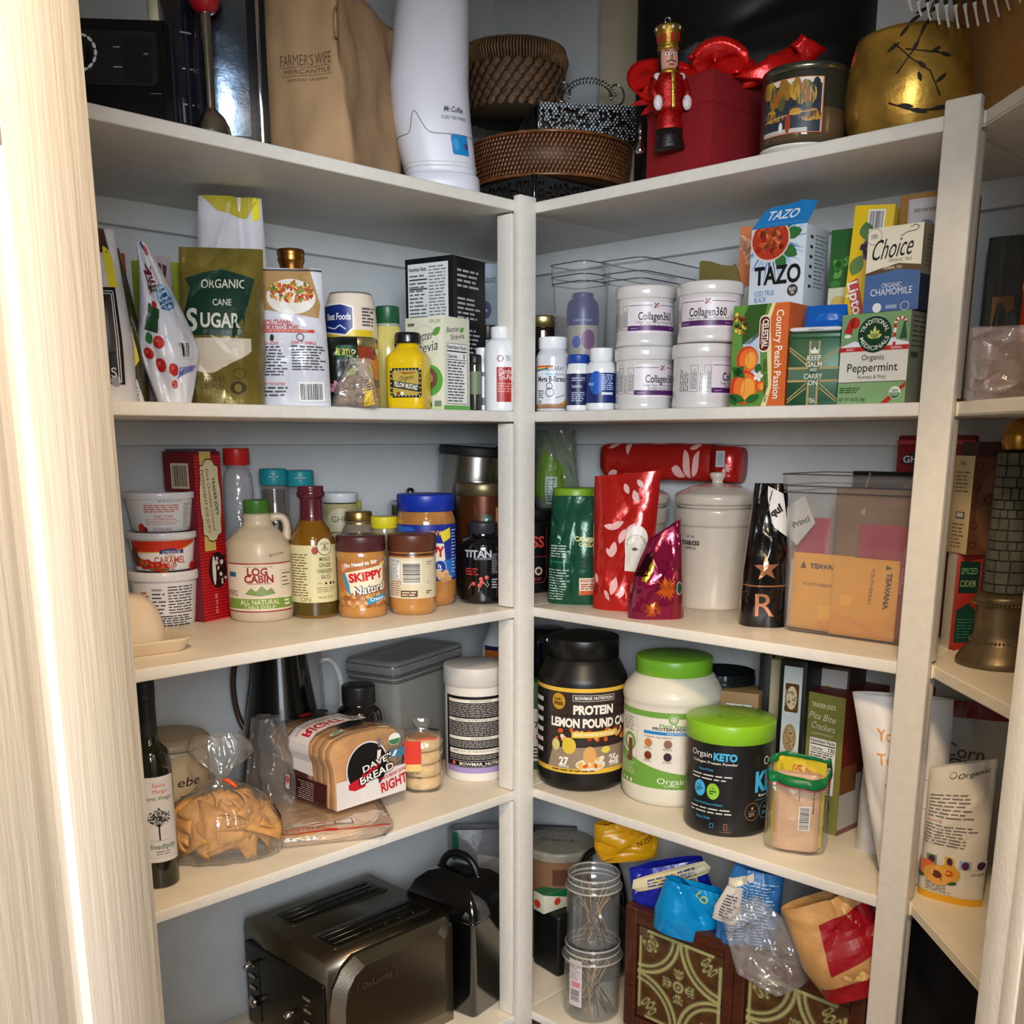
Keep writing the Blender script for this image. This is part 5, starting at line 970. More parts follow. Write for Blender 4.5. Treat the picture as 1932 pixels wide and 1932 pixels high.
a=ART(); a.rect(-w/2,0,w/2,h,(232,226,206)); a.L(); a.poly([(-w/2,h*.47),(-w*.2,h*.52),(w*.1,h*.56),(w/2,h*.52),(w/2,h*.4),(-w/2,h*.4)],(96,70,50)); a.L(); a.poly([(-w/2,h*.44),(-w*.2,h*.46),(w*.1,h*.49),(w/2,h*.45),(w/2,0),(-w/2,0)],(70,104,158)); a.L(); a.text('HERBAL TEA',0,h*.515,.0038,(235,228,205),w=w*.33); a.text('Choice',-w*.02,h*.75,.026,(28,26,26),w=w*.74,shear=.3,rot=4); a.line([(w*.1,h*.87),(w*.22,h*.91),(w*.38,h*.92),(w*.42,h*.96),(w*.36,h*.985),(w*.26,h*.96)],.0008,(28,26,26)); a.text('100%',-w*.38,h*.90,.006,(60,60,56),w=w*.12); a.ring(-w*.38,h*.90,.011,.0006,(120,116,104)); a.text('ORGANIC TEAS',w*.12,h*.60,.0042,(130,124,110),w=w*.42); a.text('ORGANIC',0,h*.31,.0062,(216,222,232),w=w*.36); a.text('CHAMOMILE',0,h*.235,.0092,(226,230,236),w=w*.76)
for i,x in enumerate((-.24,.02,.27)): (a.ell(w*x,h*.05,.0065,.0065,(230,234,236)) if i==0 else a.ring(w*x,h*.05,.0062,.0008,(216,222,232)) if i==2 else a.rect(w*x-.008,h*.03,w*x+.008,h*.075,(150,170,200)))
wrap('front_print',a,f_front(d),t)
a=ART(); a.rect(-d/2,h*.42,d/2,h,(150,140,112)); a.rect(-d/2,0,d/2,h*.42,(20,36,72)); a.L(); a.greek(-d*.3,h*.5,d*.3,h*.9,8,(110,100,80)); wrap('side_print',a,f_right(w,d),t)
# hidden supports of the back row and the back row itself
t,w,d,h=BOX('plain_tea_box','plain tea box hidden low behind the green tin, carrying the black tea box','box','R',2,1520,-24,1420,1560,590,d=.085); body(t,w,d,h,M((150,170,190),.5)); zb=h+.001
t,w,d,h=BOX('black_tea_box','tall pale blue iced tea box with its blue flap open upward','box','R',2,1513,-24,1410,1554,420,d=.087,z=zb); 
obj('body',boxm((-w/2,-d/2,0),(w/2,d/2,h),.0008,2),M((206,216,226),.45),t)
a=ART(); cx,cy=-w*.14,h*.86; 
rd=random.Random(2)
for i in range(44):
    an=rd.uniform(-PI*1.05,PI*.4); l=rd.uniform(.016,.042); r0_=w*.36; a.poly([(cx+r0_*math.cos(an-.03),cy+r0_*math.sin(an-.03)),(cx+(r0_+l)*math.cos(an),cy+(r0_+l)*math.sin(an)),(cx+r0_*math.cos(an+.03),cy+r0_*math.sin(an+.03))],rd.choice([(90,140,210),(50,70,110),(120,165,220),(70,110,180)]))
a.L(); 
for an in (-30,10,40,-60): a.leaf(cx+w*.25*math.cos(R(an)),cy+w*.25*math.sin(R(an)),.030,.009,an,(50,110,54))
a.L(); a.ell(cx,cy,w*.355,w*.34,(226,200,180),n=36); a.L(); a.ell(cx,cy,w*.33,w*.315,(176,56,30),n=36); a.L(); a.dots(cx-w*.22,cy-w*.2,cx+w*.22,cy+w*.2,40,.005,[(206,90,50),(150,40,26),(222,120,70),(190,70,40)]); a.L(); a.rect(-w,h,w,h*1.3,(206,216,226)); a.rect(-w,h*.5,-w/2,h*1.2,(206,216,226))
a.text('TAZO',w*.02,h*.46,.026,(16,16,18),w=w*.84,bold=.03); a.text('ICED TRUE',-w*.20,h*.26,.0075,(80,130,180),w=w*.36); a.text('BLACK',-w*.27,h*.19,.0075,(80,130,180),w=w*.22); a.ell(w*.31,h*.27,w*.095,w*.095,(70,60,56)); a.L(); a.text('BLACK',w*.31,h*.285,.004,(235,235,230),w=w*.12,bold=.02); a.text('TEA',w*.31,h*.245,.004,(235,235,230),w=w*.07,bold=.02)
wrap('front_print',a,f_front(d),t,clip=(-w/2,0,w/2,h))
a=ART(); a.greek(-d*.1,h*.3,d*.4,h*.92,14,(120,128,138),seed=4,fill=.35)
for i in range(6): a.rect(-d*.32,h*(.85-i*.11),-d*.2,h*(.885-i*.11),(40,44,50))
wrap('side_print',a,f_right(w,d),t)
fl=bmesh.new(); q=[(-w/2,-d/2,h),(w/2,-d/2,h),(w/2+.006,-d/2+.020,h+.034),(w*.30,-d/2+.024,h+.040),(w*.1,-d/2+.024,h+.036),(-w*.2,-d/2+.022,h+.034),(-w*.36,-d/2+.020,h+.030)]
vs=[fl.verts.new(Vector(v)) for v in q]; vb=[fl.verts.new(Vector(v)+Vector((0,.001,0))) for v in q]; fl.faces.new(vs); fl.faces.new(vb[::-1]); n_=len(q)
for i in range(n_): fl.faces.new((vs[i],vb[i],vb[(i+1)%n_],vs[(i+1)%n_]))
bmesh.ops.recalc_face_normals(fl,faces=fl.faces[:]); obj('flap',fl,M((28,128,200),.45),t,smooth=False)
a=ART(); a.text('TAZO',w*.02,.019,.014,(236,240,244),w=w*.56,bold=.02,shear=.3); a.rect(-w*.42,.004,w*.48,.0046,(120,180,220)); wrap('flap_lettering',a,lambda u,v,o:(u,-d/2+v*.6-o,h+v),t,off=.0012)
t,w,d,h=BOX('floral_tea_box','orange floral tea box tucked behind the black tea box','box','R',2,1418,-10,1381,None,425,d=.16,dep=.05); body(t,w,d,h,M((206,120,70),.5)); a=ART()
for i in range(6): a.leaf(-w*.2,h*(.80+.02*i),.03,.008,30+i*25,(226,170,130)); 
a.ell(w*.1,h*.58,.022,.03,(214,206,194)); a.L(); a.text('O',w*.3,h*.58,.008,(190,50,40)); wrap('front_print',a,f_front(d),t,clip=(-w/2,0,w/2,h))
t,w,d,h=BOX('green_tea_box','green tea box with leaves between black tea box and yellow berry tea box','box','R',2,1588,-20,1548,None,430,d=.125,dep=.06,z=0); body(t,w,d,h,M((214,220,196),.5)); a=ART(); a.rect(-w/2,h*.68,w/2,h,(40,96,44)); a.L()
for i in range(9): a.leaf(-w*.45+.006*i,h*(.70+.03*(i%7)),.018,.006,(i*47)%360,(90,160,70) if i%2 else (60,130,56))
a.ell(0,h*.60,.012,.009,(214,186,110)); a.rect(-w/2,h*.40,w/2,h*.47,(30,80,50)); a.L(); a.ell(.004,h*.435,.006,.007,(226,232,220)); wrap('front_print',a,f_front(d),t,clip=(-w/2,0,w/2,h))
t,w,d,h=BOX('yellow_tea_box','yellow berry tea box with a barcode stood on its end','box','R',2,1660,-10,1586,None,383,d=.10,dep=.06,z=PH*.9-.0,group=None); t.rotation_euler[1]=R(3)
body(t,w,d,h,M((238,202,30),.4)); a=ART(); YL=(238,202,30); a.bars(-w*.1,h*.74,w*.24,h*.95,20,seed=9); a.leaf(-w*.1,h*.72,.026,.010,100,(60,110,40)); a.leaf(-w*.2,h*.60,.03,.010,250,(70,120,44)); a.L(); a.dots(-w*.18,h*.56,w*.45,h*.70,46,.0052,[(70,40,70),(96,60,96),(50,30,56)]); a.L(); a.poly([(-w*.44,h*.38),(-w*.22,h*.42),(.0,h*.18),(w*.04,h*.06),(-w*.16,h*.03),(-w*.4,h*.28)],(190,30,34)); a.L(); a.text('Lipton',-w*.19,h*.225,.0145,(245,240,235),w=h*.34,rot=-72,bold=.02); a.text('Black',w*.30,h*.4,.014,(60,24,50),w=h*.25,rot=-80,shear=.2); wrap('front_print',a,f_front(d),t,clip=(-w/2,0,w/2,h))
SUP=t; t,w,d,h=BOX('yellow_box_support','plain carton hidden behind the peppermint tea box','box','R',2,1665,-10,1584,None,0,d=.10,dep=.06,h=PH*.9-.001); body(t,w,d,h,M((150,130,100),.6))
t,w,d,h=BOX('brown_tea_carton','tall brown carton with a small white label, highest of the tea boxes','box','R',2,1790,-14,1668,None,352,d=.15,dep=.08); body(t,w,d,h,M((166,124,70),.7)); a=ART(); x=-w*.36; 
a.rect(x,h*.72,w*.42,h*.975,(206,200,206)); a.L(); a.text('serendipitea',x+w*.36,h*.925,.007,(60,56,60),w=w*.55,shear=.1); a.ell(x+w*.28,h*.84,.012,.011,(110,130,170)); a.ell(x+w*.20,h*.845,.006,.005,(140,150,190)); a.frame(x+.002,h*.735,w*.40,h*.965,.0006,(170,166,172)); wrap('label_print',a,f_front(d),t)
# ---- second shelf beyond the right post
t,p,w,h=POUCH('grey_pouch','dark grey zip pouch leaning behind the clear bag on the right','bag','C',2,1890,100,445,.07,FO((74,76,76),.4),d=.16,seed=51,top=.25,crease=.006)
t,p,w,h=POUCH('candy_pouch','red and orange sweets pouch at the right edge behind the door trim','bag','C',2,1952,80,375,.07,FO((180,60,30),.35),d=.10,seed=52,top=.2); a=ART(); a.rect(-w/2,h*.8,w/2,h,(130,180,200)); a.dots(-w/2,h*.1,w/2,h*.78,60,.012,[(226,150,40),(200,50,30),(230,190,60),(160,30,30)]); wrap('front_print',a,p.fn(),t,.01,.01,clip=(-w/2,0,w/2,h))
t,w,d,h=BOX('tan_box','narrow tan box edge just right of the right post','box','C',2,1852,0,1840,None,560,d=.12,dep=.06,w=.03); body(t,w,d,h,M((140,104,60),.6))
t,p,w,h=POUCH('clear_food_bag','loose clear bag of brown food at the front beyond the right post','bag','C',2,1888,130,616,.09,FILM((226,210,214),.12,.30,bump=.004,bscale=40,gloss=2.2),d=.045,seed=55,top=.4,crease=.014,nf=22,base=.8)
bm=bmesh.new(); bmesh.ops.create_icosphere(bm,subdivisions=3,radius=1,matrix=Matrix.Translation((.01,.005,h*.42))@Matrix.Diagonal((w*.30,.028,h*.38,1)))
for v in bm.verts: v.co+=Vector((1,1,1))*.006*mnoise.noise(v.co*40)
obj('brown_contents',bm,M((96,60,40),.6,noise=.4,scale=30),t)
# ================================================================ THIRD SHELF, left
PLW=M((222,222,226),.35,coat=.3); LBL=(222,222,224)
def diptub(label,px,z,yt,wpx,face,kind,r=None):
    t,r,h=RND('dip_tub',label,'tub','L',3,px,wpx,yt,d=.335,z=z,face=face,group='stacked dip tubs',r=r)
    g=lambda v:r*(.80+.13*min(1,v/(h*.8)))
    cyl(t,'tub_body',[(0,0),(r*.77,0),(r*.79,.002),(r*.80,.004)]+[(g(h*k/10),h*k/10) for k in range(1,9)]+[(r*.93,h*.86)],PLW,56)
    cyl(t,'lid',[(r*.90,h*.83),(r*.985,h*.83),(r,h*.845),(r,h*.97),(r*.985,h),(r*.93,h),(r*.92,h*.97),(0,h*.97)],PLW,56)
    a=ART(); fn=f_cyl(g); fn.r0=r; H=h*.82
    if kind==1:
        a.rect(-.075,H*.04,.062,H*.97,(226,226,228)); a.L(); a.poly([(-.075,H*.97),(.062,H*.97),(.062,H*.86),(.03,H*.66),(-.02,H*.60),(-.075,H*.58)],(222,170,60)); a.L(); a.poly([(-.075,H*.97),(.062,H*.97),(.062,H*.90),(.03,H*.70),(-.02,H*.63),(-.075,H*.62)],(200,52,28)); a.L()
        a.poly([(-.002,H*.72),(.014,H*.72),(.02,H*.68),(.034,H*.68),(.034,H*.56),(-.012,H*.56),(-.012,H*.68),(-.006,H*.68)],(30,50,120)); a.L(); a.text('LITEHOUSE',.011,H*.61,.0052,(230,230,240),w=.034); a.text('Classic',.008,H*.50,.0055,(180,70,40),w=.018,shear=.2); a.text('CARAMEL',.008,H*.36,.0115,(176,70,36),w=.062,bold=.01); a.text('DIP',.008,H*.15,.0115,(176,70,36),w=.024,bold=.01)
        rd=random.Random(6)
        for i in range(7): x=-.068+.0105*i; y=H*(.30-.035*i+.04*(i%2)); a.ell(x,y,.009,.009,(180,34,28),n=14); a.L(); a.ell(x-.002,y+.003,.003,.003,(214,90,70),n=8); a.leaf(x,y,.010,.003,40+i*50,(80,120,50))
        a.ell(-.066,H*.45,.011,.016,(90,44,26),n=12); a.ell(.058,H*.12,.008,.008,(180,34,28),n=12)
    elif kind==0:
        a.greek(-.038,H*.60,.032,H*.86,4,(196,110,80),seed=3); a.text('DIRECTIONS',-.002,H*.48,.0055,(186,90,60),w=.036); a.greek(-.038,H*.22,.034,H*.42,3,(196,120,90),seed=5,fill=.3); a.text('GLUTEN FREE',-.006,H*.08,.0055,(170,90,90),w=.038); a.facts(.038,H*.1,.058,H*.9,seed=2); a.text('BEST BY AUG 21 10 231 N',.012,H*.96,.0032,(60,60,110),w=.044); a.ell(-.050,H*.12,.008,.008,(190,50,30)); a.ell(-.042,H*.06,.006,.006,(110,40,26))
    else:
        a.text('Nutrition',-.026,H*.84,.0045,(50,50,56),w=.018,bold=.02); a.greek(-.036,H*.1,-.010,H*.78,8,(60,60,66),seed=3,fill=.35); a.greek(-.006,H*.34,.048,H*.92,9,(60,60,66),seed=8,fill=.4,rag=.05); a.rect(-.006,H*.30,.05,H*.32,K_); a.greek(-.03,H*.0,.05,H*.26,5,(50,50,56),seed=9,fill=.5); a.greek(-.06,H*.5,-.042,H*.8,4,(190,100,80),seed=2)
    wrap('label_print',a,fn,t,.005,None,PRINT,off=.0005); return t,r,h
t,r,h=diptub('bottom dip tub of the stack, its nutrition panel facing forward',316,0,1081,128,10,2); z1=h+.0008
t,r,h=diptub('middle dip tub of the stack, with the red caramel dip label',311,z1,1006,128,4,1,r); z1+=h+.0008
diptub('top dip tub of the stack, with orange directions print',306,z1,930,128,6,0,r)
# butter dish
P=Vector((-.69,.150,ZK[3])); t=thing('butter_dish','cream ceramic butter dish with a domed cover at the door side of the third shelf','dish',P,R(-6))
CER=M((226,206,180),.35,coat=.4,noise=.04); q=hitz(352,1222,ZK[3]); xr=q.x-P.x+.004
bm=bmesh.new(); rr=lambda w,d,z,c=.02:[(xr-.11+x,y,z) for x,y in rrect(w,d,c,6)]
bm_loft(bm,[rr(.200,.10,0),rr(.206,.106,.002),rr(.222,.122,.018,.026),rr(.228,.128,.0215,.028),rr(.224,.124,.0225,.028),rr(.214,.114,.017,.024),rr(.20,.10,.006,.02)]); obj('dish_tray',bm,CER,t,ang=.8)
bm=bmesh.new(); rings=[]
for k in range(12):
    q=k/11; s_=math.cos(q*PI/2)**.55 if q<1 else .0; rings.append(rr(.168*(.22+.78*s_)*(1-.0),.088*max(.06,s_),.008+.082*math.sin(q*PI/2)**1.0,.088*max(.06,s_)*.38))
bm_loft(bm,rings); obj('dome_cover',bm,CER,t,ang=1.)
# cookies box
t,w,d,h=BOX('cookie_box','tall red striped peppermint cookie box standing behind the dip tubs','box','L',3,386,48,434,329,852,d=.285); body(t,w,d,h,M((104,20,34),.4))
a=ART(); 
for i in range(int(h/.0055)): a.rect(-w/2,i*.0055,w/2,i*.0055+.0027,(198,26,36)); a.rect(-w/2,i*.0055+.0027,w/2,i*.0055+.0055,(140,14,26))
a.L(); a.rect(-w*.3,h*.42,w*.12,h,(206,184,100)); a.L(); pts=[]
for i in range(48): q=2*PI*i/48; k=1+.06*math.cos(8*q); pts.append((w*(.02+.37*k*math.copysign(abs(math.cos(q))**.5,math.cos(q))),h*(.715+.225*k*math.copysign(abs(math.sin(q))**.6,math.sin(q)))))
a.poly([(x*1.06,h*.715+(y-h*.715)*1.03) for x,y in pts],(60,30,24)); a.L(); a.poly(pts,(222,210,170)); a.L()
a.text("TRADER JOE'S",w*.20,h*.74,.0075,(40,20,20),w=h*.22,rot=-84,bold=.015); a.text('Dark Chocolate Covered',w*.02,h*.72,.007,(50,24,24),w=h*.36,rot=-84,shear=.15); a.text("PEPPERMINT JOE JOE'S",-w*.17,h*.71,.0072,(120,40,40),w=h*.37,rot=-84); a.text('NET WT 14 OZ',w*.0,h*.10,.006,(230,190,190),w=h*.12,rot=-90)
a.ell(w*.12,h*.30,w*.34,h*.11,(34,20,18),n=16); a.L(); a.ell(-w*.02,h*.30,w*.07,h*.09,(226,216,206),n=10); a.dots(w*.05,h*.22,w*.42,h*.39,14,.004,[(220,210,200),(60,40,34)]); wrap('front_print',a,f_front(d),t,clip=(-w/2,0,w/2,h))
a=ART(); a.bars(-d*.2,h*.80,d*.26,h*.92,18,seed=4,bgc=(206,190,160)); a.greek(-d*.35,h*.62,d*.3,h*.75,7,(150,80,90)); wrap('side_print',a,f_left(w,d),t)
obj('inner_flap',boxm((-w/2+.003,-d/2+.004,h-.001),(w/2-.003,d/2-.004,h+.004),.001),M((70,66,90),.5),t)
def band(t,r,h,a,du=.004,mat=None,off=.0005,name='label_print'): return wrap(name,a,f_cyl(r) if not callable(r) else r,t,du,None,mat or PRINT,off=off)
# syrup bottles
t,r,h=RND('syrup_bottle','empty clear maple syrup bottle with a red cap behind the beige jug','bottle','L',3,463,76,846,d=.345,face=-14)
cyl(t,'bottle_body',rprof([(0,0),(r*.96,0),(r*1.05,h*.1),(r*1.05,h*.38),(r*.74,h*.52),(r*.70,h*.80),(r*.62,h*.86),(r*.45,h*.89),(r*.45,h*.91)],rr=.015),FILM((200,200,206),.05,.30,bump=.003,bscale=60,gloss=2.)); cyl(t,'syrup',[(0,.003),(r*.95,.003),(r*.95,h*.12),(0,h*.12)],M((50,20,14),.2)); lid(t,r*.62,h*.90,h,M((196,36,34),.35),ribs=30)
a=ART(); a.ell(0,h*.30,.034,.056,(120,24,34),n=32); a.L(); a.ell(0,h*.33,.030,.046,(222,210,196),n=32); a.L(); a.text('LOG',0,h*.39,.011,(170,36,40),w=.030,bold=.03); a.text('CABIN',0,h*.33,.011,(170,36,40),w=.044,bold=.03); a.rect(-.03,h*.20,.03,h*.25,(120,24,34)); band(t,r*1.06,h,a)
for i,(px,yt,ct,dd) in enumerate(((528,885,(60,30,14),.355),(577,888,None,.335))):
    t,r,h=RND('honey_bottle',('honey squeeze bottle with a teal flip cap, dark amber inside','nearly empty honey squeeze bottle with a teal flip cap behind the sauce bottle')[i],'bottle','L',3,px,72,yt,d=dd,group='teal capped squeeze bottles')
    g=[(0,0),(r*.92,0),(r,.01),(r*1.02,h*.36),(r*.86,h*.56),(r*.66,h*.74),(r*.66,h*.86),(r*.60,h*.88)]
    cyl(t,'bottle_body',rprof(g,rr=.015),FILM((190,190,190),.05,.16,bump=0,gloss=1.8)); 
    if ct: cyl(t,'honey',[(0,.003)]+[(a_*.955,b_*.985+.002) for a_,b_ in g[1:-1]]+[(0,h*.845)],M((64,26,12),.1,coat=.6))
    else: cyl(t,'honey',[(0,.003),(r*.93,.003),(r*.96,h*.22),(0,h*.22)],M((44,20,12),.15,coat=.6))
    lid(t,r*.70,h*.885,h,M((30,138,150),.35)); obj('flip_lid',boxm((-r*.3,-r*.74,h*.935),(r*.3,-r*.55,h*.955),.001),M((24,118,132),.35),t)
# beige jug
t,r,h=RND('syrup_jug','beige maple syrup jug with green cap, loop handle and red lettering','jug','L',3,496,118,946,py=1175,face=-3)
JUG=M((196,180,156),.4,coat=.15); jp=rprof([(0,0),(r*.92,0),(r*.97,.004),(r,.014),(r,h*.58),(r*.94,h*.66),(r*.62,h*.76),(r*.46,h*.79),(r*.44,h*.83),(r*.46,h*.87),(r*.36,h*.895),(r*.36,h*.90)],rr=.012)
cyl(t,'jug_body',jp,JUG,48); lid(t,r*.40,h*.885,h,M((64,116,38),.35),ribs=36)
obj('jug_handle',tubem(bez((r*.40,0,h*.845),(r*.95,0,h*.90),(r*.92,0,h*.78),(r*.86,0,h*.665),14),[.0085,.008,.0075,.007,.007,.007,.007,.007,.007,.007,.007,.0075,.008,.0085,.009],10),JUG,t)
a=ART(); W_=r*1.25; RD=(150,40,36); a.rect(-W_,h*.095,W_,h*.49,(222,208,186)); a.L(); a.rect(-W_,h*.485,W_,h*.495,RD); a.rect(-W_,h*.088,W_,h*.098,RD); a.rect(-W_,h*.115,W_,h*.20,(120,150,66)); a.L()
a.text('LOG',-W_*.03,h*.425,.0125,RD,w=W_*.50,bold=.04); a.text('CABIN',-W_*.0,h*.365,.0125,RD,w=W_*.72,bold=.04); a.text('A FAMILY TRADITION SINCE 1887',0,h*.465,.003,(120,90,70),w=W_*.7); a.line([(-W_*.28,h*.325),(W_*.3,h*.325)],.0009,(120,60,50)); a.poly([(-W_*.36,h*.24),(-W_*.2,h*.29),(-W_*.08,h*.26),(W_*.06,h*.31),(W_*.18,h*.27),(W_*.3,h*.29),(W_*.4,h*.24),(0,h*.22)],(130,150,90)); a.text('ALL NATURAL',0,h*.172,.0085,(226,220,190),w=W_*1.0,bold=.01); a.text('TABLE SYRUP',0,h*.130,.006,(222,226,180),w=W_*.78); a.rect(-W_*.86,h*.38,-W_*.60,h*.42,(40,90,130)); a.frame(W_*.55,h*.28,W_*.95,h*.43,.0004,(150,130,110)); a.greek(W_*.60,h*.29,W_*.93,h*.42,4,(110,90,80),fill=.3); a.greek(-W_*.95,h*.22,-W_*.55,h*.27,3,(120,100,84),fill=.5); a.greek(W_*.65,h*.13,W_*.9,h*.22,3,(230,230,200))
band(t,r,h,a); a=ART(); a.text('BEST BY 24 MAY',r*.62,h*.565,.004,(60,50,44),w=.03,rot=6); band(t,r,h,a,name='date_code')
# mango sauce
t,r,h=RND('sauce_bottle','mustard brown mango sauce bottle with a maroon shrink-wrapped neck','bottle','L',3,596,84,917,py=1168,face=6)
cyl(t,'bottle_body',rprof([(0,0),(r*.93,0),(r,.006),(r,h*.56),(r*.95,h*.62),(r*.60,h*.72),(r*.50,h*.76),(r*.48,h*.80)],rr=.012),M((120,80,10),.1,coat=.8,noise=.1)); cyl(t,'neck_wrap',rprof([(r*.56,h*.735),(r*.50,h*.77),(r*.49,h*.90),(r*.61,h*.915),(r*.62,h*.95),(r*.56,h*.96),(r*.58,h*.995),(0,h)],rr=.003),M((86,24,40),.22,coat=.6))
cyl(t,'sauce_base',[(r*1.002,.006),(r*1.003,.03)],M((76,62,18),.15,coat=.5))
a=ART(); W_=r*1.5; a.rect(-W_,h*.125,W_,h*.56,(214,206,158)); a.L(); a.greek(-W_*.86,h*.17,-W_*.2,h*.50,16,(110,90,60),seed=4,fill=.4); x=W_*.28; a.ell(-W_*.02,h*.52,.006,.007,(150,50,30))
for i,(s_,ww) in enumerate((('MANGO',.022),('GINGER',.024),('HABANERO',.030),('SAUCE',.018))): a.text(s_,x,h*(.455-i*.045),.0075,(70,54,40),w=ww,bold=.01)
a.line([(x-.016,h*.27),(x-.008,h*.272)],.0012,(180,90,70)); a.star(x,h*.27,.0035,K_,3,.5); a.ell(x+.010,h*.27,.0024,.0028,K_); a.ell(x+.018,h*.27,.0024,.0024,K_); a.greek(x-.018,h*.20,x+.022,h*.245,3,(120,104,70),fill=.3); a.text('Net Wt 15.7 oz',x,h*.165,.004,(80,66,44),w=.030); a.text('ON',-W_*.35,h*.15,.008,(120,110,70),w=.02); a.L(); a.ell(x,h*.55,.0150,.0160,(60,48,36),n=32); a.L(); a.ell(x,h*.55,.0138,.0148,(222,214,176),n=32); a.L(); a.text('FISCHER',x,h*.575,.004,(60,48,36),w=.018,arc=.020); a.text('&',x,h*.551,.008,(60,48,36)); a.text('WIESER',x,h*.525,.004,(60,48,36),w=.016,arc=-.020)
band(t,r,h,a)
t,r,h=RND('ghee_jar','pale jar of ghee with a white metal lid at the back','jar','L',3,648,70,931,d=.365); cyl(t,'glass_jar',rprof([(0,0),(r,0),(r,h*.86),(r*.9,h*.90)],rr=.01),M((176,164,116),.15,coat=.6)); lid(t,r*.94,h*.91,h,M((214,216,218),.3),ribs=40)
a=ART(); a.rect(-.034,h*.2,.034,h*.78,(186,174,134)); a.L(); a.ell(0,h*.72,.03,.03,(196,186,150)); a.L(); a.text('GHEE',.002,h*.76,.0115,(70,60,40),w=.040); a.greek(-.018,h*.35,.02,h*.66,6,(120,108,80),fill=.3); band(t,r,h,a)
t,r,h=pill('yellow_cap_bottle','tiny bottle with a yellow cap peeking out beside the ghee jar','L',679,20,945,.39,k=3,capc=(206,190,30))
t,r,h=RND('gold_lid_jar','small rounded jar with a plain gold lid between ghee jar and yellow lidded jar','jar','L',3,682,66,966,d=.27); cyl(t,'glass_jar',rprof([(0,0),(r,0),(r,h*.78),(r*.7,h*.88),(r*.68,h*.90)],rr=.012),M((130,120,104),.1,coat=.7)); lid(t,r*.76,h*.895,h,M((180,150,84),.3,metal=.9)); cyl(t,'lid_band',[(r*.70,h*.84),(r*.78,h*.85),(r*.70,h*.885)],M((190,160,100),.3,metal=.9))
t,r,h=RND('yellow_lid_jar','clear jar with a ribbed bright yellow lid behind the peanut butters','jar','L',3,729,50,976,d=.22); cyl(t,'glass_jar',rprof([(0,0),(r,0),(r*1.05,h*.4),(r*.9,h*.84),(r*.86,h*.88)],rr=.01),M((150,140,110),.12,coat=.6)); lid(t,r,h*.87,h,M((220,204,40),.35),ribs=44)
PBT=M((184,128,66),.2,coat=.7,noise=.06,scale=30)
t,r,h=RND('natural_peanut_butter','smaller peanut butter jar with a maroon lid and blue trimmed red lettering','jar','L',3,685,92,1013,py=1168,face=2)
g=rprof([(0,0),(r*.88,0),(r*.98,.006),(r,.016),(r*.96,.022),(r*.96,h*.72),(r,h*.75),(r*.98,h*.80),(r*.93,h*.82)],rr=.005); cyl(t,'jar_body',g,PBT,48); lid(t,r*.99,h*.81,h,M((76,36,40),.35),ribs=60)
a=ART(); W_=r*1.2; a.rect(-W_,h*.13,W_,h*.70,(176,110,60)); a.L(); a.dots(-W_,h*.14,W_,h*.34,60,.005,[(196,140,80),(140,84,44),(214,170,110),(160,100,54)]); a.poly([(-W_*.75,h*.56),(-W_*.5,h*.62),(-W_*.55,h*.68),(-W_*.8,h*.66)],(214,150,120)); a.poly([(W_*.62,h*.6),(W_*.9,h*.66),(W_*.9,h*.70),(W_*.66,h*.68)],(220,190,90)); a.L()
a.poly([(-W_*.72,h*.52),(-W_*.62,h*.57),(-W_*.35,h*.32),(-W_*.48,h*.30)],(60,140,180)); a.poly([(-W_*.62,h*.56),(W_*.78,h*.66),(W_*.78,h*.40),(-W_*.40,h*.31)],(232,220,190)); a.L(2); a.text('SKIPPY',W_*.14,h*.525,.0145,(196,30,36),w=W_*1.22,bold=.05,rot=8); a.text('No Need to Stir',-W_*.05,h*.675,.0065,(240,236,226),w=W_*1.15,bold=.04,rot=8); a.text('Natural',W_*.26,h*.37,.0145,(40,24,20),w=W_*1.12,bold=.07,rot=9,shear=.15); a.L(); a.text('Natural',W_*.26,h*.37,.0145,(240,236,230),w=W_*1.12,bold=.015,rot=9,shear=.15); a.poly([(W_*.1,h*.24),(W_*.86,h*.31),(W_*.86,h*.24),(W_*.16,h*.17)],(60,140,180)); a.L(); a.text('Creamy',W_*.5,h*.245,.0065,(236,240,244),w=W_*.55,bold=.02,rot=7)
wrap('label_print',a,f_cyl(r*.96),t,.004,None,PRINT,off=.0005,clip=(-W_,h*.12,W_,h*.74))
t,r,h=RND('peanut_butter_jar','peanut butter jar turned to its barcode, with a brown lid','jar','L',3,780,90,1010,py=1163,face=0)
cyl(t,'jar_body',rprof([(0,0),(r*.80,0),(r*.95,.010),(r*.97,.02),(r*.96,h*.74),(r*.92,h*.80)],rr=.008),PBT,48); lid(t,r,h*.79,h,M((92,50,34),.35),ribs=60); cyl(t,'dark_smears',[(r*.965,h*.74),(r*.945,h*.775)],M((90,50,30),.3,noise=.5,scale=120),a0=PI*1.05,a1=PI*1.9)
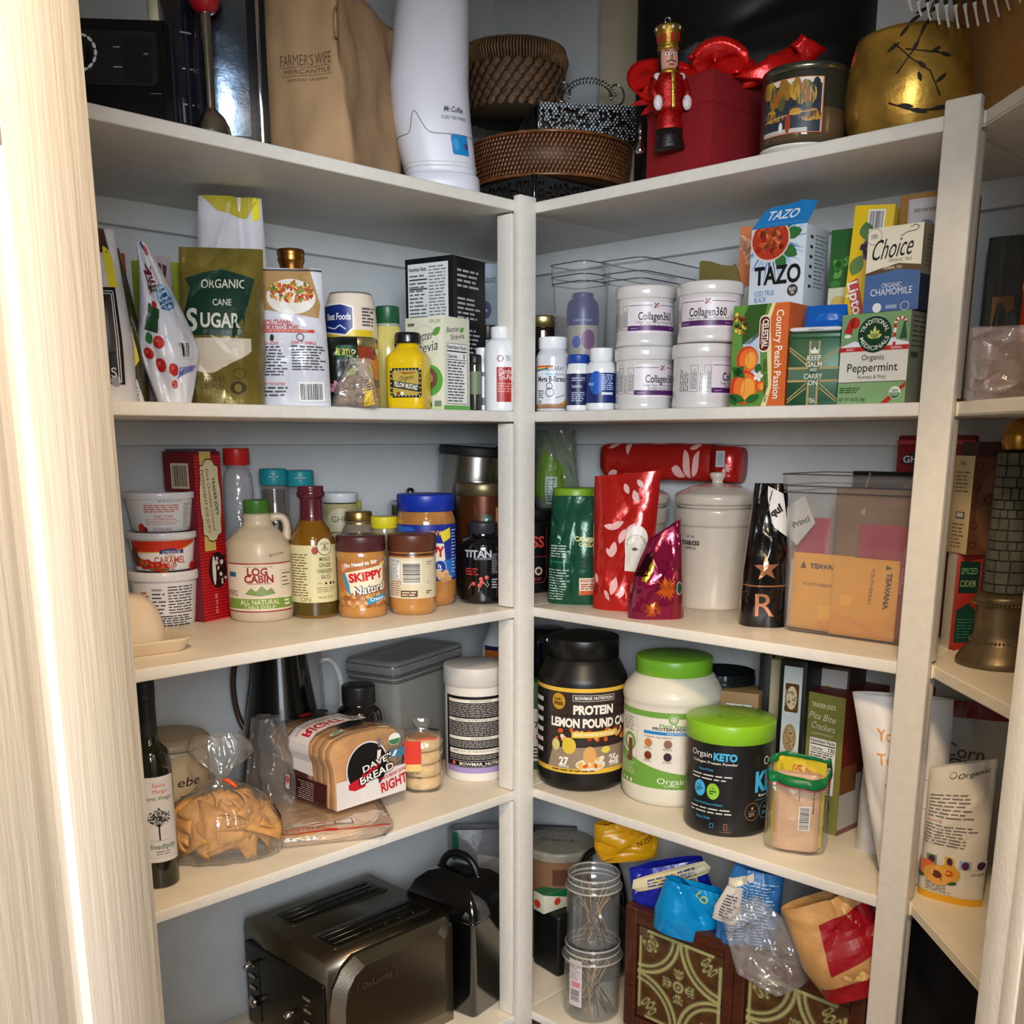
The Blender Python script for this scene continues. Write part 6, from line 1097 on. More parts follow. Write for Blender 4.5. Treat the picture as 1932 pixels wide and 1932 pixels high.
a=ART(); W_=r*1.4; a.rect(-W_,h*.22,W_,h*.72,(216,204,172)); a.L(); a.bars(-W_*.28,h*.42,W_*.22,h*.66,20,horiz=True,bgc=(224,216,196)); a.facts(-W_*.80,h*.46,-W_*.36,h*.71,seed=3); a.greek(-W_*.76,h*.25,-W_*.3,h*.44,7,(150,90,80),fill=.35); a.rect(-W_*.36,h*.24,W_*.14,h*.32,(96,54,34)); a.L(); a.greek(-W_*.32,h*.25,W_*.1,h*.31,2,(220,200,170)); a.text('No Need',W_*.52,h*.67,.003,(60,40,30),w=W_*.2); a.text('To Stir',W_*.5,h*.64,.003,(60,40,30),w=W_*.16); a.greek(W_*.4,h*.27,W_*.6,h*.32,2,(90,70,50)); a.text('人',W_*.48,h*.42,.004,(80,60,50)); wrap('label_print',a,f_cyl(r*.965),t,.004,None,PRINT,off=.0005)
t,r,h=RND('crunchy_peanut_butter','large peanut butter jar with a ribbed royal blue lid and blue label','jar','L',3,807,110,934,py=1147,face=2)
cyl(t,'jar_body',rprof([(0,0),(r*.84,0),(r*.98,.014),(r,.03),(r,h*.76),(r*.90,h*.84),(r*.88,h*.86)],rr=.012),M((178,120,60),.15,coat=.8,noise=.35,scale=18),48); lid(t,r*.97,h*.85,h,M((24,50,160),.35),ribs=64)
a=ART(); W_=r*1.35; a.rect(-W_,h*.24,W_,h*.74,(28,46,140)); a.L(); a.poly([(-W_,h*.72),(-W_*.4,h*.72),(0,h*.6),(W_*.3,h*.45),(-W_*.2,h*.40),(-W_,h*.5)],(40,100,190)); a.poly([(W_*.1,h*.40),(W_*.8,h*.44),(W_*.9,h*.26),(W_*.1,h*.26)],(40,110,190)); a.L(); a.text('CRUNCHY',-W_*.02,h*.665,.008,(238,150,60),w=W_*.75,bold=.03,shear=.25); a.poly([(W_*.3,h*.67),(W_*.62,h*.71),(W_*.64,h*.62),(W_*.4,h*.58)],(236,214,60)); a.poly([(-W_*.5,h*.60),(W_*.42,h*.57),(W_*.46,h*.42),(-W_*.5,h*.40)],(230,224,206)); a.L(); a.text('SKIPPY',0,h*.50,.018,(196,30,36),w=W_*.86,bold=.05); a.ell(W_*.30,h*.355,.0145,.0155,(230,230,236)); a.L(); a.ell(W_*.30,h*.355,.0130,.014,(30,60,150)); a.L(); a.text('7g',W_*.28,h*.375,.006,(236,236,240),bold=.03); a.greek(W_*.18,h*.33,W_*.42,h*.35,1,(220,224,236)); a.dots(W_*.2,h*.25,W_*.6,h*.31,8,.008,[(214,170,120),(190,140,90)]); a.greek(W_*.66,h*.30,W_*.9,h*.70,14,(170,190,230),fill=.35)
wrap('label_print',a,f_cyl(r),t,.004,None,PRINT,off=.0005)
t,r,h=RND('knobbed_canister','steel canister with a ball knob hidden behind the blue lidded jar','canister','L',3,778,80,945,d=.34); cyl(t,'canister_body',rprof([(0,0),(r,0),(r,h*.96),(r*.9,h)],rr=.004),STEEL); cyl(t,'lid',[(r*.95,h),(r*.5,h+.004),(0,h+.006)],CHROME)
bm=bmesh.new(); bmesh.ops.create_uvsphere(bm,u_segments=20,v_segments=14,radius=.0095,matrix=Matrix.Translation((0,0,h+.016))); obj('ball_knob',bm,M((120,110,120),.08,metal=1),t)
t,r,h=RND('steel_canister_open','brushed steel canister with a thick black rim in the back corner','canister','L',3,886,140,842,d=.325); t.rotation_euler[1]=R(4)
cyl(t,'canister_body',rprof([(0,0),(r*.95,0),(r*.95,h*.93),(r*.97,h*.95)],rr=.004),M((150,146,140),.22,metal=1,noise=.1,scale=20,stretch=(1,1,.05)),56); cyl(t,'rim',rprof([(r*.93,h*.93),(r*1.0,h*.93),(r*1.01,h*.985),(r*.97,h),(r*.90,h*.99),(r*.90,h*.93)],rr=.003),BLKM,56); cyl(t,'inside',[(r*.9,h*.96),(r*.9,h*.7),(0,h*.7)],M((120,120,124),.3,metal=.8))
obj('clasp',boxm((r*.72,-r*.72,h*.40),(r*.78,-r*.66,h*.78),.002,2),CHROME,t)
t,r,h=RND('coffee_tin','brown coffee tin with a bronze lid and green round emblem','tin','L',3,912,96,912,d=.165,face=14); cyl(t,'tin_body',rprof([(0,0),(r,0),(r,h*.90)],rr=.003),M((92,48,26),.28,metal=.5,noise=.15),48); lid(t,r*1.03,h*.89,h,M((112,98,70),.35,metal=.7))
a=ART(); a.poly([(-.036,h*.30),(-.030,h*.56),(-.010,h*.74),(.006,h*.72),(.004,h*.55),(-.012,h*.36)],(22,84,58)); a.L(); a.star(-.006,h*.69,.0045,(226,230,226)); a.star(-.018,h*.62,.004,(226,230,226)); a.line([(-.014,h*.66),(-.004,h*.70)],.0012,(226,230,226)); a.poly([(.012,h*.40),(.024,h*.78),(.014,h*.80)],(200,130,90)); a.rect(.004,h*.3,.02,h*.56,(80,100,96)); wrap('label_print',a,f_cyl(r),t,.004,None,PRINT,off=.0005)
t,r,h=RND('amino_bottle','glossy black supplement bottle with silver lettering and red molecules','bottle','L',3,912,88,988,py=1141,face=-4)
cyl(t,'bottle_body',rprof([(0,0),(r*.93,0),(r,.006),(r,h*.70),(r*.9,h*.78),(r*.55,h*.83),(r*.54,h*.86)],rr=.012),M((10,10,13),.12,coat=.8),48); lid(t,r*.60,h*.86,h,M((44,46,52),.4),ribs=40)
a=ART(); a.text('TITAN',-.008,h*.63,.013,(176,180,182),w=.056,bold=.04); a.text('NUTRITION',.002,h*.57,.0045,(190,190,194),w=.034); a.rect(.020,h*.38,.034,h*.64,(52,54,58)); a.L(); a.greek(.021,h*.39,.033,h*.63,10,(130,132,136),fill=.35); a.greek(-.034,h*.36,-.006,h*.46,3,(180,50,44),seed=3)
for x,y in ((-.016,.26),(-.004,.24),(-.001,.32),(.010,.34),(.0,.28)): a.ell(x,h*y,.0042,.0042,(196,60,50),n=14); a.L(); a.ell(x-.001,h*y+.0012,.0014,.0014,(236,140,120),n=8)
for x,y,x2,y2 in ((-.02,.26,-.026,.20),(-.004,.22,-.006,.16),(.010,.30,.014,.24),(.004,.28,.012,.22)): a.line([(x,h*y),(x2,h*y2)],.0008,(200,200,204))
a.greek(.02,h*.2,.033,h*.33,4,(160,160,164)); band(t,r,h,a)
t,r,h=RND('mass_tub','large matte black tub with red lettering standing behind the corner post','tub','L',3,990,112,962,d=.165,face=0)
cyl(t,'tub_body',rprof([(0,0),(r*.95,0),(r,.006),(r,h*.84),(r*.88,h*.88)],rr=.006),M((14,14,16),.4),48); lid(t,r*.96,h*.87,h,BLKM,ribs=50)
a=ART(); SR=(222,76,66); a.text('MASS',.006,h*.62,.022,SR,w=.075,bold=.03); a.line([(-.05,h*.44),(.050,h*.44)],.0008,SR); a.line([(.050,h*.78),(.050,h*.20),(.042,h*.13),(-.05,h*.13)],.0008,SR); a.ell(.030,h*.27,.009,.009,(222,200,160)); a.L(); a.ell(.030,h*.27,.005,.005,(70,34,24)); a.text('BROWNIE BLAST',.012,h*.175,.0055,SR,w=.05); a.greek(-.05,h*.2,-.02,h*.4,4,SR); a.text('BOWMAR',-.04,h*.82,.004,(200,200,200)); a.greek(.060,h*.25,.072,h*.62,9,(190,190,190),rot90=True); wrap('label_print',a,f_cyl(r),t,.004,None,PRINT,off=.0005)
t,r,h=RND('tall_dark_bottle','tall glossy dark bottle rising above the matte black tub right of the corner post','bottle','L',3,1018,60,860,d=.27,r=.032); cyl(t,'bottle_body',rprof([(0,0),(r,0),(r,h*.72),(r*.5,h*.85),(r*.4,h*.88)],rr=.02),M((12,12,16),.1,coat=.8)); cyl(t,'cap',rprof([(r*.42,h*.86),(r*.44,h),(0,h)],rr=.003),M((20,18,20),.3,coat=.4))
t,p,w,h=POUCH('dark_green_bag','dark crumpled green bag wedged between steel canister and corner post','bag','L',3,962,52,842,.05,FO((26,40,42),.25),d=.29,seed=61,top=.3,crease=.01)
# ================================================================ THIRD SHELF, right
t,r,h=RND('lime_lid_jar','dark jar with a lime green lid behind the green coffee bag','jar','R',3,1084,84,922,d=.17); cyl(t,'jar_body',rprof([(0,0),(r*.96,0),(r*.96,h*.86)],rr=.004),M((18,20,18),.3)); lid(t,r,h*.86,h,M((128,172,40),.35))
t,p,w,h=POUCH('produce_bag','limp clear bag with a green label resting high in the corner','bag','R',3,1048,88,812,.09,FILM((120,130,110),.15,.62,bump=.004,bscale=30,gloss=1.3),d=.235,z=.145,seed=63,top=.9,crease=.016,nf=20,wt=.8,wb=.7)
a=ART(); a.poly([(-w*.5,h*.3),(w*.1,h*.2),(w*.2,h*.6),(-w*.3,h*.8)],(90,120,40)); a.L(); a.rect(-w*.22,h*.2,w*.02,h*.5,(150,165,150)); a.L(); a.greek(-w*.2,h*.22,w*.0,h*.48,9,(60,70,80)); wrap('sticker_print',a,p.fn(),t,.008,.008,PRINT,off=.001)
t,r,h=RND('storage_jar','dark jar hidden in the corner carrying the produce bag','jar','R',3,1040,64,920,d=.225); h=.143; cyl(t,'jar_body',rprof([(0,0),(r,0),(r,h*.9),(0,h*.9)],rr=.004),M((20,22,20),.3)); lid(t,r,h*.9,h,BLKM)
t,p,w,h=POUCH('green_coffee_bag','folded dark green coffee bag with cream lettering','bag','R',3,1084,100,936,.065,FO((28,78,56),.22,.15,.0015),py=1141,seed=66,top=.35,wt=.88,crease=.010,nf=18,face=-8)
a=ART(); a.greek(-w*.46,h*.04,-w*.05,h*.34,12,(190,206,196),seed=3,fill=.35); a.text('COMMUNITY',-w*.26,h*.40,.004,(60,170,140),w=w*.38,rot=2); a.greek(-w*.44,h*.44,-w*.06,h*.56,5,(200,214,206),seed=5,fill=.4); a.text('CAMERON',w*.30,h*.61,.0085,(222,214,150),w=w*.55,bold=.04,rot=-5); a.text('ORGANIC',w*.34,h*.56,.0065,(222,214,150),w=w*.46,bold=.03,rot=-5); a.text('5',w*.24,h*.42,.02,(14,20,18),bold=.02,shear=.2); a.rect(w*.12,h*.10,w*.48,h*.26,(222,206,180)); a.L(); a.rect(w*.13,h*.10,w*.48,h*.14,(200,90,50)); a.text('SINGLE ORIGIN',w*.30,h*.235,.005,(190,60,40),w=w*.32,bold=.03); a.greek(w*.15,h*.15,w*.46,h*.21,3,(150,60,40)); wrap('front_print',a,p.fn(),t,.008,.008,PRINT,off=.0008,clip=(-w/2,0,w/2,h))
REDB=FO((186,30,24),.2,.3,.0015,.12,.3)
CANW=M((208,196,180),.25,coat=.7)
def canister(label,px,yt,d=None,py=None,wpx=150,r=None,face=-16):
    t,r,h=RND('stoneware_canister',label,'canister','R',3,px,wpx,yt,d=d,py=py,face=face,group='cream stoneware canisters',r=r)
    cyl(t,'crock',rprof([(0,0),(r*.90,0),(r*.93,.004),(r*.93,h*.82),(r*.98,h*.84),(r*1.0,h*.94),(r*1.0,h*.985),(r*.95,h)],rr=.004),CANW,64); L=r*.98
    cyl(t,'lid',rprof([(r*.88,h*.99),(r*.93,h+.002),(r*.93,h+.006),(r*1.02,h+.008),(r*1.03,h+.022),(r*.98,h+.027),(r*.6,h+.040),(r*.14,h+.046),(.010,h+.050),(.016,h+.060),(.014,h+.066),(0,h+.067)],rr=.004),CANW,64); return t,r,h
t,r,hc=canister('front cream stoneware canister with black lettering and a round knob lid',1343,962,py=1153)
a=ART(); a.text('STARBUCKS',-.030,hc*.665,.0075,(40,34,32),w=.042,bold=.05); a.text('COFFEE CO.',-.029,hc*.615,.0050,(50,42,40),w=.028,bold=.02); a.text('EST. 1971',-.029,hc*.725,.004,(60,50,48),w=.018,bold=.02); wrap('lettering',a,f_cyl(r*.93),t,.004,None,PRINT,off=.0006)
a=ART(); a.frame(-.040,hc*.37,-.006,hc*.52,.0018,(214,204,190)); wrap('raised_plaque',a,f_cyl(r*.93),t,.004,None,CANW,off=.0012); RC_=r; CC=t.location.copy()
t,r,h=canister('rear cream stoneware canister mostly hidden by the standing red coffee bag',1184,960,d=.235,r=RC_); CB=t.location.copy()
LV=(226,176,172)
def leafs(a,pts,sc=1,c=LV):
    for x,y,an,l in pts: a.leaf(x,y,l*sc,l*sc*.22,an,c)
t,p,w,h=POUCH('red_coffee_bag','red foil coffee bag with pale leaves and a white arched label, standing','bag','R',3,1172,112,893,.07,REDB,py=1152,seed=71,top=.35,wt=1.08,wb=.98,slant=.006,crease=.008,nf=16,face=-16,side=.006,base=.8)
a=ART(); leafs(a,[(-.02,h*.60,30,.03),(-.03,h*.63,-10,.024),(.0,h*.93,-65,.022),(.018,h*.88,-70,.026),(.022,h*.95,-50,.02),(.002,h*.50,75,.028),(.010,h*.56,50,.028),(-.012,h*.40,80,.03),(-.012,h*.40,120,.02),(-.010,h*.12,80,.034),(-.014,h*.08,120,.022),(.004,h*.10,60,.02),(-.04,h*.2,100,.02)]); a.L()
x=.034; a.poly([(x-.022,h*.30),(x+.016,h*.30)]+[(x-.003+.019*math.cos(q),h*.52+.028*math.sin(q)) for q in [PI*i/14 for i in range(15)]],(226,220,208)); a.L(); a.text('CHRISTMAS BLEND',x-.003,h*.56,.0038,(110,90,60),w=.050,arc=.016); a.text('2020',x-.003,h*.54,.003,(110,90,60)); 
for an in (90,60,120,30,150): a.leaf(x-.003,h*.455,.007,.0012,an,(90,80,40))
wrap('front_print',a,p.fn(),t,.008,.008,PRINT,off=.0008,clip=(-w/2,0,w/2,h))
# red bag lying across the canisters
zt=ZK[3]+hc+.045; P0=at('R',1140,.303,zt); P1=at('R',1352,.303,zt); ln=(P1-P0).length; dv=(P1-P0).normalized()
t=thing('red_coffee_bag','red foil coffee bag with pale leaves lying across the two cream canisters','bag',(P0+P1)/2+Vector((0,0,.0005)),math.atan2(dv.y,dv.x))
hh=ztop(P0+Vector((-.028,0,0)),836); bm=bmesh.new(); rings=[]; NS=36
def lie(x,q):
    k=x/ln; e=min(1,k/.10); sx=.027*(.55+.45*math.sin(e*PI/2)); sz=hh/2*(.75+.25*math.sin(e*PI/2))
    cy=math.copysign(abs(math.cos(q))**.6,math.cos(q))*sx; cz=math.copysign(abs(math.sin(q))**.6,math.sin(q))*sz+hh/2+(1-e)*.004
    n=mnoise.noise(Vector((x*28,cy*30,cz*30)))*.005
    return Vector((x-ln/2,cy*(1+n*8),max(0,cz*(1+n*4))))
for j in range(31): rings.append([lie(ln*j/30,2*PI*i/NS) for i in range(NS)])
bm_loft(bm,rings); bmesh.ops.recalc_face_normals(bm,faces=bm.faces[:]); obj('pouch',bm,REDB,t,ang=.5)
bm=bmesh.new(); bm_loft(bm,[[lie(ln,2*PI*i/NS)+Vector((.0008,0,0)) for i in range(NS)],[Vector((ln/2+.052,lie(ln,2*PI*i/NS).y*.95,lie(ln,2*PI*i/NS).z*.9+.0)) for i in range(NS)]]); obj('folded_end',bm,REDB,t,ang=.5)
a=ART(); leafs(a,[(ln*.34,hh*.25,115,.035),(ln*.36,hh*.3,60,.03),(ln*.30,hh*.3,160,.034),(ln*.42,hh*.82,200,.028),(-ln*.3,hh*.9,210,.03),(-ln*.2,hh*.55,100,.03),(-ln*.40,hh*.25,20,.03),(ln*.28,hh*.12,200,.03)])
def lf(u,v,o):
    q=PI*2-(PI-v/hh*PI)*1.0 if False else -PI/2-PI*(v/hh); P=lie(u+ln/2,q); return P+Vector((0,math.cos(q),math.sin(q)*.3))*(o+.0006)
wrap('leaves_print',a,lf,t,.006,.006,PRINT,off=.001,clip=(-ln/2+.004,.002,ln/2-.001,hh*.98))
a=ART(); a.rect(.014,hh*.45,.034,hh*.9,(206,206,210)); a.L(); 
for i in range(9): a.rect(.016,hh*(.5+i*.04),.032,hh*(.515+i*.04),(80,110,120))
leafs(a,[(.030,hh*.2,70,.02),(.044,hh*.3,110,.02)],1); wrap('end_sticker',a,lambda u,v,o:(ln/2+u,-.0262-o,v*.9),t,None,None,PRINT,off=.0012)
t,p,w,h=POUCH('magenta_coffee_bag','small shiny magenta coffee bag with orange maple leaves, its folded top open','bag','R',3,1236,98,1000,.058,FO((140,22,66),.14,.45,.0018,.15,.3),py=1168,seed=77,top=.35,wt=.62,wb=1.05,crease=.012,nf=18,face=8,side=.012,slant=.02,base=.85)
def maple(a,cx,cy,r_,c,rot=0):
    P=[]; 
    for i in range(36): q=2*PI*i/36; k=[1,.62,.82,.45,.95,.5,.78,.42,.6][i%9]; P.append((cx+r_*k*math.cos(q+rot),cy+r_*k*math.sin(q+rot)))
    a.poly(P,c)
a=ART(); maple(a,w*.15,h*.36,.026,(222,104,40),.3); maple(a,-w*.10,h*.13,.020,(206,100,50),1.); a.poly([(-w*.36,h*.45),(-w*.26,h*.42),(-w*.16,h*.62),(-w*.22,h*.72)],(222,180,50)); a.poly([(-w*.5,h*.5),(-w*.28,h*.5),(-w*.2,h*.82),(-w*.4,h*.8)],(60,10,20)); a.L(); a.poly([(w*.26,0),(w*.5,0),(w*.5,h*.9),(w*.30,h*.6)],(164,60,70)); a.L(); a.ell(w*.38,h*.36,.006,.012,(210,214,206)); a.L(); a.ell(w*.38,h*.36,.004,.009,(60,120,90)); wrap('front_print',a,p.fn(),t,.007,.007,PFOIL,off=.0008,clip=(-w/2,0,w/2,h))
t,p,w,h=POUCH('black_coffee_bag','black foil coffee bag with a copper star beside the clear tea bin','bag','R',3,1440,88,912,.075,FO((14,14,16),.18,.2,.0015,.1,.5),d=.14,seed=81,top=.25,wt=.66,wb=1.05,crease=.010,nf=18,face=-6,base=.85)
CP=(206,140,104); a=ART(); a.star(w*.05,h*.42,.022,CP,5,.40,94); a.rect(-w*.46,h*.293,w*.5,h*.303,CP); a.text('R',w*.05,h*.165,.040,CP,bold=0); a.greek(-w*.46,h*.18,-w*.22,h*.26,4,(90,80,70)); wrap('front_print',a,p.fn(),t,.007,.007,PFOIL,off=.0008)
a=ART(); a.poly([(-w*.02,h*.98),(w*.36,h*.93),(w*.48,h*.62),(w*.2,h*.70),(.0,h*.84)],(226,224,222)); a.L(); a.line([(w*.02,h*.84),(w*.10,h*.95)],.002,K_); a.text('qui',w*.20,h*.82,.012,K_,rot=30,bold=.05); wrap('paper_tag',a,p.fn(),t,.007,.007,PMATTE,off=.003)
a=ART(); a.poly([(w*.36,h*.84),(w*.7,h*.93),(w*.95,h*.74),(w*.6,h*.58),(w*.40,h*.66)],(186,184,180)); a.L(); a.text('Princi',w*.66,h*.745,.010,(40,40,42),w=.030,rot=28,bold=.03); o=wrap('name_tag',a,lambda u,v,o:(u,-.010-o-.2*(u-w*.36),v),t,None,None,PMATTE,off=.002)
# clear tea bin standing square to the shelf edge with its packets
BN,w,d,h=BOX('tea_bin','large clear plastic bin of tea packets beside the right post','bin','R',3,1464,1,1722,None,893,py=1188,dep=.145,rot=-90,side=1); bin_(BN,w,d,h,CLEAR,tp=.955,lip=.030,rc=.018); BW,BD,BH=w,d,h
def inbin(name,label,cat,x,y,z=.0035,rz=0,rx=0,group=None): return thing(name,label,cat,BN.matrix_basis@Vector((x,y,z)),BN.rotation_euler[2]+R(rz),group,R(rx))
BN.matrix_basis
def flatbag(t,w,h,d,mat,seed=1,n=3):
    p=Pouch(w,h,d,seed=seed,top=.3,crease=.0012,nf=8,base=.35); obj('packet',p.mesh(16,16),mat,t); p.cache={}; return p
def packet(label,x,y,w,h,mat,art,seed,rz=0,rx=-2,name='tea_packet',group=None,z=.0035):
    t=inbin(name,label,'packet',x,y,z,rz,rx,group); p=Pouch(w,h,.009,seed=seed,top=.3,crease=.0012,nf=8,base=.35); obj('packet',p.mesh(),mat,t)
    if art: wrap('front_print',art(w,h),p.fn(),t,.006,.006,PRINT,off=.0006,clip=(-w/2,0,w/2,h))
    return t
YEL=FO((226,158,36),.4,0,.0008,.05); PNK=FO((164,34,66),.38,0,.0008,.05)
def wav(a,x0,y0,x1,y1,c):
    for i in range(7): a.line([(x0+(x1-x0)*q/12,y0+(y1-y0)*(i/7)+(y1-y0)*.10*math.sin(q*.9+i)) for q in range(13)],.0011,c)
def art1(w,h):
    a=ART(); c=(70,34,26); a.text('TEAVANA',w*.08,h*.84,.0075,c,w=w*.56,bold=.05); a.poly([(-w*.36,h*.80),(-w*.26,h*.80),(-w*.28,h*.85),(-w*.31,h*.89),(-w*.34,h*.85)],c); a.text('YOUTHBERRY',w*-.02,h*.60,.0052,c,w=w*.58); wav(a,0,h*.02,w*.5,h*.22,(236,140,50)); a.rect(0,h*.15,w*.22,h*.34,(240,176,40)); return a
def art2(w,h):
    a=ART(); c=(60,24,26); a.text('TEAVANA',w*.36,h*.62,.0080,c,w=h*.46,bold=.05,rot=-92); a.poly([(w*.31,h*.88),(w*.31,h*.94),(w*.36,h*.92),(w*.40,h*.91),(w*.36,h*.89)],c); a.text('YOUTHBERRY',w*.12,h*.66,.0056,c,w=h*.46,rot=-92); wav(a,-w*.5,h*.01,w*.5,h*.26,(236,134,50)); a.rect(-w*.34,h*.38,-w*.16,h*.52,(240,172,40)); return a
ux=lambda px,py_:None
def bx_of(px): P=BN.matrix_basis@Vector((-BW/2,-BD/2+.012,.004)); return along(P,BN.matrix_basis.to_3x3()@Vector((1,0,0)),px)-BW/2
sc_=BW/(1722-1464.)
packet('yellow youth berry tea packet printed upright, the left one in the bin',(bx_of(1480)+bx_of(1592))/2,-BD/2+.026,bx_of(1592)-bx_of(1480),.128,YEL,art1,2)
packet('yellow youth berry tea packet with sideways print, in front at the bin right',(bx_of(1561)+bx_of(1684))/2,-BD/2+.0145,bx_of(1684)-bx_of(1561),.128,YEL,art2,3,rx=-1)
def art3(w,h): a=ART(); a.text('peppermint',w*.30,h*.62,.006,(226,150,170),w=h*.4,rot=88); a.greek(-w*.38,h*.52,-w*.02,h*.56,1,(230,170,186)); return a
packet('tall crimson tea packet at the right side of the bin',(bx_of(1590)+bx_of(1700))/2,-BD/2+.038,bx_of(1700)-bx_of(1590),.180,PNK,art3,4)
packet('crimson tea packet behind the left yellow packet in the bin',(bx_of(1468)+bx_of(1530))/2,-BD/2+.050,.062,.185,PNK,None,5)
packet('white card edge between crimson and yellow packets in the bin',bx_of(1476),-BD/2+.036,.014,.115,M((214,208,204),.5),None,6,name='white_card')
t=inbin('kraft_pouch','brown kraft tea pouch standing in the middle of the clear bin','pouch',(bx_of(1524)+bx_of(1702))/2,-BD/2+.080); p=Pouch(bx_of(1702)-bx_of(1524),.235,.035,seed=9,top=.12,crease=.004,nf=14,wb=.92); obj('pouch',p.mesh(),FO((140,104,74),.45,.1),t); a=ART(); a.text('il',-.028,.198,.010,(200,180,160),bold=.03); wrap('print',a,p.fn(),t,.006,.006,PRINT,off=.0006)
t=inbin('black_tea_pouch','black and silver tea pouch behind the kraft pouch in the bin','pouch',(bx_of(1545)+bx_of(1705))/2,-BD/2+.112); p=Pouch(.165,.262,.022,seed=10,top=.3,crease=.006,nf=16); obj('pouch',p.mesh(),FO((22,26,26),.25,.2),t); a=ART(); a.poly([(-.01,.22),(.075,.225),(.08,.262),(.03,.258)],(120,122,126)); a.line([(-.06,.215),(-.05,.26)],.004,(170,150,100)); wrap('print',a,p.fn(),t,.006,.006,PFOIL,off=.0006)
P=BN.matrix_basis@Vector((bx_of(1665)+.012,-BD/2+.128,.0)); t=thing('chocolate_bag','dark red chocolate bag with a blue name banner rising out of the bin','bag',P+Vector((0,0,.004)),BN.rotation_euler[2]); h=ztop(P,826); w=.125
bm=boxm((-w/2,-.010,0),(w/2,.010,h),.004,2); obj('bag_body',bm,FO((126,24,34),.3,.2),t); a=ART(); zc=h*.885; a.poly([(-w*.46,zc-.006),(-w*.3,zc+.009),(w*.0,zc+.012),(w*.25,zc+.009),(w*.42,zc-.006),(w*.2,zc-.013),(-w*.2,zc-.013)],(22,30,60)); a.L(); a.ell(0,zc+.015,.010,.007,(60,54,40)); a.L(); a.poly([(-.004,zc+.015),(.004,zc+.016),(.002,zc+.020)],(206,196,150)); a.text('GHIRARDELLI',0,zc-.001,.0105,(230,228,222),w=w*.80,bold=.02); a.text('CHOCOLATE',0,zc-.0105,.003,(190,190,200),w=w*.3); a.rect(-w/2,h*.955,w/2,h*.975,(170,60,66)); wrap('front_print',a,f_front(.020),t)
# ---- third shelf beyond the right post
t,w,d,h=BOX('cider_box','red spiced cider box under the cream cocoa box','box','C',3,1790,18,1838,1774,1046,py=1226); body(t,w,d,h,M((150,36,20),.4)); CBX=t; CH=h
a=ART(); a.rect(-w*.36,h*.60,w*.42,h*.93,(14,44,34)); a.L(); a.text('SPICED',0,h*.83,.0095,(110,170,120),w=w*.62); a.text('CIDER',0,h*.70,.0095,(150,170,110),w=w*.62); a.poly([(-w*.36,h*.08),(w*.36,h*.08),(w*.38,h*.42),(w*.1,h*.50),(-w*.36,h*.42)],(14,56,44)); a.L(); a.greek(-w*.3,h*.12,w*.3,h*.34,7,(60,120,100),fill=.25,rag=.05); wrap('front_print',a,f_front(d),t)
a=ART(); a.rect(-d/2,0,d/2,h,(222,214,196)); wrap('side_print',a,f_left(w,d),t)
t,w,d,h=BOX('cocoa_box','cream and brown hot cocoa box with scrollwork stacked on the red cider box','box','C',3,1822,32,1900,1786,860,d=prj(CBX.location)[0]*0+.075,z=CH+.001); body(t,w,d,h,M((206,184,140),.5))
a=ART(); a.rect(-w/2,0,w/2,h,(92,56,38)); a.L(); a.ell(w*.06,h*.45,w*.42,h*.42,(110,74,50),n=30); a.L(); a.text('HOT COCOA',w*.10,h*.56,.0165,(50,28,20),w=w*.62,bold=.02); 
for i in range(5): a.ring(-w*.38,h*(.1+.2*i),.006,.0015,(60,30,24)); 
wrap('front_print',a,f_front(d),t)
a=ART(); a.text('ENS',-d*.05,h*.92,.006,(60,50,40)); a.greek(-d*.35,h*.62,d*.35,h*.85,6,(110,90,66),fill=.3); a.rect(-d*.2,h*.36,d*.25,h*.43,(90,70,90)); a.L(); a.rect(-d*.14,h*.375,d*.18,h*.42,(200,196,190)); a.greek(-d*.35,h*.05,d*.3,h*.32,7,(110,90,66),fill=.3); wrap('side_print',a,f_left(w,d),t)
obj('open_flap',boxm((-w/2,-d/2-.004,h-.001),(w/2,d*.2,h+.020),.001),M((60,34,30),.6),t)
t,r,h=RND('stone_decanter','stone patterned decanter with a gold ball stopper on a pewter base','decanter','C',3,1880,150,1130,py=1268); hb=.088
PW2=M((112,98,74),.4,metal=.7,noise=.3,scale=30,bump=.001)
cyl(t,'pewter_base',rprof([(0,0),(r,0),(r*1.0,.008),(r*.90,.018),(r*.70,.034),(r*.64,.045),(r*.62,hb),(r*.70,hb+.004),(r*.70,hb+.012),(r*.45,hb+.018),(0,hb+.018)],rr=.004),PW2,48)
bm=bmesh.new()
for (rr_,zz_) in ((r*.70,.036),(r*.70,hb+.002)):
    for i in range(48): q=2*PI*i/48; bmesh.ops.create_icosphere(bm,subdivisions=1,radius=.0024,matrix=Matrix.Translation((rr_*math.cos(q),rr_*math.sin(q),zz_)))
o=obj('bead_trim',bm,PW2,t); o['kind']='stuff'
rs=r*.50; zt_=.30; cyl(t,'mortar',[(rs*.96,hb+.016),(rs*.90,zt_),(0,zt_)],M((40,40,34),.8),32)
bm=bmesh.new(); rd=random.Random(4); z=hb+.018; row=0
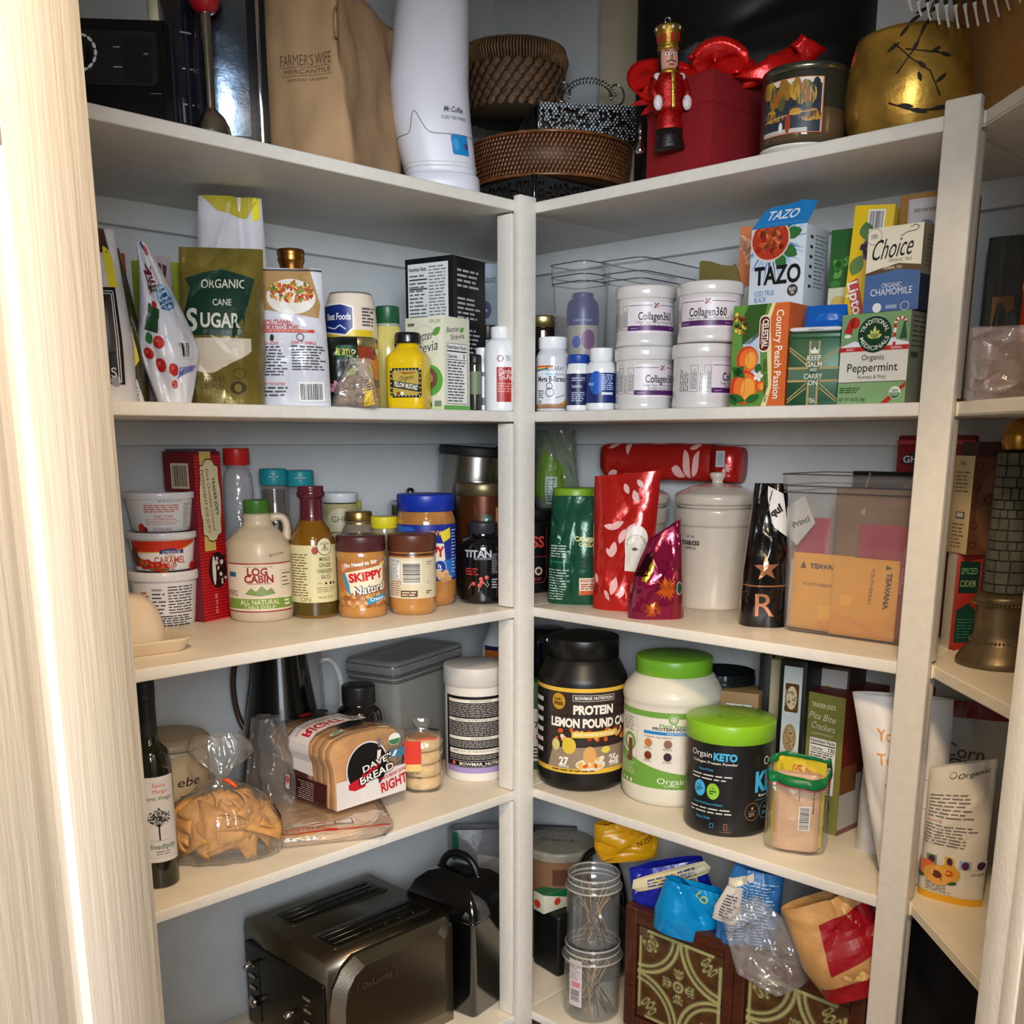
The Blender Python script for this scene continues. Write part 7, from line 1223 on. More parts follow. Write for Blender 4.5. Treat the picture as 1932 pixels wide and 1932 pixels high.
while z<zt_-.006:
    hh_=rd.uniform(.011,.018); q=rd.random(); 
    while q<2*PI+.0:
        dq=rd.uniform(.35,.7); rr_=rs*(.98-.08*(z-hb)/(zt_-hb)); g=.04
        P=[]; 
        for zz,(qa,qb) in ((z+.001,(q+g,q+dq-g)),(z+hh_-.001,(q+g,q+dq-g))):
            for ro in (rr_-.003,rr_+.0018): P+= [Vector((ro*math.cos(k),ro*math.sin(k),zz)) for k in (qa,(qa+qb)/2,qb)]
        V=[bm.verts.new(p_) for p_ in P]; a0_,o0,a1_,o1=V[0:3],V[3:6],V[6:9],V[9:12]
        for k in (0,1): bm.faces.new((o0[k],o0[k+1],o1[k+1],o1[k])); bm.faces.new((o1[k],o1[k+1],a1_[k+1],a1_[k])); bm.faces.new((a0_[k],a0_[k+1],o0[k+1],o0[k]))
        bm.faces.new((a0_[0],o0[0],o1[0],a1_[0])); bm.faces.new((o0[2],a0_[2],a1_[2],o1[2])); q+=dq
    z+=hh_; row+=1
bmesh.ops.recalc_face_normals(bm,faces=bm.faces[:]); o=obj('stone_cladding',bm,M((84,86,76),.6,metal=.2,noise=.4,scale=30,bump=.001),t,ang=.4); o['kind']='stuff'
bm=bmesh.new(); bmesh.ops.create_uvsphere(bm,u_segments=24,v_segments=16,radius=.026,matrix=Matrix.Translation((0,0,zt_+.018))@Matrix.Diagonal((1,1,1.1,1))); obj('ball_stopper',bm,M((170,130,60),.25,metal=1),t)
# ================================================================ FOURTH SHELF, left
t,r,h=RND('vinegar_bottle','dark green vinegar bottle with tree label and black capsule next to the door','bottle','L',4,304,72,1290,py=1678,face=2)
cyl(t,'bottle_body',rprof([(0,0),(r*.95,0),(r,.006),(r,h*.60),(r*.92,h*.655),(r*.50,h*.70),(r*.44,h*.73),(r*.43,h*.80)],rr=.014),M((18,20,8),.06,coat=.9)); cyl(t,'capsule',rprof([(r*.44,h*.73),(r*.445,h*.90),(r*.47,h*.91),(r*.45,h*.93),(r*.48,h*.94),(r*.48,h*.995),(0,h)],rr=.002),M((26,28,30),.55))
a=ART(); W_=r*1.18; a.rr(0,h*.345,W_*2,h*.42,.003,(150,140,130)); a.L(); a.rr(0,h*.345,W_*2-.001,h*.417,.003,(220,216,214)); a.L(); a.frame(-W_*.86,h*.16,W_*.9,h*.53,.0003,(150,146,144)); G_=(70,110,90)
a.text('Spicy',W_*.22,h*.515,.006,(206,70,40),w=W_*.55); a.text('Mango',W_*.24,h*.485,.006,(206,70,40),w=W_*.62); a.text('Balsamic Vinegar',W_*.08,h*.452,.0065,(40,60,56),w=W_*1.4,shear=.2); a.line([(W_*.1,h*.245),(W_*.1,h*.31)],.0022,K_)
rd=random.Random(9)
for i in range(15):
    an=R(20+i*10); L_=.016*(1+.3*rd.random()); x1_,y1_=W_*.1+L_*math.cos(an),h*.32+L_*math.sin(an)*1.3; a.line([(W_*.1,h*.31),(x1_,y1_)],.0005,K_)
    for q in range(5): a.leaf(W_*.1+(x1_-W_*.1)*(.4+.15*q),h*.32+(y1_-h*.32)*(.4+.15*q),.0045,.0009,rd.uniform(0,360),(34,36,34))
a.line([(-W_*.3,h*.243),(W_*.6,h*.243)],.0004,K_); a.text('Olivedipity',W_*.12,h*.215,.0085,G_,w=W_*1.35,bold=.01); a.ell(-W_*.52,h*.215,.0046,.0052,G_); a.L(); a.ell(-W_*.52,h*.215,.0024,.0028,(170,60,50)); a.greek(-W_*.1,h*.17,W_*.5,h*.195,2,(110,106,100),fill=.3); wrap('label_print',a,f_cyl(r),t,.004,None,PRINT,off=.0005)
t,r,h=RND('cream_crock','round cream storage crock with handwritten letters behind the chip bag','crock','L',4,334,140,1425,d=.26,face=4); CRM=M((176,158,128),.45,coat=.2)
cyl(t,'crock_body',rprof([(0,0),(r*.92,0),(r*.96,.01),(r*.98,h*.97),(r*.95,h)],rr=.006),CRM,48); cyl(t,'crock_lid',rprof([(r*.9,h),(r*1.02,h+.002),(r*1.03,h+.012),(r*.9,h+.020),(r*.3,h+.028),(0,h+.03)],rr=.006),CRM,48)
a=ART(); a.text('ebe',.024,h*.70,.016,(40,24,18),w=.040,shear=.25); a.line([(.006,h*.55),(.03,h*.56),(.046,h*.62)],.0014,(40,24,18)); wrap('handwriting',a,f_cyl(r*.972),t,.004,None,PRINT,off=.0006)
# tortilla chips in a tied bag
P=hitz(436,1638,ZK[4]); P=P+away(P)*.060; wb=205/F*prj(P)[2]; fz=facing(P)
def chip(bm,R_,th,curl,sh):
    n=10; g=[]
    for i in range(n+1):
        row=[]
        for j in range(n+1-i):
            a_,b_=i/n,j/n; c_=1-a_-b_; x=(b_-c_)*R_*1.0; y=(a_-1/3)*R_*1.6; z=curl*(x*x+y*y*.6)/R_+.0022*mnoise.noise(Vector((x*60+sh,y*60,sh))); row.append(bm.verts.new((x,y,z)))
        g.append(row)
    for i in range(n):
        for j in range(n-i):
            bm.faces.new((g[i][j],g[i][j+1],g[i+1][j]))
            if j<n-i-1: bm.faces.new((g[i][j+1],g[i+1][j+1],g[i+1][j]))
CHM=M((214,160,92),.55,noise=.22,scale=45,bump=.0008,bscale=160); rd=random.Random(21)
lay=[(0,15,.98,.046,20),(38,22,.92,.044,80),(-40,18,.93,.046,-30),(18,48,.80,.044,150),(-24,50,.80,.042,10),(66,15,.86,.040,200),(-70,20,.86,.042,100),(50,52,.66,.040,20),(-58,55,.62,.038,250),(0,-8,.84,.040,200),(-22,8,.80,.04,300),(24,2,.76,.04,60),(100,30,.66,.038,0),(-100,30,.66,.038,40),(0,78,.55,.04,0),(150,40,.5,.04,0),(-150,40,.5,.04,90),(5,30,.70,.044,250),(-48,35,.72,.042,170),(52,34,.74,.042,310)]
lay+=[(rd.uniform(-80,80),rd.uniform(-5,60),rd.uniform(.7,1.05),.040,rd.uniform(0,360)) for _ in range(16)]
for i,(az,el,k,sz,sp) in enumerate(lay):
    bm=bmesh.new(); chip(bm,sz*1.12,.001,rd.uniform(-.7,.3),i*7.)
    rx_,rz_=wb/2*.90,.060; a_,e_=R(az),R(el); n_=Vector((math.sin(a_)*math.cos(e_)*.9,-math.cos(a_)*math.cos(e_),math.sin(e_)+.05)).normalized()
    loc=Vector((rx_*math.sin(a_)*math.cos(e_)*k*1.12,-.050*math.cos(a_)*math.cos(e_)*k,.054+.056*math.sin(e_)*k))
    n_=(n_+Vector((rd.uniform(-.7,.7),rd.uniform(-.2,.2),rd.uniform(-.6,.6)))).normalized(); Q=Matrix.Translation(loc)@n_.to_track_quat('Z','Y').to_matrix().to_4x4()@Matrix.Rotation(R(sp),4,'Z')
    for v in bm.verts:
        v.co=Q@v.co; q_=abs(v.co.x/(wb/2*.97))**3.5+abs(v.co.y/.060)**3+abs((v.co.z-.056)/.062)**3
        if q_>1: c_=Vector((0,0,.056)); v.co=c_+(v.co-c_)/q_**.31
        v.co.z=max(.004,v.co.z)
    o=obj('tortilla_chip',bm,CHM); md=o.modifiers.new('thickness','SOLIDIFY'); md.thickness=.0016
    o.location=P; o.rotation_euler=(0,0,fz); tag(o,'golden tortilla chip inside the tied clear bag on the fourth shelf','chip','tortilla chips in the tied bag')
t=thing('chip_bag','clear bag of tortilla chips tied with an orange twist','bag',P,fz)
prof=[(0,.0,.70),(.004,1,.75),(.03,1.04,.95),(.065,1.0,1.),(.095,.82,.85),(.118,.45,.5),(.133,.14,.16),(.142,.12,.13),(.152,.24,.22),(.168,.42,.30),(.185,.55,.30),(.200,.50,.22),(.212,.36,.14)]
bm=bmesh.new(); rings=[]; nn=72; rd=random.Random(3)
fo=[(rd.uniform(0,2*PI),rd.uniform(5,22),rd.random()) for _ in range(5)]
for z,kx,ky in prof[1:]:
    rg=[]
    for i in range(nn):
        q=2*PI*i/nn; cr=sum(math.sin(b*q+a_*3+z*40*c)*(.5) for a_,b,c in fo)*.011*(1+1.3*(z>.11))
        k=1+cr*2.2; rg.append(Vector((wb/2*kx*math.cos(q)*k,.066*ky*math.sin(q)*k,z+.004*math.sin(q*5+z*60)*(z>.03))))
    rings.append(rg)
bm_loft(bm,rings,True,False); 
for v in bm.verts: v.co.x-=.006; 
obj('film',bm,BAGF,t,ang=.35)
obj('twist_tie',tubem([(-.004,-.010,.136),(.004,-.014,.137),(.012,-.018,.131),(.018,-.020,.126)],[.003,.0035,.0035,.003],8),M((236,96,30),.4),t)
t,p,w,h=POUCH('empty_plastic_bag','crumpled empty clear plastic bag behind the chip bag','bag','L',4,515,95,1352,.06,FILM((200,196,192),.1,.12,bump=.004,bscale=35,gloss=.9),d=.23,seed=93,top=.6,crease=.020,nf=26,wt=.62,wb=1.,h=None)
# black pitcher and others at the back
t,r,h=RND('black_pitcher','tall glossy black pitcher, wide at its foot, behind the bread','pitcher','L',4,539,164,1190,d=.325); h=.325
cyl(t,'pitcher_body',rprof([(0,0),(r*.97,0),(r,.01),(r*.90,h*.35),(r*.68,h*.72),(r*.58,h*.92),(r*.62,h)],rr=.02),M((10,10,12),.16,coat=.35),56)
obj('pitcher_handle',tubem(bez((r*.58,0,h*.9),(r*1.2,0,h*.95),(r*1.25,0,h*.5),(r*.85,0,h*.38)),.006,10),M((70,50,40),.2,coat=.6),t); t.rotation_euler[2]+=R(160)
t,r,h=RND('glass_jug','clear glass jug with a round loop handle between pitcher and plastic container','jug','L',4,585,60,1200,d=.32); h=.30
cyl(t,'jug_wall',shell([(0,0),(r*1.1,0),(r*1.2,h*.4),(r,h)],.004),GLASS); obj('jug_handle',tubem(bez((r*.9,0,h*.86),(r*2.6,0,h*.98),(r*2.6,0,h*.35),(r*1.15,0,h*.38),20),.0055,10),FILM((225,228,228),.03,.35,bump=0,gloss=1.8),t)
t,w,d,h=BOX('food_container','large clear plastic food container with a dark edged lid at the back','container','L',4,752,-36,662,872,1252,d=.205); bin_(t,w*.98,d*.98,h*.88,FILM((190,188,180),.08,.34,bump=0,gloss=1.),lip=.012,rc=.016,tp=.94)
bm=bmesh.new(); bm_loft(bm,[[(x,y,z) for x,y in rrect(w*k,d*k,.018,6)] for k,z in ((1.05,h*.885),(1.07,h*.9),(1.07,h*.97),(1.04,h),(.9,h))]); obj('lid',bm,FILM((150,148,146),.1,.45,bump=0,gloss=1.2),t)
for z,k in ((h*.90,1.075),(h*.97,1.072)): obj('lid_edge',tubem([(x,y,z) for x,y in rrect(w*k,d*k,.02,6)],.0012,6,closed=True),RIMM,t)
t,r,h=pill('black_supplement_bottle','glossy black supplement bottle with a matte black cap above the bread','L',683,88,1302,.20,k=4,capc=(24,24,26),body_=M((12,12,14),.1,coat=.8),capr=.70,ck=.16,sh=.10)
# tortillas below the loaf
A=hitz(512,1600,ZK[4]); B=hitz(772,1572,ZK[4]); c=(A+B)/2+Vector((.03,.10,0)); L_=(B-A).length
t=thing('tortilla_pack','flat pack of flour tortillas with red lettering under the bread loaf','pack',(c.x,c.y,ZK[4]),math.atan2((B-A).y,(B-A).x))
for i in range(5): cyl(t,'tortilla',[(0,.002+i*.0036),(.098,.002+i*.0036),(.1,.0035+i*.0036),(.098,.0052+i*.0036),(0,.0052+i*.0036)],M((226,196,154),.7,noise=.2,scale=30),40,cx=.003*(i%3),cy=.004*(i%2))
bm=bmesh.new(); rg=lambda k,z,s:[Vector((x+.004*mnoise.noise(Vector((x*40,y*40,s))),y,z+.0025*mnoise.noise(Vector((x*50,y*50,s+3))))) for x,y in rrect(L_*k,.235*k,.05*k,10)]
bm_loft(bm,[rg(.90,.0012,1),rg(.985,.003,1),rg(1.,.012,2),rg(.96,.021,3),rg(.80,.0245,4),rg(.4,.0255,5)]); obj('film',bm,FILM((236,214,196),.12,.22,bump=.003,bscale=40,gloss=2.2),t,ang=.4)
a=ART(); a.rect(-L_*.42,-.118,L_*.44,-.113,(196,36,34)); a.rect(-L_*.42,-.1205,-L_*.1,-.1175,(226,180,60)); a.text('TORTILLAS',-.04,-.100,.011,(214,90,80),w=.07,bold=.02); a.ell(.005,-.112,.012,.005,(206,50,40)); a.rect(-.09,-.088,.05,-.072,(226,214,206)); a.L(); a.greek(-.088,-.086,-.055,-.074,3,(60,50,50)); a.rect(-.03,-.083,.0,-.079,(190,40,36)); a.frame(.014,-.092,.046,-.070,.0016,K_)
wrap('film_print',a,lambda u,v,o:(u,v*.97,.0235+o+.0018*mnoise.noise(Vector((u*50,v*50,5)))-.06*max(0,-v-.095)),t,.006,.006,PRINT,off=.003)
# bread loaf in its bag
P=hitz(627,1537,ZK[4]+.0); zb_=.029; P=hitz(627,1537,ZK[4]+zb_); aR=facing(P)+R(37); tt=Vector((math.cos(aR),math.sin(aR),0)); nn_=Vector((math.sin(aR),-math.cos(aR),0))
w=along(P,tt,764); dp=min(abs(along(P,-nn_,508)),.205); h=ztop(P,1402)*1.02; c=P+tt*w/2-nn_*dp/2
t=thing('bread_loaf','sliced golden brown sandwich loaf inside its printed bag','bread',c,aR)
def slc(k,z0=0):
    P=[]; W2,H2=w/2*.95*k,h*.97
    base=[(-.90,.0),(.90,.0),(.97,.04),(.93,.35),(.95,.60),(1.04,.74),(1.02,.88),(.85,.98),(.5,1.03),(0,1.04),(-.5,1.03),(-.85,.98),(-1.02,.88),(-1.04,.74),(-.95,.60),(-.93,.35),(-.97,.04)]
    return [(x*W2,y*H2*(.5+.5*k)+.0) for x,y in base]
CRST=M((206,150,86),.55,noise=.3,scale=18,bump=.0015,bscale=60); CRMB=M((222,182,120),.7,noise=.15,scale=60,bump=.0012,bscale=200)
ns=11
for i in range(ns):
    y0=-dp/2+.006+i*(dp-.012)/ns; y1=y0+(dp-.012)/ns-.0003; k=(.96 if i in (0,ns-1) else 1)
    bm=bm_prism(bmesh.new(),slc(k*(1-.01*(i%2))),y0,y1); bmesh.ops.bevel(bm,geom=[e for e in bm.edges if abs(e.verts[0].co.y-e.verts[1].co.y)<1e-6],offset=.0008,segments=1,affect='EDGES')
    o=obj('slice',bm,[CRST,CRMB],t,ang=.9)
    for p_ in o.data.polygons:
        if abs(p_.normal.y)>.9: p_.material_index=0 if i==0 else 1
bt=thing('bread_bag','clear bread bag printed with a black disc and red lettering, around the loaf','bag',c,aR)
def ring_(y,k,j=0): return [Vector((x*1.03*k+.0015*mnoise.noise(Vector((x*60,y*60,z*60))),y,max(.0006,(z-.5*h)*1.02*k+.5*h+.003+.002*mnoise.noise(Vector((x*50,y*50,z*50+9)))))) for x,z in [(a_*1,b_) for a_,b_ in slc(1.0)]]
bm=bmesh.new(); rings=[ring_(-dp/2-.0035,.9),ring_(-dp/2-.001,1.)]+[ring_(-dp/2+dp*i/8,1.+.004*(i%2)) for i in range(1,8)]+[ring_(dp/2,1.),ring_(dp/2+.02,.7),ring_(dp/2+.045,.25),ring_(dp/2+.075,.45)]
bm_loft(bm,rings,True,False); bmesh.ops.subdivide_edges(bm,edges=bm.edges[:],cuts=1,use_grid_fill=True); obj('film',bm,BAGF,bt,ang=.4)
a=ART(); RD=(196,26,44); H=h
a.rect(-w*.46,.002,w*.49,H*.40,(226,220,216)); a.L(); a.ell(-w*.04,H*.50,w*.285,w*.285,(226,220,216),n=40); a.L(); a.ell(-w*.04,H*.50,w*.268,w*.268,(18,16,18),n=40); a.L()
# stylised plain torso and arm shapes without any likeness
a.poly([(-w*.30,H*.18),(-w*.10,H*.10),(w*.12,H*.16),(w*.10,H*.30),(-w*.06,H*.36),(-w*.26,H*.30)],(228,222,218)); a.L(); a.poly([(-w*.30,H*.33),(-w*.12,H*.40),(-w*.05,H*.37),(-w*.08,H*.24),(-w*.22,H*.22),(-w*.30,H*.26)],RD); a.poly([(w*.08,H*.52),(w*.13,H*.52),(w*.15,H*.70),(w*.10,H*.70)],(228,222,218)); a.ell(w*.125,H*.80,w*.022,H*.07,(120,112,130)); a.L(2)
a.text("DAVE'S",w*.10,H*.54,.0125,(24,20,22),w=w*.46,bold=.10,rot=12); a.text('BREAD',w*.08,H*.385,.0145,(24,20,22),w=w*.50,bold=.10,rot=10); a.L(3); a.text("DAVE'S",w*.10,H*.54,.0120,(240,236,230),w=w*.43,bold=.02,rot=12); a.text('BREAD',w*.08,H*.385,.0140,(240,236,230),w=w*.47,bold=.02,rot=10); a.L(2); a.text('Killer',w*.0,H*.455,.009,RD,w=w*.26,bold=.03,rot=22,shear=.2)
a.text('WHITE BREAD DONE',w*.295,H*.315,.0062,RD,w=w*.38,bold=.02,rot=9); a.text('RIGHT',w*.31,H*.185,.0185,RD,w=w*.37,bold=.03,rot=8); a.ell(w*.33,H*.80,w*.085,H*.085,(236,236,230)); a.L(); a.poly([(w*.33+w*.08*math.cos(q),H*.80+H*.08*math.sin(q)) for q in [PI+PI*i/10 for i in range(11)]],(60,130,80)); a.rect(w*.27,H*.54,w*.47,H*.66,(60,120,150)); a.L(); a.poly([(w*.285,H*.56),(w*.33,H*.64),(w*.37,H*.64),(w*.33,H*.56)],(226,232,236)); a.text('ORGANIC BREAD',w*.36,H*.45,.0035,(30,24,24),w=w*.24,rot=10)
wrap('front_print',a,lambda u,v,o:(u,-dp/2-.0045-o,v+.003),bt,None,None,PRINT,off=.0006)
# print over the loaf top and left side
S_=[(x*1.03,(z-.5*h)*1.02+.5*h+.004) for x,z in slc(1.)]; S_=S_[0:1]+S_[:0:-1]; LN=[0]
for A_,B_ in zip(S_,S_[1:]): LN.append(LN[-1]+math.hypot(A_[0]-B_[0],A_[1]-B_[1]))
def overl(u,v,o):
    "u = along the loaf, v = distance around the section from the lower left"
    v=max(0,min(LN[-1]-1e-6,v)); i=max(k for k in range(len(LN)-1) if LN[k]<=v); q=(v-LN[i])/(LN[i+1]-LN[i]); A_,B_=S_[i],S_[i+1]; x=A_[0]+(B_[0]-A_[0])*q; z=A_[1]+(B_[1]-A_[1])*q; dx,dz=B_[0]-A_[0],B_[1]-A_[1]; l=math.hypot(dx,dz); nx,nz=-dz/l,dx/l
    return (x+nx*o,-dp/2+u,z+nz*o)
a=ART(); a.rect(dp*.40,h*.12,dp*.95,h*.5,(70,24,26)); a.rect(.02,h*.02,dp*.95,h*.36,(64,22,24)); a.L(); a.greek(dp*.3,h*.06,dp*.55,h*.32,9,(190,170,160),fill=.3); a.rect(dp*.68,h*.12,dp*.74,h*.32,(222,214,206)); a.L(); a.ell(dp*.71,h*.25,.006,.008,(196,30,50)); 
a.L(); a.poly([(dp*.30,h*.42),(dp*.62,h*.44),(dp*.60,h*1.9),(dp*.28,h*1.9)],(226,220,216)); a.L(); a.rect(dp*.60,h*.44,dp*.608,h*1.9,K_); a.text('RIGHT',dp*.40,h*1.28,.022,RD,w=h*.62,rot=-90 if False else 90,bold=.03); a.text('WHITE BREAD DONE',dp*.52,h*1.20,.0075,RD,w=h*.55,rot=90); a.ell(dp*.22,h*1.55,.015,.030,(20,18,20),n=30); a.L(); a.ell(dp*.80,h*1.5,.022,.040,(20,18,20),n=30); a.L(); a.poly([(dp*.74,h*1.3),(dp*.82,h*1.3),(dp*.82,h*1.5),(dp*.76,h*1.5)],RD); a.ell(dp*.10,h*1.18,.006,.014,(226,232,222)); a.L(); a.ell(dp*.10,h*1.18,.0045,.010,(90,150,100)); a.greek(dp*.3,h*1.66,dp*.5,h*1.84,4,(60,50,50))
wrap('top_print',a,overl,bt,.008,.006,PRINT,off=.0022)
# muffins
P=hitz(798,1498,ZK[4]); r=36/F*prj(P)[2]; P=P+away(P)*(r+.005); fz=facing(P); zt=ztop(P,1385); n=4; hm=(zt-.006)/n
for i in range(n):
    t=thing('english_muffin',('lowest','second lowest','second highest','highest')[i]+' english muffin in the bagged stack beside the loaf','muffin',P+Vector((.0012*(i%2),0,.003+i*hm)),fz+i,'english muffins in a stack')
    cyl(t,'muffin_body',rprof([(0,0),(r*.86,0),(r*.98,hm*.25),(r*.98,hm*.70),(r*.86,hm*.95),(0,hm*.95)],rr=.006),M((222,186,128),.75,noise=.2,scale=50,bump=.001,bscale=150),32); cyl(t,'toasted_top',[(r*.80,hm*.955),(r*.6,hm*.965),(0,hm*.965)],M((186,122,62),.7,noise=.4,scale=60),32)
t=thing('muffin_bag','clear muffin bag with a red and yellow printed panel','bag',P,fz); bm=bmesh.new()
rg=lambda k,z:[Vector((x*(1+.02*math.sin(z*200+x*90)),y,z)) for x,y in rrect(2*r*1.05*k,2*r*1.05*k,r*.8*k,6)]
bm_loft(bm,[rg(.96,.0008),rg(1.02,.006),rg(1.03,zt*.3),rg(1.02,zt*.7),rg(1.02,zt*.98),rg(.8,zt*1.05),rg(.3,zt*1.10),rg(.5,zt*1.25)],True,False); obj('film',bm,BAGF,t,ang=.4)
a=ART(); a.rect(-r*.95,zt*.55,-r*.05,zt*.98,(214,56,36)); a.rect(-r*.95,zt*.42,-r*.05,zt*.55,(226,196,120)); a.L(); a.text('NET WT',-r*.4,zt*.38,.0045,(60,40,20),w=r*.5); a.text('12 OZ (340g)',-r*.4,zt*.30,.0045,(60,40,20),w=r*.7); a.rect(-r*.2,zt*1.0,r*.8,zt*1.03,(210,80,50)); wrap('panel_print',a,lambda u,v,o:(u,-r*1.09-o,v),t,None,None,PRINT,off=.0008)
# white collagen tub
t,r,h=RND('collagen_tub','tall white tub with a black text label and lilac band next to the corner post','tub','L',4,899,118,1263,py=1478,face=6)
cyl(t,'tub_body',rprof([(0,0),(r*.93,0),(r*.97,.006),(r*.97,h*.82),(r*.98,h*.84)],rr=.004),M((224,216,206),.35,coat=.2),56); lid(t,r*1.01,h*.835,h,M((206,200,192),.45))
a=ART(); W_=r*1.30; a.rect(-W_*.92,h*.085,W_,h*.135,(160,140,188)); a.rect(-W_*.92,h*.135,W_,h*.76,(20,16,20)); a.L(); C1=(226,220,206); C2=(190,184,176)
for y,t_ in ((.72,'DIRECTIONS'),(.555,'ABOUT NUTRITION COLLAGEN'),(.395,'WARNINGS')): a.rect(-W_*.82,h*(y-.014),W_*.9,h*(y+.014),C1); a.L(); a.text(t_,W_*.04,h*y,.0038,(30,26,28),w=W_*(.5 if len(t_)<12 else 1.3)); a.lay-=1
a.greek(-W_*.82,h*.58,W_*.88,h*.70,8,C2,fill=.35,seed=2); a.greek(-W_*.82,h*.415,W_*.88,h*.535,8,C2,fill=.35,seed=3); a.greek(-W_*.82,h*.31,W_*.88,h*.375,5,C2,fill=.35,seed=4); a.rr(W_*.04,h*.275,W_*1.7,h*.045,.003,C1); a.L(); a.text('KEEP OUT OF THE REACH OF CHILDREN',W_*.04,h*.28,.0034,(30,26,28),w=W_*1.4); a.lay-=1; a.greek(-W_*.8,h*.205,W_*.86,h*.245,3,C2,fill=.35,seed=5); a.rr(W_*.04,h*.168,W_*1.74,h*.052,.006,C1); a.L(); a.rr(W_*.04,h*.168,W_*1.74-.0012,h*.052-.0012,.0055,(20,16,20)); a.L(); a.rr(-W_*.66,h*.168,.0075,.0075,.002,(220,90,80)); a.text('BOWMAR_NUTRITION',W_*.16,h*.168,.0062,(232,226,216),w=W_*1.3,bold=.02)
wrap('label_print',a,f_cyl(r*.97),t,.004,None,PRINT,off=.0005)
t,r,h=RND('vitamin_jar','white rounded jar with blue and orange bands high behind the white tub','jar','L',4,952,84,1176,d=.20,z=0); cyl(t,'jar_body',rprof([(0,0),(r,0),(r,h*.80),(r*.6,h*.97),(r*.58,h)],rr=.016),M((186,190,196),.25,coat=.5)); a=ART(); a.rect(-.05,h*.62,.05,h*.80,(150,80,26)); a.rect(-.05,h*.80,.05,h*.83,(20,20,60)); wrap('bands_print',a,f_cyl(r),t,.004,None,PRINT,off=.0006)
# ================================================================ FOURTH SHELF, right
t,w,d,h=BOX('corner_snack_box','green and white snack box sliver right of the corner post','box','R',4,1018,-6,960,None,1288,d=.10,dep=.05); body(t,w,d,h,M((40,80,50),.5)); a=ART(); a.rect(-w/2,h*.1,w/2,h*.7,(210,206,196)); a.L(); a.text('7',w*.4,h*.52,.012,(40,100,60),bold=.05); a.text('S',w*.42,h*.38,.009,(160,30,40),bold=.05); a.greek(w*.2,h*.12,w*.5,h*.28,4,(60,60,54)); wrap('front_print',a,f_front(d),t)
t,r,h=RND('black_thermos','black glossy cylinder in the dark corner behind the black protein tub','flask','R',4,1032,80,1190,d=.24); cyl(t,'flask_body',rprof([(0,0),(r,0),(r,h*.93),(r*.8,h),(0,h)],rr=.01),M((12,14,18),.12,coat=.7))
t,r,h=RND('protein_tub','big black protein tub with yellow bands and lemon cake label','tub','R',4,1096,164,1212,py=1498,face=2)
cyl(t,'tub_body',rprof([(0,0),(r*.88,0),(r*.97,.012),(r,.03),(r,h*.70),(r*.99,h*.74),(r*.82,h*.84),(r*.76,h*.865)],rr=.016),M((20,19,18),.38),64); lid(t,r*.80,h*.86,h*.995,M((16,16,16),.35),ribs=48)
a=ART(); W_=r*1.42; y0,y1=h*.135,h*.70; YB_=(222,180,64); a.rect(-W_,y0,W_,y1,(52,40,36)); a.L()
for i in range(7): a.rect(-W_*.9,y0+(y1-y0)*(.32+i*.09),W_,y0+(y1-y0)*(.33+i*.09),(36,26,24))
a.poly([(-W_*.62,y0),(W_,y0),(W_,y0+(y1-y0)*.34),(-W_*.5,y0+(y1-y0)*.30)],(150,130,106)); a.L(); a.rect(-W_,y0,W_,y0+h*.032,YB_); a.rect(-W_,y1-h*.026,W_,y1,YB_); a.rect(-W_,y0+h*.032,-W_*.62,y1-h*.026,(20,16,16)); a.L(); YM=y1-y0
a.ell(-W_*.40,y0+YM*.84,.0145,.0165,(190,140,40)); a.L(); a.text('DAIRY',-W_*.41,y0+YM*.865,.0052,(40,26,16),w=.018,bold=.03); a.text('FREE',-W_*.40,y0+YM*.815,.0065,(40,26,16),w=.020,bold=.04); a.frame(-W_*.17,y0+YM*.855,W_*.50,y0+YM*.925,.0009,(226,220,210)); a.text('BOWMAR NUTRITION',W_*.165,y0+YM*.89,.0058,(230,226,218),w=W_*.60,bold=.03)
a.text('PROTEIN',W_*.16,y0+YM*.755,.0165,(236,230,216),w=W_*.64,bold=.05); a.text('LEMON POUND CAKE',W_*.18,y0+YM*.60,.0165,(236,230,216),w=W_*1.42,bold=.05); a.dots(-W_*.5,y0+YM*.40,W_*.9,y0+YM*.52,30,.0058,[(196,90,40),(222,160,90),(160,60,30),(226,206,180)],seed=8); a.L(); a.poly([(-W_*.18,y0+YM*.425),(W_*.56,y0+YM*.44),(W_*.56,y0+YM*.51),(-W_*.18,y0+YM*.495)],(226,190,70)); a.L(); a.text('EGG WHITE PROTEIN',W_*.19,y0+YM*.467,.0062,(240,234,210),w=W_*.66,bold=.02)
a.ell(-W_*.44,y0+YM*.33,.009,.012,(206,196,120)); a.ell(-W_*.22,y0+YM*.33,.014,.017,(216,186,60)); a.ell(W_*.12,y0+YM*.11,.030,.013,(222,214,196)); a.L(); a.ell(W_*.10,y0+YM*.22,.013,.019,(216,160,90)); a.dots(-W_*.05,y0+YM*.08,W_*.3,y0+YM*.20,12,.006,[(214,90,40),(236,220,206),(226,180,80)],seed=4); a.ell(W_*.36,y0+YM*.28,.010,.007,(226,206,90)); a.L(); a.text('27',-W_*.30,y0+YM*.145,.0155,(240,236,226),w=.020,bold=.04); a.text('SERVINGS',-W_*.30,y0+YM*.082,.0042,(240,236,226),w=.021,bold=.02); a.text('25g',W_*.52,y0+YM*.165,.0165,(240,236,226),w=.026,bold=.04); a.text('PROTEIN',W_*.50,y0+YM*.095,.0042,(240,236,226),w=.018,bold=.02); a.greek(-W_*.5,y0+.004,W_*.2,y0+.009,1,(90,66,20))
for i in range(6): a.rect(-W_*.96,y0+YM*(.2+i*.12),-W_*.72,y0+YM*(.25+i*.12),(220,214,206))
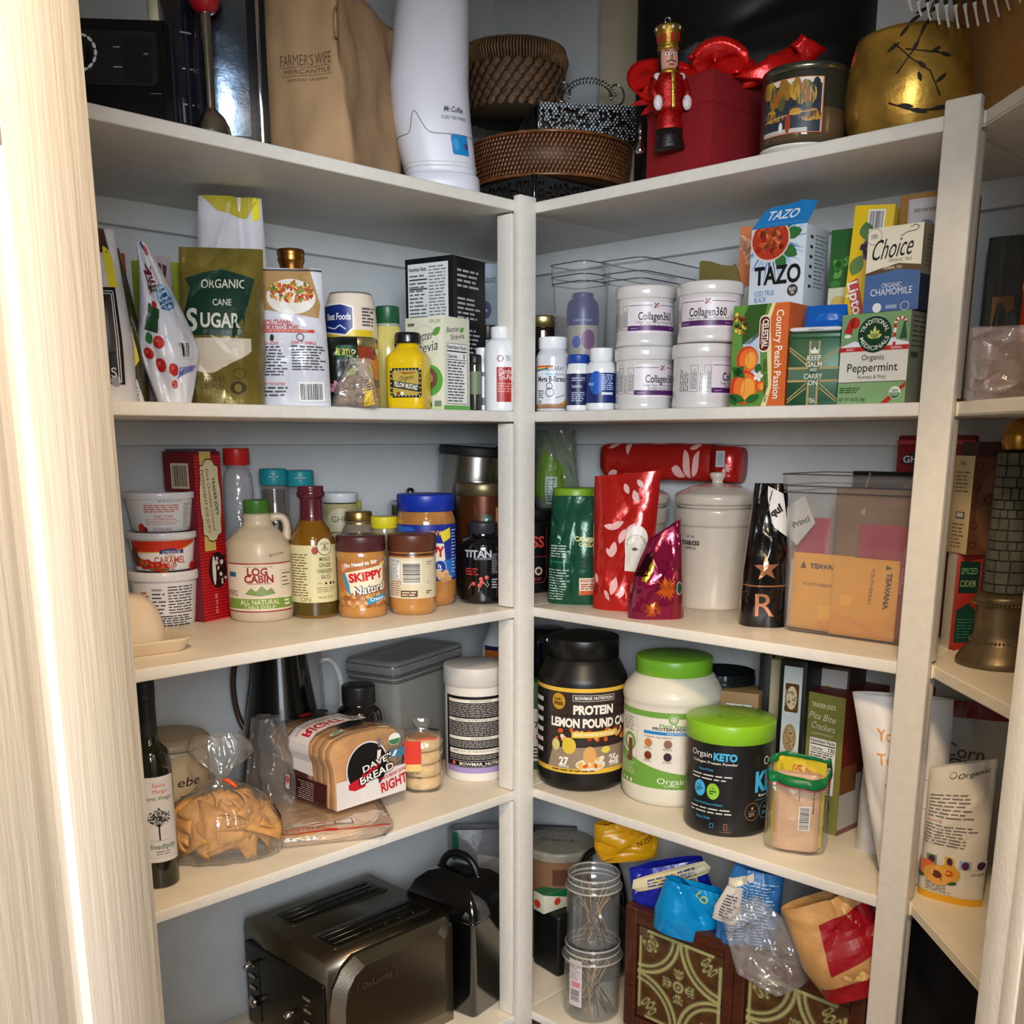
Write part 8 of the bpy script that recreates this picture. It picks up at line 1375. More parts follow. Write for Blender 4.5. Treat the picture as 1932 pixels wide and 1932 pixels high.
wrap('label_print',a,f_cyl(r),t,.004,None,PRINT,off=.0006)
t,r,h=RND('plant_protein_jug','big white plant protein tub with bright green lid and green waves','tub','R',4,1262,184,1255,py=1527,face=-6)
cyl(t,'tub_body',rprof([(0,0),(r*.90,0),(r*.97,.010),(r,.03),(r*.975,.045),(r*.975,h*.70),(r*1.,h*.725),(r*.99,h*.78),(r*.80,h*.875),(r*.72,h*.895)],rr=.016),M((218,212,196),.38,coat=.15),64); lid(t,r*.76,h*.885,h,M((118,176,44),.35,noise=.03)); 
a=ART(); W_=r*1.35; y0,y1=h*.13,h*.67; GR=(110,160,62); YM=y1-y0; a.rect(-W_*.86,y0,W_,y1,(226,220,206)); a.L(); a.rect(-W_*.86,y1-YM*.075,W_,y1,GR); P=[(-W_*.86,y0),(W_,y0)]+[(W_-(W_*1.86)*i/14,y0+YM*(.17+.30*(i/14)**2.2)) for i in range(15)]; a.poly(P,GR); a.L()
a.ell(W_*.10,y1-YM*.085,.010,.010,(226,220,206)); a.L(); a.ring(W_*.10,y1-YM*.085,.0092,.0030,GR); a.ring(W_*.10,y1-YM*.085,.0042,.0014,GR); a.text('Plant Based',W_*.12,y1-YM*.165,.0058,GR,w=W_*.44,bold=.02); a.text('PROTEIN POWDER',W_*.14,y1-YM*.21,.0056,(50,50,46),w=W_*.68,bold=.03); a.rect(-W_*.34,y1-YM*.285,W_*.6,y1-YM*.245,(40,130,196)); a.L(); a.text("WHAT'S INSIDE",W_*.16,y1-YM*.265,.0036,(232,236,240),w=W_*.3); a.frame(-W_*.80,y0+YM*.36,-W_*.46,y0+YM*.92,.0006,(150,146,130)); a.text('Orgain',-W_*.63,y0+YM*.88,.0048,(90,96,80),w=W_*.2); a.greek(-W_*.78,y0+YM*.70,-W_*.5,y0+YM*.85,5,(120,120,104),fill=.35)
for i,(x,y,c_) in enumerate(((-.26,.60,(196,120,50)),(.03,.60,(140,96,80)),(-.26,.435,(120,50,30)),(.03,.435,(60,30,50)))): a.ell(W_*x,y0+YM*y,.0088,.0094,(200,190,170)); a.L(); a.ell(W_*x,y0+YM*y,.0074,.0080,c_); a.lay-=1; a.greek(W_*x-.009,y0+YM*(y-.085),W_*x+.009,y0+YM*(y-.055),2,(90,90,80),fill=.35,seed=i)
a.text('Cleaner Ingredients',-W_*.12,y0+YM*.685,.0034,(60,60,54),w=W_*.42); a.ring(-W_*.62,y0+YM*.56,.018,.006,GR); a.L(); a.rect(-W_*.64,y0+YM*.33,-W_*.55,y0+YM*.60,(110,62,36)); a.ell(-W_*.62,y0+YM*.33,.008,.006,(90,48,28)); a.L(); a.text('Orgain',W_*.10,y0+YM*.12,.0115,(236,236,226),w=W_*.42); a.text('Superfoods',W_*.10,y0+YM*.06,.0036,(220,230,200),w=W_*.22); a.greek(-W_*.8,y0+YM*.13,-W_*.48,y0+YM*.30,7,(206,222,180),fill=.35)
for i in range(3): a.ell(-W_*(.76-.10*i),y0+YM*.055,.0032,.0034,(226,232,216))
wrap('label_print',a,f_cyl(r*.977),t,.004,None,PRINT,off=.0006)
t,r,h=RND('keto_tub','black protein tub with a wide lime green lid in front of the cracker boxes','tub','R',4,1368,162,1372,py=1582,face=4)
cyl(t,'tub_body',rprof([(0,0),(r*.94,0),(r*.98,.008),(r*.98,h*.84)],rr=.006),M((26,26,28),.35,coat=.15),64); lid(t,r*1.01,h*.83,h,M((136,190,40),.3,noise=.02)); a=ART(); a.ring(0,0,r*.30,.0014,(112,160,36)); a.ring(-r*.1,0,r*.16,.0014,(112,160,36)); wrap('embossed_mark',a,f_top(h),t,None,None,PRINT,off=.0003)
a=ART(); W_=r*1.45; BL=(70,176,222); LG=(140,196,60); a.text('Orgain',-W_*.50,h*.735,.0105,(232,232,226),w=W_*.38); a.text('KETO',-W_*.10,h*.725,.0125,BL,w=W_*.36,bold=.05); a.text('Collagen Protein Powder',-W_*.28,h*.665,.0044,(226,226,220),w=W_*.75,bold=.01); a.text('Good Fats',-W_*.40,h*.60,.0046,BL,w=W_*.25); a.greek(-W_*.66,h*.50,W_*.04,h*.565,2,(206,206,200),fill=.35); a.ell(-W_*.50,h*.42,.0115,.0150,BL); a.ell(-W_*.27,h*.41,.0115,.0150,LG); a.L(); a.text('10g',-W_*.50,h*.45,.004,(20,40,50)); a.text('5g',-W_*.27,h*.44,.004,(30,50,20)); a.greek(-W_*.56,h*.39,-W_*.44,h*.43,2,(30,60,80)); a.greek(-W_*.33,h*.38,-W_*.21,h*.42,2,(40,60,20)); a.text('Grass Fed Pasture Raised',-W_*.36,h*.295,.0044,BL,w=W_*.48); a.greek(-W_*.66,h*.20,W_*.04,h*.265,2,(206,206,200),fill=.35,seed=3); a.text('Enjoy Daily',-W_*.42,h*.165,.0044,BL,w=W_*.25); a.frame(-W_*.30,h*.08,-W_*.24,h*.12,.0006,BL); a.frame(-W_*.08,h*.07,-W_*.03,h*.13,.0007,(206,120,80)); a.rect(-W_*.14,h*.05,W_*.03,h*.055,(150,90,60))
x=W_*.66; a.text('Orgain',x+W_*.1,h*.68,.0155,(232,232,226),w=W_*.42); a.text('KETO',x+W_*.12,h*.50,.034,BL,w=W_*.78,bold=.05); a.text('Ketogenic',x-W_*.04,h*.375,.0050,(226,226,220),w=W_*.30,bold=.02); a.rect(x-W_*.26,h*.335,x+W_*.2,h*.339,(120,150,160)); a.ring(x-W_*.30,h*.235,.0145,.0007,(170,120,90),ry=.0165); a.ring(x-W_*.04,h*.235,.0145,.0007,BL,ry=.0165); a.ell(x-W_*.30,h*.265,.0022,.003,(190,130,90)); a.text('10g',x-W_*.04,h*.26,.0048,BL); a.rect(x-W_*.37,h*.235,x-W_*.23,h*.238,(190,160,140)); a.greek(x-W_*.36,h*.19,x-W_*.24,h*.225,2,(190,140,110)); a.greek(x-W_*.1,h*.19,x+W_*.02,h*.225,2,BL)
wrap('label_print',a,f_cyl(r*.98),t,.004,None,PRINT,off=.0006)
# back row of boxes
t,r,h=RND('dark_stock_pot','large dark pot with a glassy side behind the green lidded tubs','pot','R',4,1355,150,1235,d=.265,r=.062); h=.245; cyl(t,'pot_body',rprof([(0,0),(r,0),(r,h*.95),(r*.97,h)],rr=.008),M((60,66,68),.12,metal=.8,noise=.3,scale=12),48)
t,w,d,h=BOX('brown_carton','small brown carton with a nutrition panel behind the lime lidded tub','box','R',4,1420,-12,1350,None,1310,d=.215,dep=.07); body(t,w,d,h,M((160,126,84),.6)); a=ART(); a.facts(-w*.36,h*.4,w*.34,h*.90,seed=4); wrap('front_print',a,f_front(d),t); a=ART(); a.rect(-w*.1,-d*.45,w*.45,-d*.43,(90,60,40)); wrap('lid_seam',a,f_top(h),t)
t,w,d,h=BOX('slim_black_box','slim upright black box between brown carton and cracker box','box','R',4,1442,-12,1419,None,1236,d=.25,dep=.05); body(t,w,d,h,M((20,24,26),.4))
t,w,d,h=BOX('cream_carton','cream carton edge tucked beside the slim black box','box','R',4,1458,-12,1439,None,1246,d=.225,dep=.04); body(t,w,d,h,M((176,164,136),.5))
t,w,d,h=BOX('cracker_box','black cracker box standing on end with cracker photographs on its pale side','box','R',4,1503,-22,1455,1585,1250,d=.175); body(t,w,d,h,M((18,18,20),.4)); a=ART(); a.rect(-w*.34,.002,w*.36,h*.965,(196,206,212)); a.L(); a.rr(0,h*.78,w*.52,h*.17,.003,(90,56,24)); a.L(); a.ell(0,h*.78,w*.20,h*.07,(206,190,160)); a.dots(-w*.15,h*.73,w*.15,h*.83,12,.0026,[(214,180,110),(150,110,60),(226,216,196)]); a.ell(0,h*.54,w*.26,h*.085,(150,130,96)); a.L(); a.dots(-w*.18,h*.48,w*.18,h*.60,30,.0018,[(120,100,70),(176,156,120)]); a.text('CRACKER',-w*.24,h*.78,.003,(226,216,200),w=h*.1,rot=90); wrap('side_print',a,f_front(d),t)
t,w,d,h=BOX('white_snack_box','white snack box with a small food picture lying behind the pita cracker box','box','R',4,1582,-20,1512,1640,1262,d=.25); body(t,w,d,h,M((60,44,30),.5)); a=ART(); a.rect(-w*.45,h*.6,w*.45,h*.98,(206,204,206)); a.L(); a.dots(-w*.2,h*.75,w*.2,h*.88,14,.006,[(206,170,60),(150,110,50),(230,200,110)]); wrap('front_print',a,f_front(d),t)
t,w,d,h=BOX('pita_cracker_box','olive green pita cracker box with a red brown top in front','box','R',4,1577,-30,1500,1672,1318,py=1578); body(t,w,d,h,M((104,34,26),.5)); a=ART(); CR2=(226,220,196); a.rect(-w/2,0,w/2,h,(130,130,66)); a.L(); a.text("TRADER JOE'S",w*.0,h*.915,.0075,CR2,w=w*.56,bold=.02); a.text('Pita Bite',w*.0,h*.835,.012,CR2,w=w*.62,shear=.25,rot=-3); a.text('Crackers',w*.03,h*.765,.012,CR2,w=w*.56,shear=.25,rot=-3); a.text('BAKED WITH SEA SALT',w*.02,h*.71,.0034,CR2,w=w*.5); a.facts(-w*.28,h*.28,w*.36,h*.68,big='130'); wrap('front_print',a,f_front(d),t); a=ART(); a.rect(-d/2,0,-d*.1,h*.42,(196,190,184)); a.poly([(-d/2,0),(d/2,0),(d/2,h*.04),(-d/2,h*.04)],(190,50,40)); a.L(); a.rect(-d*.5,h*.3,-d*.2,h*.5,(130,80,44)); wrap('side_print',a,f_right(w,d),t); a=ART(); a.rect(-w*.45,-d*.02,w*.45,d*.0,(150,80,66)); wrap('lid_seam',a,f_top(h),t)
t,r,h=RND('red_lidded_jar','jar with a red lid behind the white chip bag','jar','R',4,1702,60,1300,d=.17); cyl(t,'jar_body',rprof([(0,0),(r,0),(r,h*.8),(0,h*.8)],rr=.006),M((120,110,100),.2)); lid(t,r*1.02,h*.8,h,M((126,20,26),.4))
# zip bag with packets
P=hitz(1498,1612,ZK[4]); dd=.042; c=P+away(P)*dd*.75; wz=116/F*prj(c)[2]; hz=ztop(c,1455); fz=facing(c)-R(6)
t=thing('noodle_packet','beige packet with a barcode standing inside the green zip bag','packet',c+Vector((0,0,.002))-away(c)*.006,fz+R(2)); p=Pouch(wz*.72,hz*.98,.034,seed=31,top=.4,crease=.004,nf=10,base=.8); obj('packet',p.mesh(),FO((214,176,140),.3,0,.001),t); a=ART(); a.bars(wz*.06,hz*.30,wz*.20,hz*.58,24,horiz=True,bgc=(238,236,230)); 
for i in range(6): a.rect(-wz*(.30-.03*i),.004,-wz*(.298-.03*i),hz*.95,(196,140,110))
a.rect(-wz*.35,0,-wz*.335,hz*.95,(226,200,70)); a.greek(wz*.02,hz*.66,wz*.05,hz*.85,1,(90,70,60),rot90=True); a.greek(wz*.24,hz*.5,wz*.27,hz*.9,1,(90,70,60),rot90=True); wrap('back_print',a,p.fn(),t,.006,.006,PRINT,off=.0006)
t=thing('soup_packet','yellow soup packet folded behind the beige packet in the zip bag','packet',c+away(c)*.020+Vector((0,0,.002)),fz-R(14)); p=Pouch(wz*.88,hz*1.10,.022,seed=33,top=.4,crease=.005,nf=12,base=.6); obj('packet',p.mesh(),FO((214,190,50),.3,0,.001),t); a=ART(); a.poly([(-wz*.1,hz*.9),(wz*.3,hz*.92),(wz*.3,hz*1.04),(-wz*.05,hz*1.08)],(226,196,60)); a.dots(-wz*.05,hz*.92,wz*.2,hz*1.02,14,.006,[(206,140,60),(190,60,40),(230,206,120)]); a.rect(wz*.30,hz*.2,wz*.40,hz*.8,(120,120,60)); wrap('front_print',a,p.fn(),t,.006,.006,PRINT,off=.0006)
t=thing('zip_bag','clear zip bag with a green closure holding two packets','bag',c,fz)
def zr(k,ky,z,s=0,n=1.):
    out=[]
    for i in range(64):
        q=2*PI*i/64; x=wz/2*k*math.copysign(abs(math.cos(q))**.7,math.cos(q)); y=dd*ky*math.copysign(abs(math.sin(q))**.8,math.sin(q)); f=n*(.0035*math.sin(q*5+z*40)+.0025*math.sin(q*9+z*90+2)); out.append(Vector((x*(1+f*6),y+f,z+s*y+n*.0035*math.sin(q*3+1))))
    return out
bm=bmesh.new(); bm_loft(bm,[zr(.86,.75,.001,0,.2),zr(.95,.9,.006,0,.3),zr(.98,.95,hz*.3),zr(.97,.95,hz*.6),zr(.98,.92,hz*.85,.25),zr(1.0,.9,hz*.96,.35)],True,False); obj('film',bm,BAGF,t,ang=.4)
bm=bmesh.new(); bm_loft(bm,[zr(1.0,.9,hz*.955,.35),zr(1.01,.86,hz*1.01,.35),zr(.97,.80,hz*1.075,.35)],False,False); o=obj('green_zip',bm,FILM((22,120,66),.25,.85,bump=0,gloss=.6),t); md=o.modifiers.new('thickness','SOLIDIFY'); md.thickness=.0006
obj('zip_seam',tubem([v for v in zr(1.005,.91,hz*.95,.35)],.0008,6,closed=True),M((190,40,70),.4),t)
# white chip bags
c=hitz(1668,1668,ZK[4]); A2=hitz(1650,1671,ZK[4]); t=thing('white_chip_bag','white chip bag with yellow orange lettering leaning beside the right post','bag',c+Vector((.035,-.012,0)),R(-66))
hw=ztop(c,1335); p=Pouch(.150,hw*1.02,.075,seed=44,top=.4,crease=.009,nf=16,wb=.42,mid=.72,wt=1.0,lean=.03,base=.4,side=-.022); obj('pouch',p.mesh(),FO((222,220,218),.38,0,.001,.03),t)
a=ART(); OC=(216,140,40); a.text("You're",-.014,p.h*.80,.017,OC,w=.060,bold=.01,rot=-4); a.text('Tortilla',-.012,p.h*.68,.017,OC,w=.070,bold=.01); a.line([(-.026,p.h*.60),(.06,p.h*.60)],.0006,(140,130,120)); a.text('CADIA',-.022,p.h*.545,.0062,(110,100,96),w=.030); a.text('ORGANIC',-.018,p.h*.50,.004,(110,100,96),w=.024); a.line([(-.024,p.h*.455),(.06,p.h*.455)],.0006,(140,130,120)); a.ring(.0,p.h*.10,.008,.0012,K_); wrap('front_print',a,p.fn(),t,.007,.007,PRINT,off=.0008,clip=(-p.w/2,0,p.w/2,p.h))
t,p,w,h=POUCH('white_chip_bag','second white chip bag with a black scribble, upright behind the first','bag','R',4,1672,110,1316,.06,FO((200,198,196),.4),d=.18,seed=46,top=.3,wt=.9,crease=.01); a=ART(); a.line([(-w*.4,h*.93),(-w*.2,h*.90),(0,h*.91),(w*.1,h*.95),(w*.12,h*.92),(w*.2,h*.91)],.003,K_); wrap('scribble',a,p.fn(),t,.007,.007,PRINT,off=.0008)
# ---- fourth shelf beyond the right post
t,p,w,h=POUCH('corn_chip_bag','grey white corn chip bag with a dark red top band','bag','C',4,1815,150,1322,.06,FO((190,188,186),.4),d=.155,seed=48,top=.4,crease=.009); a=ART(); a.rect(-w/2,h*.90,w/2,h*1.,(126,16,26)); a.text('Corn',-w*.1,h*.70,.021,(110,80,60),w=w*.46,bold=.01,rot=-6); a.text('Chips',w*.0,h*.61,.021,(110,80,60),w=w*.58,bold=.01,rot=-6); wrap('front_print',a,p.fn(),t,.008,.008,PRINT,off=.0008)
t,p,w,h=POUCH('prune_pouch','tall white prune pouch with apricot picture and yellow foot beyond the right post','bag','C',4,1790,112,1440,.05,FO((222,216,206),.4,0,.001,.03),py=1703,seed=49,top=.3,wt=1.0,crease=.006,nf=12,face=-10,slant=.015)
a=ART(); a.rect(-w/2,0,w/2,h*.055,(226,170,30)); a.greek(-w*.42,h*.62,w*.34,h*.80,7,(110,100,96),fill=.3,seed=2); a.greek(-w*.44,h*.42,w*.36,h*.58,7,(110,100,96),fill=.3,seed=3); a.text('about almonds',-w*.3,h*.60,.0035,(170,60,60),w=w*.25); a.greek(-w*.36,h*.07,w*.06,h*.155,5,(100,90,90),fill=.3,seed=4)
for i,(x,c_) in enumerate(((-.28,(96,150,100)),(.0,(214,180,70)),(.24,(150,180,200)),(.44,(226,220,214)))): a.rect(w*x-.008,h*.285,w*x+.007,h*.345,c_); a.L(); a.ell(w*x,h*.313,.0045,.0062,(84,30,76)); a.lay-=1
a.leaf(-w*.36,h*.18,.024,.006,190,(50,80,40)); a.leaf(-w*.14,h*.18,.026,.006,-10,(50,80,40)); a.L(); a.ell(-w*.34,h*.235,.0155,.0140,(226,120,70)); a.ell(-w*.0,h*.23,.0165,.0140,(222,160,60)); a.L(); a.ell(w*.0,h*.23,.0065,.0055,(200,90,30)); a.ell(-w*.18,h*.20,.0210,.0160,(230,170,84)); a.L(); a.ell(-w*.18,h*.205,.0075,.0060,(104,50,30)); a.text('23 MAY',w*.42,h*.25,.004,K_,w=w*.2); a.text('Organic',w*.2,h*.93,.007,(50,50,54),w=w*.45,shear=.2,rot=8); a.ell(-w*.1,h*.93,.005,.005,(60,60,60)); a.L(); a.ell(-w*.1,h*.93,.0042,.0042,(220,214,206)); wrap('back_print',a,p.fn(),t,.007,.007,PRINT,off=.0008,clip=(-w/2,0,w/2,h))
# ================================================================ BOTTOM SHELF, left
zt=.245; x0,x1,y0,y1=-.405,-.095,.105,.395; P=Vector(((x0+x1)/2,(y0+y1)/2,ZK[5])); w,d,h=x1-x0,y1-y0,zt
t=thing('toaster','brushed steel four slice toaster with two long slots and chrome levers','toaster',P,0)
BS=M((128,120,106),.30,metal=1,noise=.10,scale=60,stretch=(.05,1,1),bump=.0002,bscale=300); DK=M((34,30,26),.3,metal=.6)
def tsec(k,x,rr_=.055): return [(x,y,z) for y,z in [( (cy),(cz)) for cy,cz in [(-d/2*k,.012),(-d/2*k,h*k*.72),]]]
sec_=lambda kd,kh:[(-d/2*kd,.010),(-d/2*kd,h*kh-.030)]+[(-d/2*kd+.030-.030*math.cos(q),h*kh-.030+.030*math.sin(q)) for q in [PI/2*i/6 for i in range(1,7)]]+[(d/2*kd-.030+.030*math.sin(q),h*kh-.030+.030*math.cos(q)) for q in [PI/2*i/6 for i in range(0,7)]]+[(d/2*kd,.010)]
bm=bmesh.new(); bm_loft(bm,[[(x,y,z) for y,z in sec_(1,1)] for x in (-w/2+.004,w/2-.0)]); 
# body is split into the wrap and a recessed top with slots
obj('shell',bm,BS,t,ang=.5)
bm=bmesh.new(); 
# front cover plate with bevelled edge, facing the viewer
px=[(-w/2+.0,.0),(w/2,.0),(w/2,h-.028),(w/2-.022,h-.004),(-w/2+.060,h-.004),(-w/2+.03,h-.022),(-w/2+.008,h-.055),(-w/2,h-.10)]
def inset(poly,k):
    c_=Vector((sum(p[0] for p in poly)/len(poly),sum(p[1] for p in poly)/len(poly))); return [((p[0]-c_.x)*(1-k/(w*.5))+c_.x,(p[1]-c_.y)*(1-k/(h*.5))+c_.y) for p in poly]
bm_loft(bm,[[(x,-d/2+.004,z) for x,z in px],[(x,-d/2-.006,z) for x,z in px],[(x,-d/2-.022,z) for x,z in inset(px,.030)]]); bmesh.ops.recalc_face_normals(bm,faces=bm.faces[:]); obj('front_cover',bm,BS,t,ang=.25)
px2=inset(px,.031)
a=ART(); G1=(214,204,184); 
for s_ in (-1,1): a.ring(.0+s_*.030,h*.60,.018,.0014,G1,a0=(PI*.75 if s_<0 else -PI*.25),a1=(PI*1.25 if s_<0 else PI*.25),n=10)
a.text("De'Longhi",.0,h*.60,.0125,G1,w=.070,bold=.02); wrap('raised_lettering',a,lambda u,v,o:(u-.055,-d/2-.022-o,v+.035),t,None,None,M((190,180,160),.3,metal=1),off=.0010)
for k_,yy in enumerate((-.075,.065)):
    for z_,wd_,dd_,m_ in ((h+.0004,.250,.080,M((120,112,98),.35,metal=1)),(h+.0009,.236,.066,M((10,9,8),.35))):
        bm=bmesh.new(); bm_loft(bm,[[(x+.010,y+yy,z_-.0004) for x,y in rrect(wd_,dd_,.010,5)],[(x+.010,y+yy,z_+.0006) for x,y in rrect(wd_-.003,dd_-.003,.009,5)]]); obj('slot_rim' if z_<h+.0008 else 'slot_well',bm,m_,t)
    for q in (-.019,.0,.019): obj('bread_guide',tubem([(-.100,yy+q,h+.0018),(.118,yy+q,h+.0018)],.0011,6),M((90,80,64),.3,metal=1),t)
    for i in range(6): obj('guide_wire',tubem([(-.085+i*.036,yy-.026,h+.0016),(-.085+i*.036,yy+.026,h+.0016)],.0007,5),M((84,74,60),.3,metal=1),t)
# control end, facing left
obj('control_panel',boxm((-w/2-.004,-d/2+.010,.012),(-w/2+.006,d/2-.010,h-.050),.004,3),M((52,48,42),.3,metal=.8,noise=.1),t)
for yy,zz in ((-.055,.120),(.085,.170)):
    obj('lever_slot',boxm((-w/2-.0048,yy-.002,.03),(-w/2-.0038,yy+.002,h-.068),.0003),M((6,6,6),.4),t)
    obj('lever',tubem([(-w/2+.001,yy,zz),(-w/2-.014,yy-.002,zz-.001),(-w/2-.016,yy-.002,zz-.001),(-w/2-.040,yy-.006,zz-.003)],[.0035,.0035,.0052,.0052],12),CHROME,t)
    for i in range(4):
        o=obj('button',boxm((-w/2-.0075,yy-.042 if yy<0 else yy+.012,h-.098-i*.026),(-w/2-.004,yy-.018 if yy<0 else yy+.034,h-.090-i*.026),.0015,2),STEEL,t)
obj('dial',tubem([(-w/2-.004,.098,.072),(-w/2-.018,.098,.072)],.010,18),STEEL,t)
for x in (-w/2+.03,w/2-.03):
    for y in (-d/2+.03,d/2-.03): cyl(t,'foot',[(0,0),(.012,0),(.012,.011),(0,.011)],BLKM,12,cx=x,cy=y)
# black bread crock with lid
P=hitz(895,1925,ZK[5]); c=P+Vector((.0,.0,0)); t=thing('black_crock','tall glossy black square crock with an arched lid handle beside the toaster','crock',Vector((-.025,.215,ZK[5])),R(-30)); w,d,h=.20,.20,.26; h=ztop(P,1745)
BG=M((8,8,10),.10,coat=.9); w=.19; cpos=P+Matrix.Rotation(R(-45)+0,3,'Z')@Vector((0,0,0)); aa=facing(P)+R(-38); tt=Vector((math.cos(aa),math.sin(aa),0)); nn_=Vector((math.sin(aa),-math.cos(aa),0)); wL=.19; dR=.15
c=P-tt*wL/2-nn_*dR/2; t.location=c; t.rotation_euler=(0,0,aa)
bm=bmesh.new(); bm_loft(bm,[[(x,y,z) for x,y in rrect(wL*k,dR*k,.012,5)] for k,z in ((.95,0),(1,.006),(1,h*.97),(1.03,h*.98),(1.03,h))]); obj('crock_body',bm,BG,t)
bm=bmesh.new(); bm_loft(bm,[[(x,y,z) for x,y in rrect(wL*k,dR*k,.014*k,5)] for k,z in ((1.04,h+.0006),(1.05,h+.006),(.98,h+.028),(.84,h+.052),(.60,h+.070),(.2,h+.078))]); obj('crock_lid',bm,BG,t)
obj('lid_handle',tubem(bez((-.05,-.0,h+.060),(-.045,-.0,h+.125),(.045,0,h+.125),(.05,0,h+.060),18),.008,12),M((14,14,15),.4),t)
for x in (-.05,.05): cyl(t,'handle_rivet',[(0,h+.05),(.010,h+.052),(.010,h+.072),(0,h+.074)],BG,12,cx=x)
t,p,w,h=POUCH('zip_paper_bag','clear zip bag of white paper goods with a green closure behind the black crock','bag','L',5,915,130,1560,.06,FO((120,120,122),.4,0,.002,.1),d=.315,seed=58,top=.5,crease=.012,nf=20); a=ART(); a.rect(-w*.45,h*.55,-w*.36,h*.98,(18,90,60)); a.poly([(-w*.1,h*.60),(w*.5,h*.50),(w*.5,h*.70),(-w*.1,h*.80)],(176,168,160)); wrap('sheet_print',a,p.fn(),t,.008,.008,PRINT,off=.0008)
# snack bag lying at the bottom left
P=Vector((-.58,.20,ZK[5])); t=thing('crumpled_snack_bag','crumpled cream snack bag with black script lying by the door, lowest left','bag',P,R(-14)); bm=bmesh.new(); 
g=[[None]*25 for _ in range(25)]
hb=ztop(hitz(400,1890,ZK[5]+.03),1890) if False else .085
for i in range(25):
    for j in range(25):
        u,v=i/12-1,j/12-1; e=max(0,(1-abs(u)**2.4)*(1-abs(v)**2.4))**.6; g[i][j]=bm.verts.new((u*.15,v*.13,.004+(.050+hb*.5)*e+.012*mnoise.noise(Vector((u*3,v*3,1)))*e+.006*mnoise.noise(Vector((u*9,v*9,4)))))
for i in range(24):
    for j in range(24): bm.faces.new((g[i][j],g[i+1][j],g[i+1][j+1],g[i][j+1]))
bottom=[bm.verts.new((x,y,.0)) for x,y in ((-.14,-.12),(.14,-.12),(.14,.12),(-.14,.12))]; bm.faces.new(bottom[::-1])
obj('pouch',bm,FO((214,196,166),.4,0,.002,.06),t,ang=.5)
a=ART(); a.text('C',.05,-.055,.032,(24,18,16),bold=.03,shear=.3); a.line([(.02,-.07),(-.02,-.09),(-.06,-.085)],.004,(24,18,16)); a.line([(-.12,.02),(-.06,.0),(.0,.015),(.03,.05)],.006,(130,30,26)); wrap('top_print',a,lambda u,v,o:(u,v,.004+(.050+hb*.5)*max(0,(1-abs(u/.15)**2.4)*(1-abs(v/.13)**2.4))**.6+.012*mnoise.noise(Vector((u/.05,v/.0433,1)))*max(0,(1-abs(u/.15)**2.4)*(1-abs(v/.13)**2.4))**.6+.006*mnoise.noise(Vector((u*60,v*69,4)))+o),t,.006,.006,PRINT,off=.003)
# ================================================================ BOTTOM SHELF, right
def stickjar(label,px,wpx,z,yt,r=None,py=None,d=None):
    t,r,h=RND('glass_jar',label,'jar','R',5,px,wpx,yt,py=py,d=d,z=z,r=r,group='stacked glass jars of wooden matches')
    cyl(t,'jar_wall',shell(rprof([(0,0),(r*.86,0),(r*.93,.008),(r*.93,h*.74),(r*1.0,h*.80),(r*1.0,h*.84),(r*.84,h*.88),(r*.92,h*.93),(r*.9,h)],rr=.006),.003),GLASS,48)
    for z_ in (.82,.90,.99): cyl(t,'rim_bead',[((r*(1.0 if z_<.85 else .90)),h*z_-.002),(r*(1.02 if z_<.85 else .93),h*z_),((r*(1.0 if z_<.85 else .90)),h*z_+.002)],FILM((230,226,214),.05,.5,bump=0,gloss=1.8),48)
    return t,r,h
P=hitz(1115,1936,ZK[5]); t1,r1,h1=stickjar('lower glass jar of wooden matches with a price label on its side',1115,112,0,1800,py=1936)
a=ART(); a.rect(-.016,.0,.016,.105,(206,196,196)); a.L(); a.bars(-.010,.012,.010,.038,14,horiz=True,bgc=None,col=(60,56,60)); a.greek(-.013,.06,.013,.10,7,(110,100,104),fill=.25); a.rect(-.008,.044,.012,.056,(206,130,140)); wrap('price_label',a,f_cyl(r1*.935,h1*.22,-.62),t1,.004,None,PRINT,off=.0008)
t2,r2,h2=stickjar('upper glass jar of wooden matches standing on the lower jar',1121,104,h1+.001,1668,r=r1*.93,d=(t1.location.x-SW))
t2.location=t1.location+Vector((0,0,h1+.001))
rd=random.Random(77); SM=M((176,142,96),.6,noise=.1); DKM=M((60,46,36),.5)
for tj,rj,hj,n in ((t1,r1,h1,24),(t2,r2,h2,22)):
    for i in range(n):
        q=rd.uniform(0,2*PI); q2=q+PI+rd.uniform(-.8,.8); ra,rb=rj*rd.uniform(.2,.74),rj*rd.uniform(.2,.74); A_=Vector((ra*math.cos(q),ra*math.sin(q),.006)); B_=Vector((rb*math.cos(q2),rb*math.sin(q2),hj*rd.uniform(.62,.84)))
        o=obj('match_stick',tubem([A_,B_],.0013,5),SM if i%3 else DKM); o.location=tj.location; o.rotation_euler=tj.rotation_euler; tag(o,'wooden match stick leaning inside the '+('lower' if tj is t1 else 'upper')+' glass jar','match','matches in the '+('lower' if tj is t1 else 'upper')+' jar')
t,r,h=RND('black_kettle','black kettle with an arched handle behind the glass jars','kettle','R',5,1128,110,1700,d=.235); cyl(t,'kettle_body',rprof([(0,0),(r,0),(r,h*.7),(r*.7,h*.92),(0,h)],rr=.02),BG); obj('kettle_handle',tubem(bez((-r*.85,0,h*.72),(-r*.9,0,h+.13),(r*.7,0,h+.16),(r*.85,0,h*.72),20),.008,10),BG,t)
